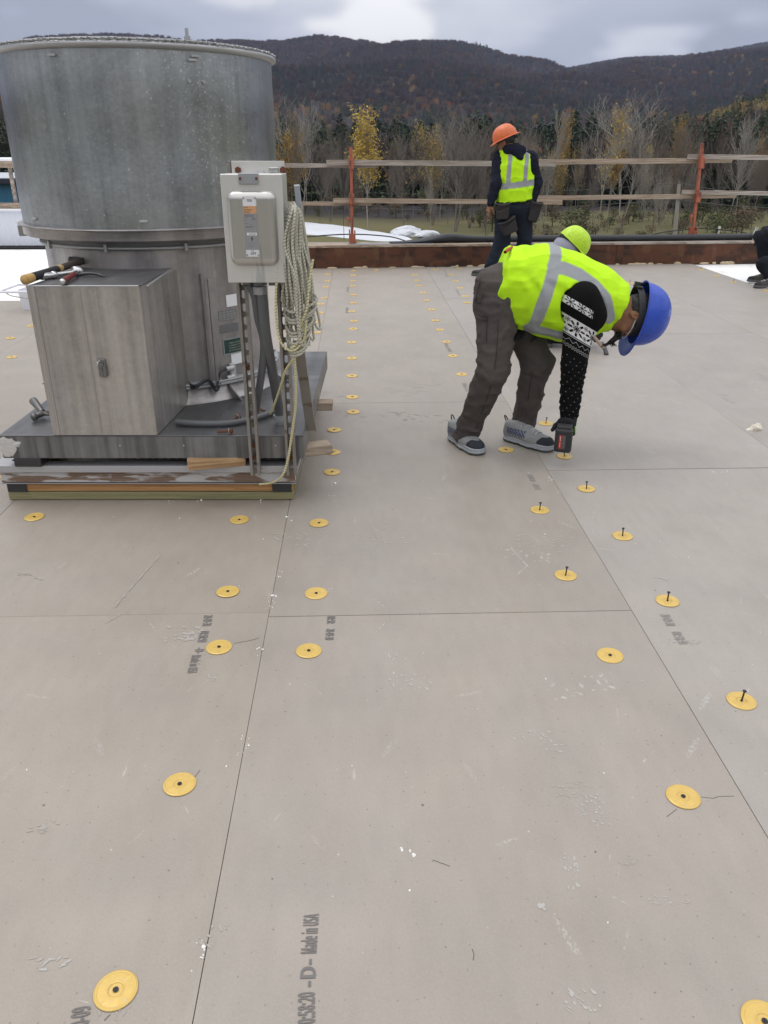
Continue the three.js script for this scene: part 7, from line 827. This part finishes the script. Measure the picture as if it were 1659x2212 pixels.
// ---------------------------------------------------------------- generic clothed figure for the workers farther off
function worker(name, label, base, Jn, c) {
  const T = thing('person', label, 'person', base), o = T.position, k = {}; for (const n in Jn) k[n] = Jn[n].clone().sub(o); const F = c.front, U = k.neck.clone().sub(k.pelvis).normalize(), cell = c.cell || 0.014;
  const pts = Object.values(k), strip = g => { const q = g.toNonIndexed(); for (const a of Object.keys(q.attributes)) if (!['position', 'normal', 'color'].includes(a)) q.deleteAttribute(a); return q; };
  const bf = fieldAround(pts, 0.22, 0.016), sk = () => [0.25, 0.125, 0.075], side = k.shR.clone().sub(k.shL).normalize();
  bf.cap(k.pelvis, k.chest, 0.105, 0.115, 0, side, 0.78).cap(k.chest, k.neck, 0.095, 0.055, 0.04).cap(k.neck, k.head.clone().lerp(k.neck, 0.3), 0.055, 0.055, 0.02); for (const s of ['R', 'L']) bf.cap(k['hip' + s], k['knee' + s], 0.072, 0.05, 0.04).cap(k['knee' + s], k['ank' + s], 0.05, 0.036, 0.02).cap(k['sh' + s], k['el' + s], 0.045, 0.036, 0.03).cap(k['el' + s], k['wr' + s], 0.036, 0.026, 0.015);
  const headM = frame(k.head, c.headUp, c.headFront), hg = headGeo(0.005); hg.applyMatrix4(headM); const parts = [strip(bf.mesh(sk)), strip(hg)];
  for (const [s, sd] of [['R', 1], ['L', -1]]) { const g = handGeo({ curl: c.curl, side: sd, cell: 0.005, color: c.glove || [0.27, 0.135, 0.08], fat: c.glove ? 1.12 : 1 }); g.applyMatrix4(frame(k['wr' + s], k['el' + s].clone().sub(k['wr' + s]), c['palm' + s] || F)); parts.push(strip(g)); }
  mesh('body', mergeGeometries(parts), skinMat, T); { const g = hairGeo(0.008); g.applyMatrix4(headM); mesh('hair', g, hairMat, T); }
  const lw = c.baggy || 1, tf = fieldAround([k.pelvis, k.hipR, k.hipL, k.kneeR, k.kneeL, k.ankR, k.ankL], 0.2, cell); tf.cap(k.hipR.clone().lerp(k.pelvis, 0.3), k.hipL.clone().lerp(k.pelvis, 0.3), 0.112, 0.112, 0).cap(k.pelvis, k.pelvis.clone().addScaledVector(U, 0.10), 0.125, 0.12, 0.03, side, 0.78); for (const s of ['R', 'L']) tf.cap(k['hip' + s], k['knee' + s], 0.098 * lw, 0.074 * lw, 0.04).cap(k['knee' + s], k['ank' + s], 0.074 * lw, 0.060 * lw, 0.02); tf.wrinkle(0.006, 12, 3 + base.x).folds(0.014, 8, 4 + base.x, 1, 1.4, 1); for (const s of ['R', 'L']) { const a = k['ank' + s], n = a.clone().sub(k['knee' + s]).normalize(); tf.each(a.clone().subScalar(0.2), a.clone().addScalar(0.2), (v, x, y, z) => Math.max(v, (x - a.x) * n.x + (y - a.y) * n.y + (z - a.z) * n.z - 0.01)); }
  mesh('trousers', tf.mesh((x, y, z) => { const n = 0.7 + 0.6 * fbm(x * 8, y * 6, z * 8 + 2, 3); return c.trousers.map(v => v * n); }), vc(0.95), T);
  const sf = fieldAround([k.pelvis, k.chest, k.neck, k.shR, k.shL, k.elR, k.elL, k.wrR, k.wrL], 0.17, cell); sf.cap(k.pelvis.clone().addScaledVector(U, 0.06), k.chest, 0.125, 0.13, 0, side, 0.75).cap(k.chest, k.neck, 0.115, 0.075, 0.04).cap(k.shR, k.shL, 0.075, 0.075, 0.05); for (const s of ['R', 'L']) sf.cap(k['sh' + s], k['el' + s], 0.080, 0.066, 0.03).cap(k['el' + s], k['wr' + s].clone().lerp(k['el' + s], 0.05), 0.064, 0.048, 0.02); sf.wrinkle(0.005, 16, 1 + base.z).folds(0.013, 10, 2 + base.x, 1, 1.6, 1); mesh('jacket', sf.mesh((x, y, z) => { const n = 0.8 + 0.4 * noise3(x * 30, y * 30, z * 30); return c.jacket.map(v => v * n); }), vc(0.95), T);
  if (c.hood) { const f = fieldAround([k.neck, k.head], 0.2, cell); c.hood(f, k, F, U, side); f.wrinkle(0.006, 22, 5); mesh('hood', f.mesh(), cloth(c.hoodColor), T); }
  if (c.vest) { const f = fieldAround([k.pelvis, k.chest, k.neck, k.shR, k.shL], 0.24, cell * 0.8); f.cap(k.pelvis.clone().addScaledVector(U, 0.03), k.chest, c.vestLow || 0.150, 0.158, 0, side, 0.72).cap(k.chest, k.neck.clone().addScaledVector(U, -0.03), 0.150, 0.105, 0.03, side, 0.75).cap(k.shR.clone().lerp(k.shL, 0.16), k.shL.clone().lerp(k.shR, 0.16), 0.086, 0.086, 0.05); f.cut(k.pelvis.clone().addScaledVector(U, c.vestHem ?? -0.02), U.clone().negate(), 0.008); f.cut(k.neck.clone().addScaledVector(U, 0.01), U, 0.008); for (const [s, z] of [[k.shR, 1], [k.shL, -1]]) f.carve(s.clone().addScaledVector(side, z * 0.045).addScaledVector(U, -0.045), V(0.074, 0.130, 0.13), new THREE.Quaternion().setFromRotationMatrix(new THREE.Matrix4().makeBasis(side, U, side.clone().cross(U))), 0.01); f.wrinkle(0.005, 12, 7 + base.x).folds(0.012, 8, 6 + base.x, 1.2, 0.9, 1);
    mesh('safety_vest', f.mesh((x, y, z) => { const p = V(x, y, z).sub(k.pelvis), u = p.dot(U) / k.neck.clone().sub(k.pelvis).dot(U), sd = p.dot(side), n = 0.9 + 0.2 * fbm(x * 18, y * 18, z * 18 + 1, 3); return c.tape && c.tape(u, sd) ? tape.map(v => v * n) : lime.map(v => v * n); }), vc(0.8), T); }
  const cols = c.shoe || { upper: [0.06, 0.055, 0.05], panel: [0.05, 0.05, 0.05], toe: [0.03, 0.03, 0.03], sole: [0.10, 0.10, 0.10], tread: [0.05, 0.05, 0.05] }; for (const s of ['R', 'L']) { const a = k['ank' + s], d = (c['foot' + s] || F).clone().setY(0).normalize(), up = c['footUp' + s] || V(0, 1, 0), z = c['footDir' + s] || d; const M = frame(a.clone().addScaledVector(up.clone().normalize(), -0.085).addScaledVector(z, -0.02), up, z); shoe(T, M, cols, 0.007); }
  hardHat(T, frame(k.head.clone().addScaledVector(c.headUp.clone().normalize(), 0.045), c.hatUp || c.headUp, c.hatFront || c.headFront), c.hat, c.fullBrim, c.hatScale || 1);
  return { T, k };
}
{ // standing worker with tool pouches
  const Z = 10.06, P = (x, y, dz = 0) => J(x, y, Z + dz), fr = V(-0.35, 0, -1).normalize();
  const base = J(1085, 590, Z).setY(0), g = (px, py) => G(px, py);
  const fL = V(J(1058, 585, Z).x, 0.085, -Z + 0.0), fR = V(J(1128, 585, Z).x, 0.085, -Z - 0.25);
  const { T, k } = worker('person', 'standing worker in orange hard hat, lime vest and tool pouches', base, { pelvis: P(1110, 446), chest: P(1112, 365), neck: P(1104, 325), head: P(1093, 307, 0), shR: P(1146, 343, -0.02), shL: P(1080, 341, 0.02), elR: P(1160, 396, 0.04), wrR: P(1151, 434, 0.02), elL: P(1072, 397, -0.06), wrL: P(1059, 441, -0.05), hipR: P(1127, 452, 0.02), hipL: P(1091, 452, 0.0), kneeR: P(1134, 518, 0.05), kneeL: P(1085, 521, -0.02), ankR: fR, ankL: fL },
    { front: fr, headUp: V(-0.22, 1, -0.16), headFront: V(-0.8, -0.35, -0.5), hatUp: V(-0.42, 1, -0.10), hatFront: V(-0.85, -0.3, -0.3), curl: 0.55, palmL: V(0.9, 0, -0.3), palmR: V(-0.9, 0, -0.3), trousers: [0.016, 0.021, 0.032], jacket: [0.013, 0.015, 0.027], hat: [0.70, 0.15, 0.035], fullBrim: true, hatScale: 1.02, vest: true, vestHem: 0.055, tape: (u, s) => (u > 0.34 && u < 0.45) || (u >= 0.40 && Math.abs(Math.abs(s) - 0.095) < 0.024), hood: (f, k, F, U) => { f.cap(k.neck.clone().addScaledVector(F, -0.07).add(V(-0.07, 0.01, 0)), k.neck.clone().addScaledVector(F, -0.08).add(V(0.08, -0.0, 0)), 0.062, 0.058, 0).cap(k.neck.clone().add(V(-0.06, 0.03, 0)), k.neck.clone().add(V(0.07, 0.02, 0)), 0.062, 0.06, 0.03).cap(k.neck.clone().addScaledVector(F, -0.09).add(V(0.02, -0.02, 0)), k.neck.clone().addScaledVector(F, -0.12).add(V(0.05, -0.07, 0)), 0.06, 0.045, 0.03); }, hoodColor: [0.013, 0.015, 0.027], cell: 0.012, footL: V(-1, 0, -0.35), footR: V(-0.4, 0, -1), baggy: 1.2 });
  const pouchM = vc(0.9), pouch = (px, py, w, h, rot, dz) => { const p = J(px, py, Z + dz).sub(base), shape = (sw, sh, sd, r) => { const g = new RoundedBoxGeometry(sw, sh, sd, 5, r), q = g.attributes.position; for (let i = 0; i < q.count; i++) { const t = q.getY(i) / sh + 0.5, n = 0.010 * (noise3(q.getX(i) * 30 + px, q.getY(i) * 30, q.getZ(i) * 30) - 0.5); q.setXYZ(i, q.getX(i) * (0.86 + 0.2 * t) + n, q.getY(i) + n + 0.02 * Math.sin(q.getX(i) * 22) * t, q.getZ(i) * (1.15 - 0.25 * t) + n); } g.computeVertexNormals(); return g; };
    const col = g => paint(g, (x, y, z) => { const n = 0.6 + 0.8 * fbm(x * 25 + px, y * 25, z * 25 + 4, 3); return [0.034 * n, 0.031 * n, 0.030 * n]; }); const place = (g, dx, dy, dzz) => { g.translate(dx, dy, dzz); g.rotateZ(rot); g.translate(p.x, p.y, p.z); return g; };
    const o2 = mesh('tool_pouch', col(place(shape(w, h, 0.075, 0.02), 0, 0, 0)), pouchM, T); mesh('outer_pocket', col(place(shape(w * 0.82, h * 0.62, 0.03, 0.012), 0, -h * 0.16, 0.05)), pouchM, o2); mesh('pouch_rim', place(tube([V(-w / 2, h / 2, -0.03), V(-w / 2, h / 2 + 0.004, 0.035), V(0, h / 2 - 0.012, 0.05), V(w / 2, h / 2 + 0.004, 0.035), V(w / 2, h / 2, -0.03)], 0.007, 24, 6), 0, 0, 0), mat([0.055, 0.05, 0.048], 0.9), o2); return o2; };
  pouch(1099, 490, 0.20, 0.16, 0.42, -0.15); pouch(1086, 457, 0.16, 0.17, 0.05, -0.14); pouch(1153, 458, 0.15, 0.22, -0.22, -0.04);
  mesh('belt', (() => { const f = fieldAround([k.pelvis], 0.24, 0.012); f.cap(k.hipR.clone().add(V(0, 0.035, 0)), k.hipL.clone().add(V(0, 0.035, 0)), 0.125, 0.125, 0); f.cut(k.pelvis.clone().add(V(0, 0.055, 0)), V(0, 1, 0)); f.cut(k.pelvis.clone().add(V(0, 0.015, 0)), V(0, -1, 0)); return f.mesh(); })(), mat([0.012, 0.012, 0.013], 0.8), T);
  { const p = J(1047, 459, Z - 0.05); const a = p.clone(), b = J(1062, 452, Z - 0.05); tag(mesh('marking_pencil', (() => { const q = new MB().taper(V(0, 0, 0), b.clone().sub(a), 0.006, 0.007, 8, true).geo(); return q; })(), mat([0.02, 0.02, 0.02], 0.6)), 'short dark marker held in left hand of standing worker', 'pencil').position.copy(a); }
}
{ // kneeling worker in the lime hard hat, mostly behind the bending one
  const Z = 6.35, P = (x, y, dz = 0) => J(x, y, Z + dz), base = V(J(1195, 760, Z).x, 0, -Z), x0 = base.x, B = (x, y, z) => V(x0 + x, y, -Z + z);
  const head = P(1232, 538, 0);
  worker('person', 'crouching worker in bright lime hard hat and grey hood behind bent worker', base, { head, neck: head.clone().add(V(-0.10, -0.10, 0)), chest: head.clone().add(V(-0.20, -0.22, 0.0)), pelvis: B(-0.20, 0.24, -0.05), shR: head.clone().add(V(-0.13, -0.18, 0.17)), shL: head.clone().add(V(-0.13, -0.17, -0.17)), elR: B(0.17, 0.36, 0.18), wrR: B(0.27, 0.16, 0.16), elL: B(0.12, 0.38, -0.22), wrL: B(0.22, 0.16, -0.15), hipR: B(-0.17, 0.22, 0.06), hipL: B(-0.17, 0.22, -0.15), kneeR: B(0.09, 0.10, 0.13), kneeL: B(0.06, 0.40, -0.2), ankR: B(-0.27, 0.085, 0.12), ankL: B(-0.05, 0.09, -0.2) },
    { front: V(1, 0, 0.1), headUp: V(0.42, 1, 0.1), headFront: V(1, -0.55, 0.15), hatUp: V(0.85, 1, 0.05), hatFront: V(1, -0.95, 0.1), curl: 1.1, palmR: V(0, 0, -1), palmL: V(0, 0, 1), trousers: [0.013, 0.014, 0.018], jacket: [0.30, 0.30, 0.36], glove: [0.03, 0.03, 0.03], hat: [0.52, 0.80, 0.015], fullBrim: false, hatScale: 0.88, hood: (f, k, F, U) => { f.cap(k.neck.clone().add(V(-0.02, -0.03, 0)), k.head.clone().add(V(-0.035, 0.0, 0)), 0.105, 0.108, 0).cap(k.neck.clone().add(V(-0.06, -0.10, 0)), k.neck, 0.13, 0.11, 0.03); f.carve(k.head.clone().add(V(0.10, -0.06, 0.01)), V(0.10, 0.09, 0.075), null, 0.01); f.cut(k.head.clone().add(V(0, 0.055, 0)), V(0.4, 1, 0).normalize(), 0.01); }, hoodColor: [0.30, 0.30, 0.36], vest: false, cell: 0.013 });
  const a = B(0.20, 0.16, 0.16), b = G(1306, 757, 0.03), t = thing('claw_hammer', 'small hammer with worn handle held low by the crouching worker', 'hammer', b.clone()); const q = p => p.clone().sub(t.position), m = mat([0.10, 0.095, 0.09], 0.45, 0.6); mesh('handle', new MB().taper(q(a), q(b.clone().add(V(-0.005, 0.012, 0))), 0.014, 0.012, 10, true).geo(), mat([0.26, 0.19, 0.14], 0.8), t); mesh('head', new MB().taper(V(0.012, -0.026, 0.02), V(-0.0, 0.03, -0.02), 0.018, 0.012, 12, true).geo(), m, t); for (const s of [-1, 1]) mesh('claw', new MB().taper(V(0, 0.03, -0.02), V(-0.012 + s * 0.01, 0.05, -0.07), 0.010, 0.004, 6, true).geo(), m, t);
}
{ // worker at the right edge of the roof
  const Z = 9.35, sx = G(1650, 622), x0 = sx.x + 0.15, base = V(x0, 0, sx.z - 0.1), B = (x, y, z) => V(x0 + x, y, base.z + z);
  const hand = J(1634, 514, -base.z + 0.6);
  worker('person', 'crouching worker in dark clothes and black gloves beside the parapet', base, { pelvis: B(0.30, 0.30, -0.1), chest: B(0.34, 0.64, -0.2), neck: B(0.36, 0.84, -0.25), head: B(0.40, 1.0, -0.28), shR: B(0.46, 0.76, -0.38), shL: B(0.24, 0.76, -0.10), elR: B(0.10, 0.52, -0.65), wrR: hand.clone().add(V(0.16, 0.02, 0.08)), elL: B(0.02, 0.55, -0.35), wrL: hand.clone().add(V(0.06, 0.0, 0.02)), hipR: B(0.32, 0.27, -0.2), hipL: B(0.24, 0.27, 0.0), kneeR: B(-0.06, 0.50, -0.42), kneeL: J(1650, 570, -base.z), ankR: B(0.08, 0.085, -0.35), ankL: V(sx.x + 0.10, 0.088, sx.z - 0.03) },
    { front: V(-1, 0, -0.3), headUp: V(-0.3, 1, -0.2), headFront: V(-1, -0.5, -0.4), curl: 0.9, palmR: V(0, -1, 0), palmL: V(0, -1, 0), trousers: [0.012, 0.014, 0.018], jacket: [0.02, 0.021, 0.025], glove: [0.014, 0.014, 0.015], hat: [0.75, 0.75, 0.72], fullBrim: false, vest: true, vestHem: 0.0, tape: (u, s) => u > 0.3 && u < 0.42, cell: 0.015, footL: V(-1, 0, 0.2), footR: V(-1, 0, -0.1) });
  const p = onWall(wallS(1624), 0.12, PH + 0.01), t = thing('strap_end', 'grey strap tied round the black hose near the gloved hand', 'strap', p); mesh('strap', tube([V(0, 0.0, 0.07), V(0.0, 0.085, 0.055), V(0.015, 0.12, 0.04), V(0.03, 0.17, 0.03)], 0.008, 20, 6), mat([0.42, 0.43, 0.44], 0.8), t); mesh('strap', tube([V(0.01, 0.06, 0.065), V(0.03, 0.12, 0.05), V(0.055, 0.165, 0.04)], 0.006, 20, 6), mat([0.42, 0.43, 0.44], 0.8), t);
}

shadows(scene);
renderer.render(scene, camera);
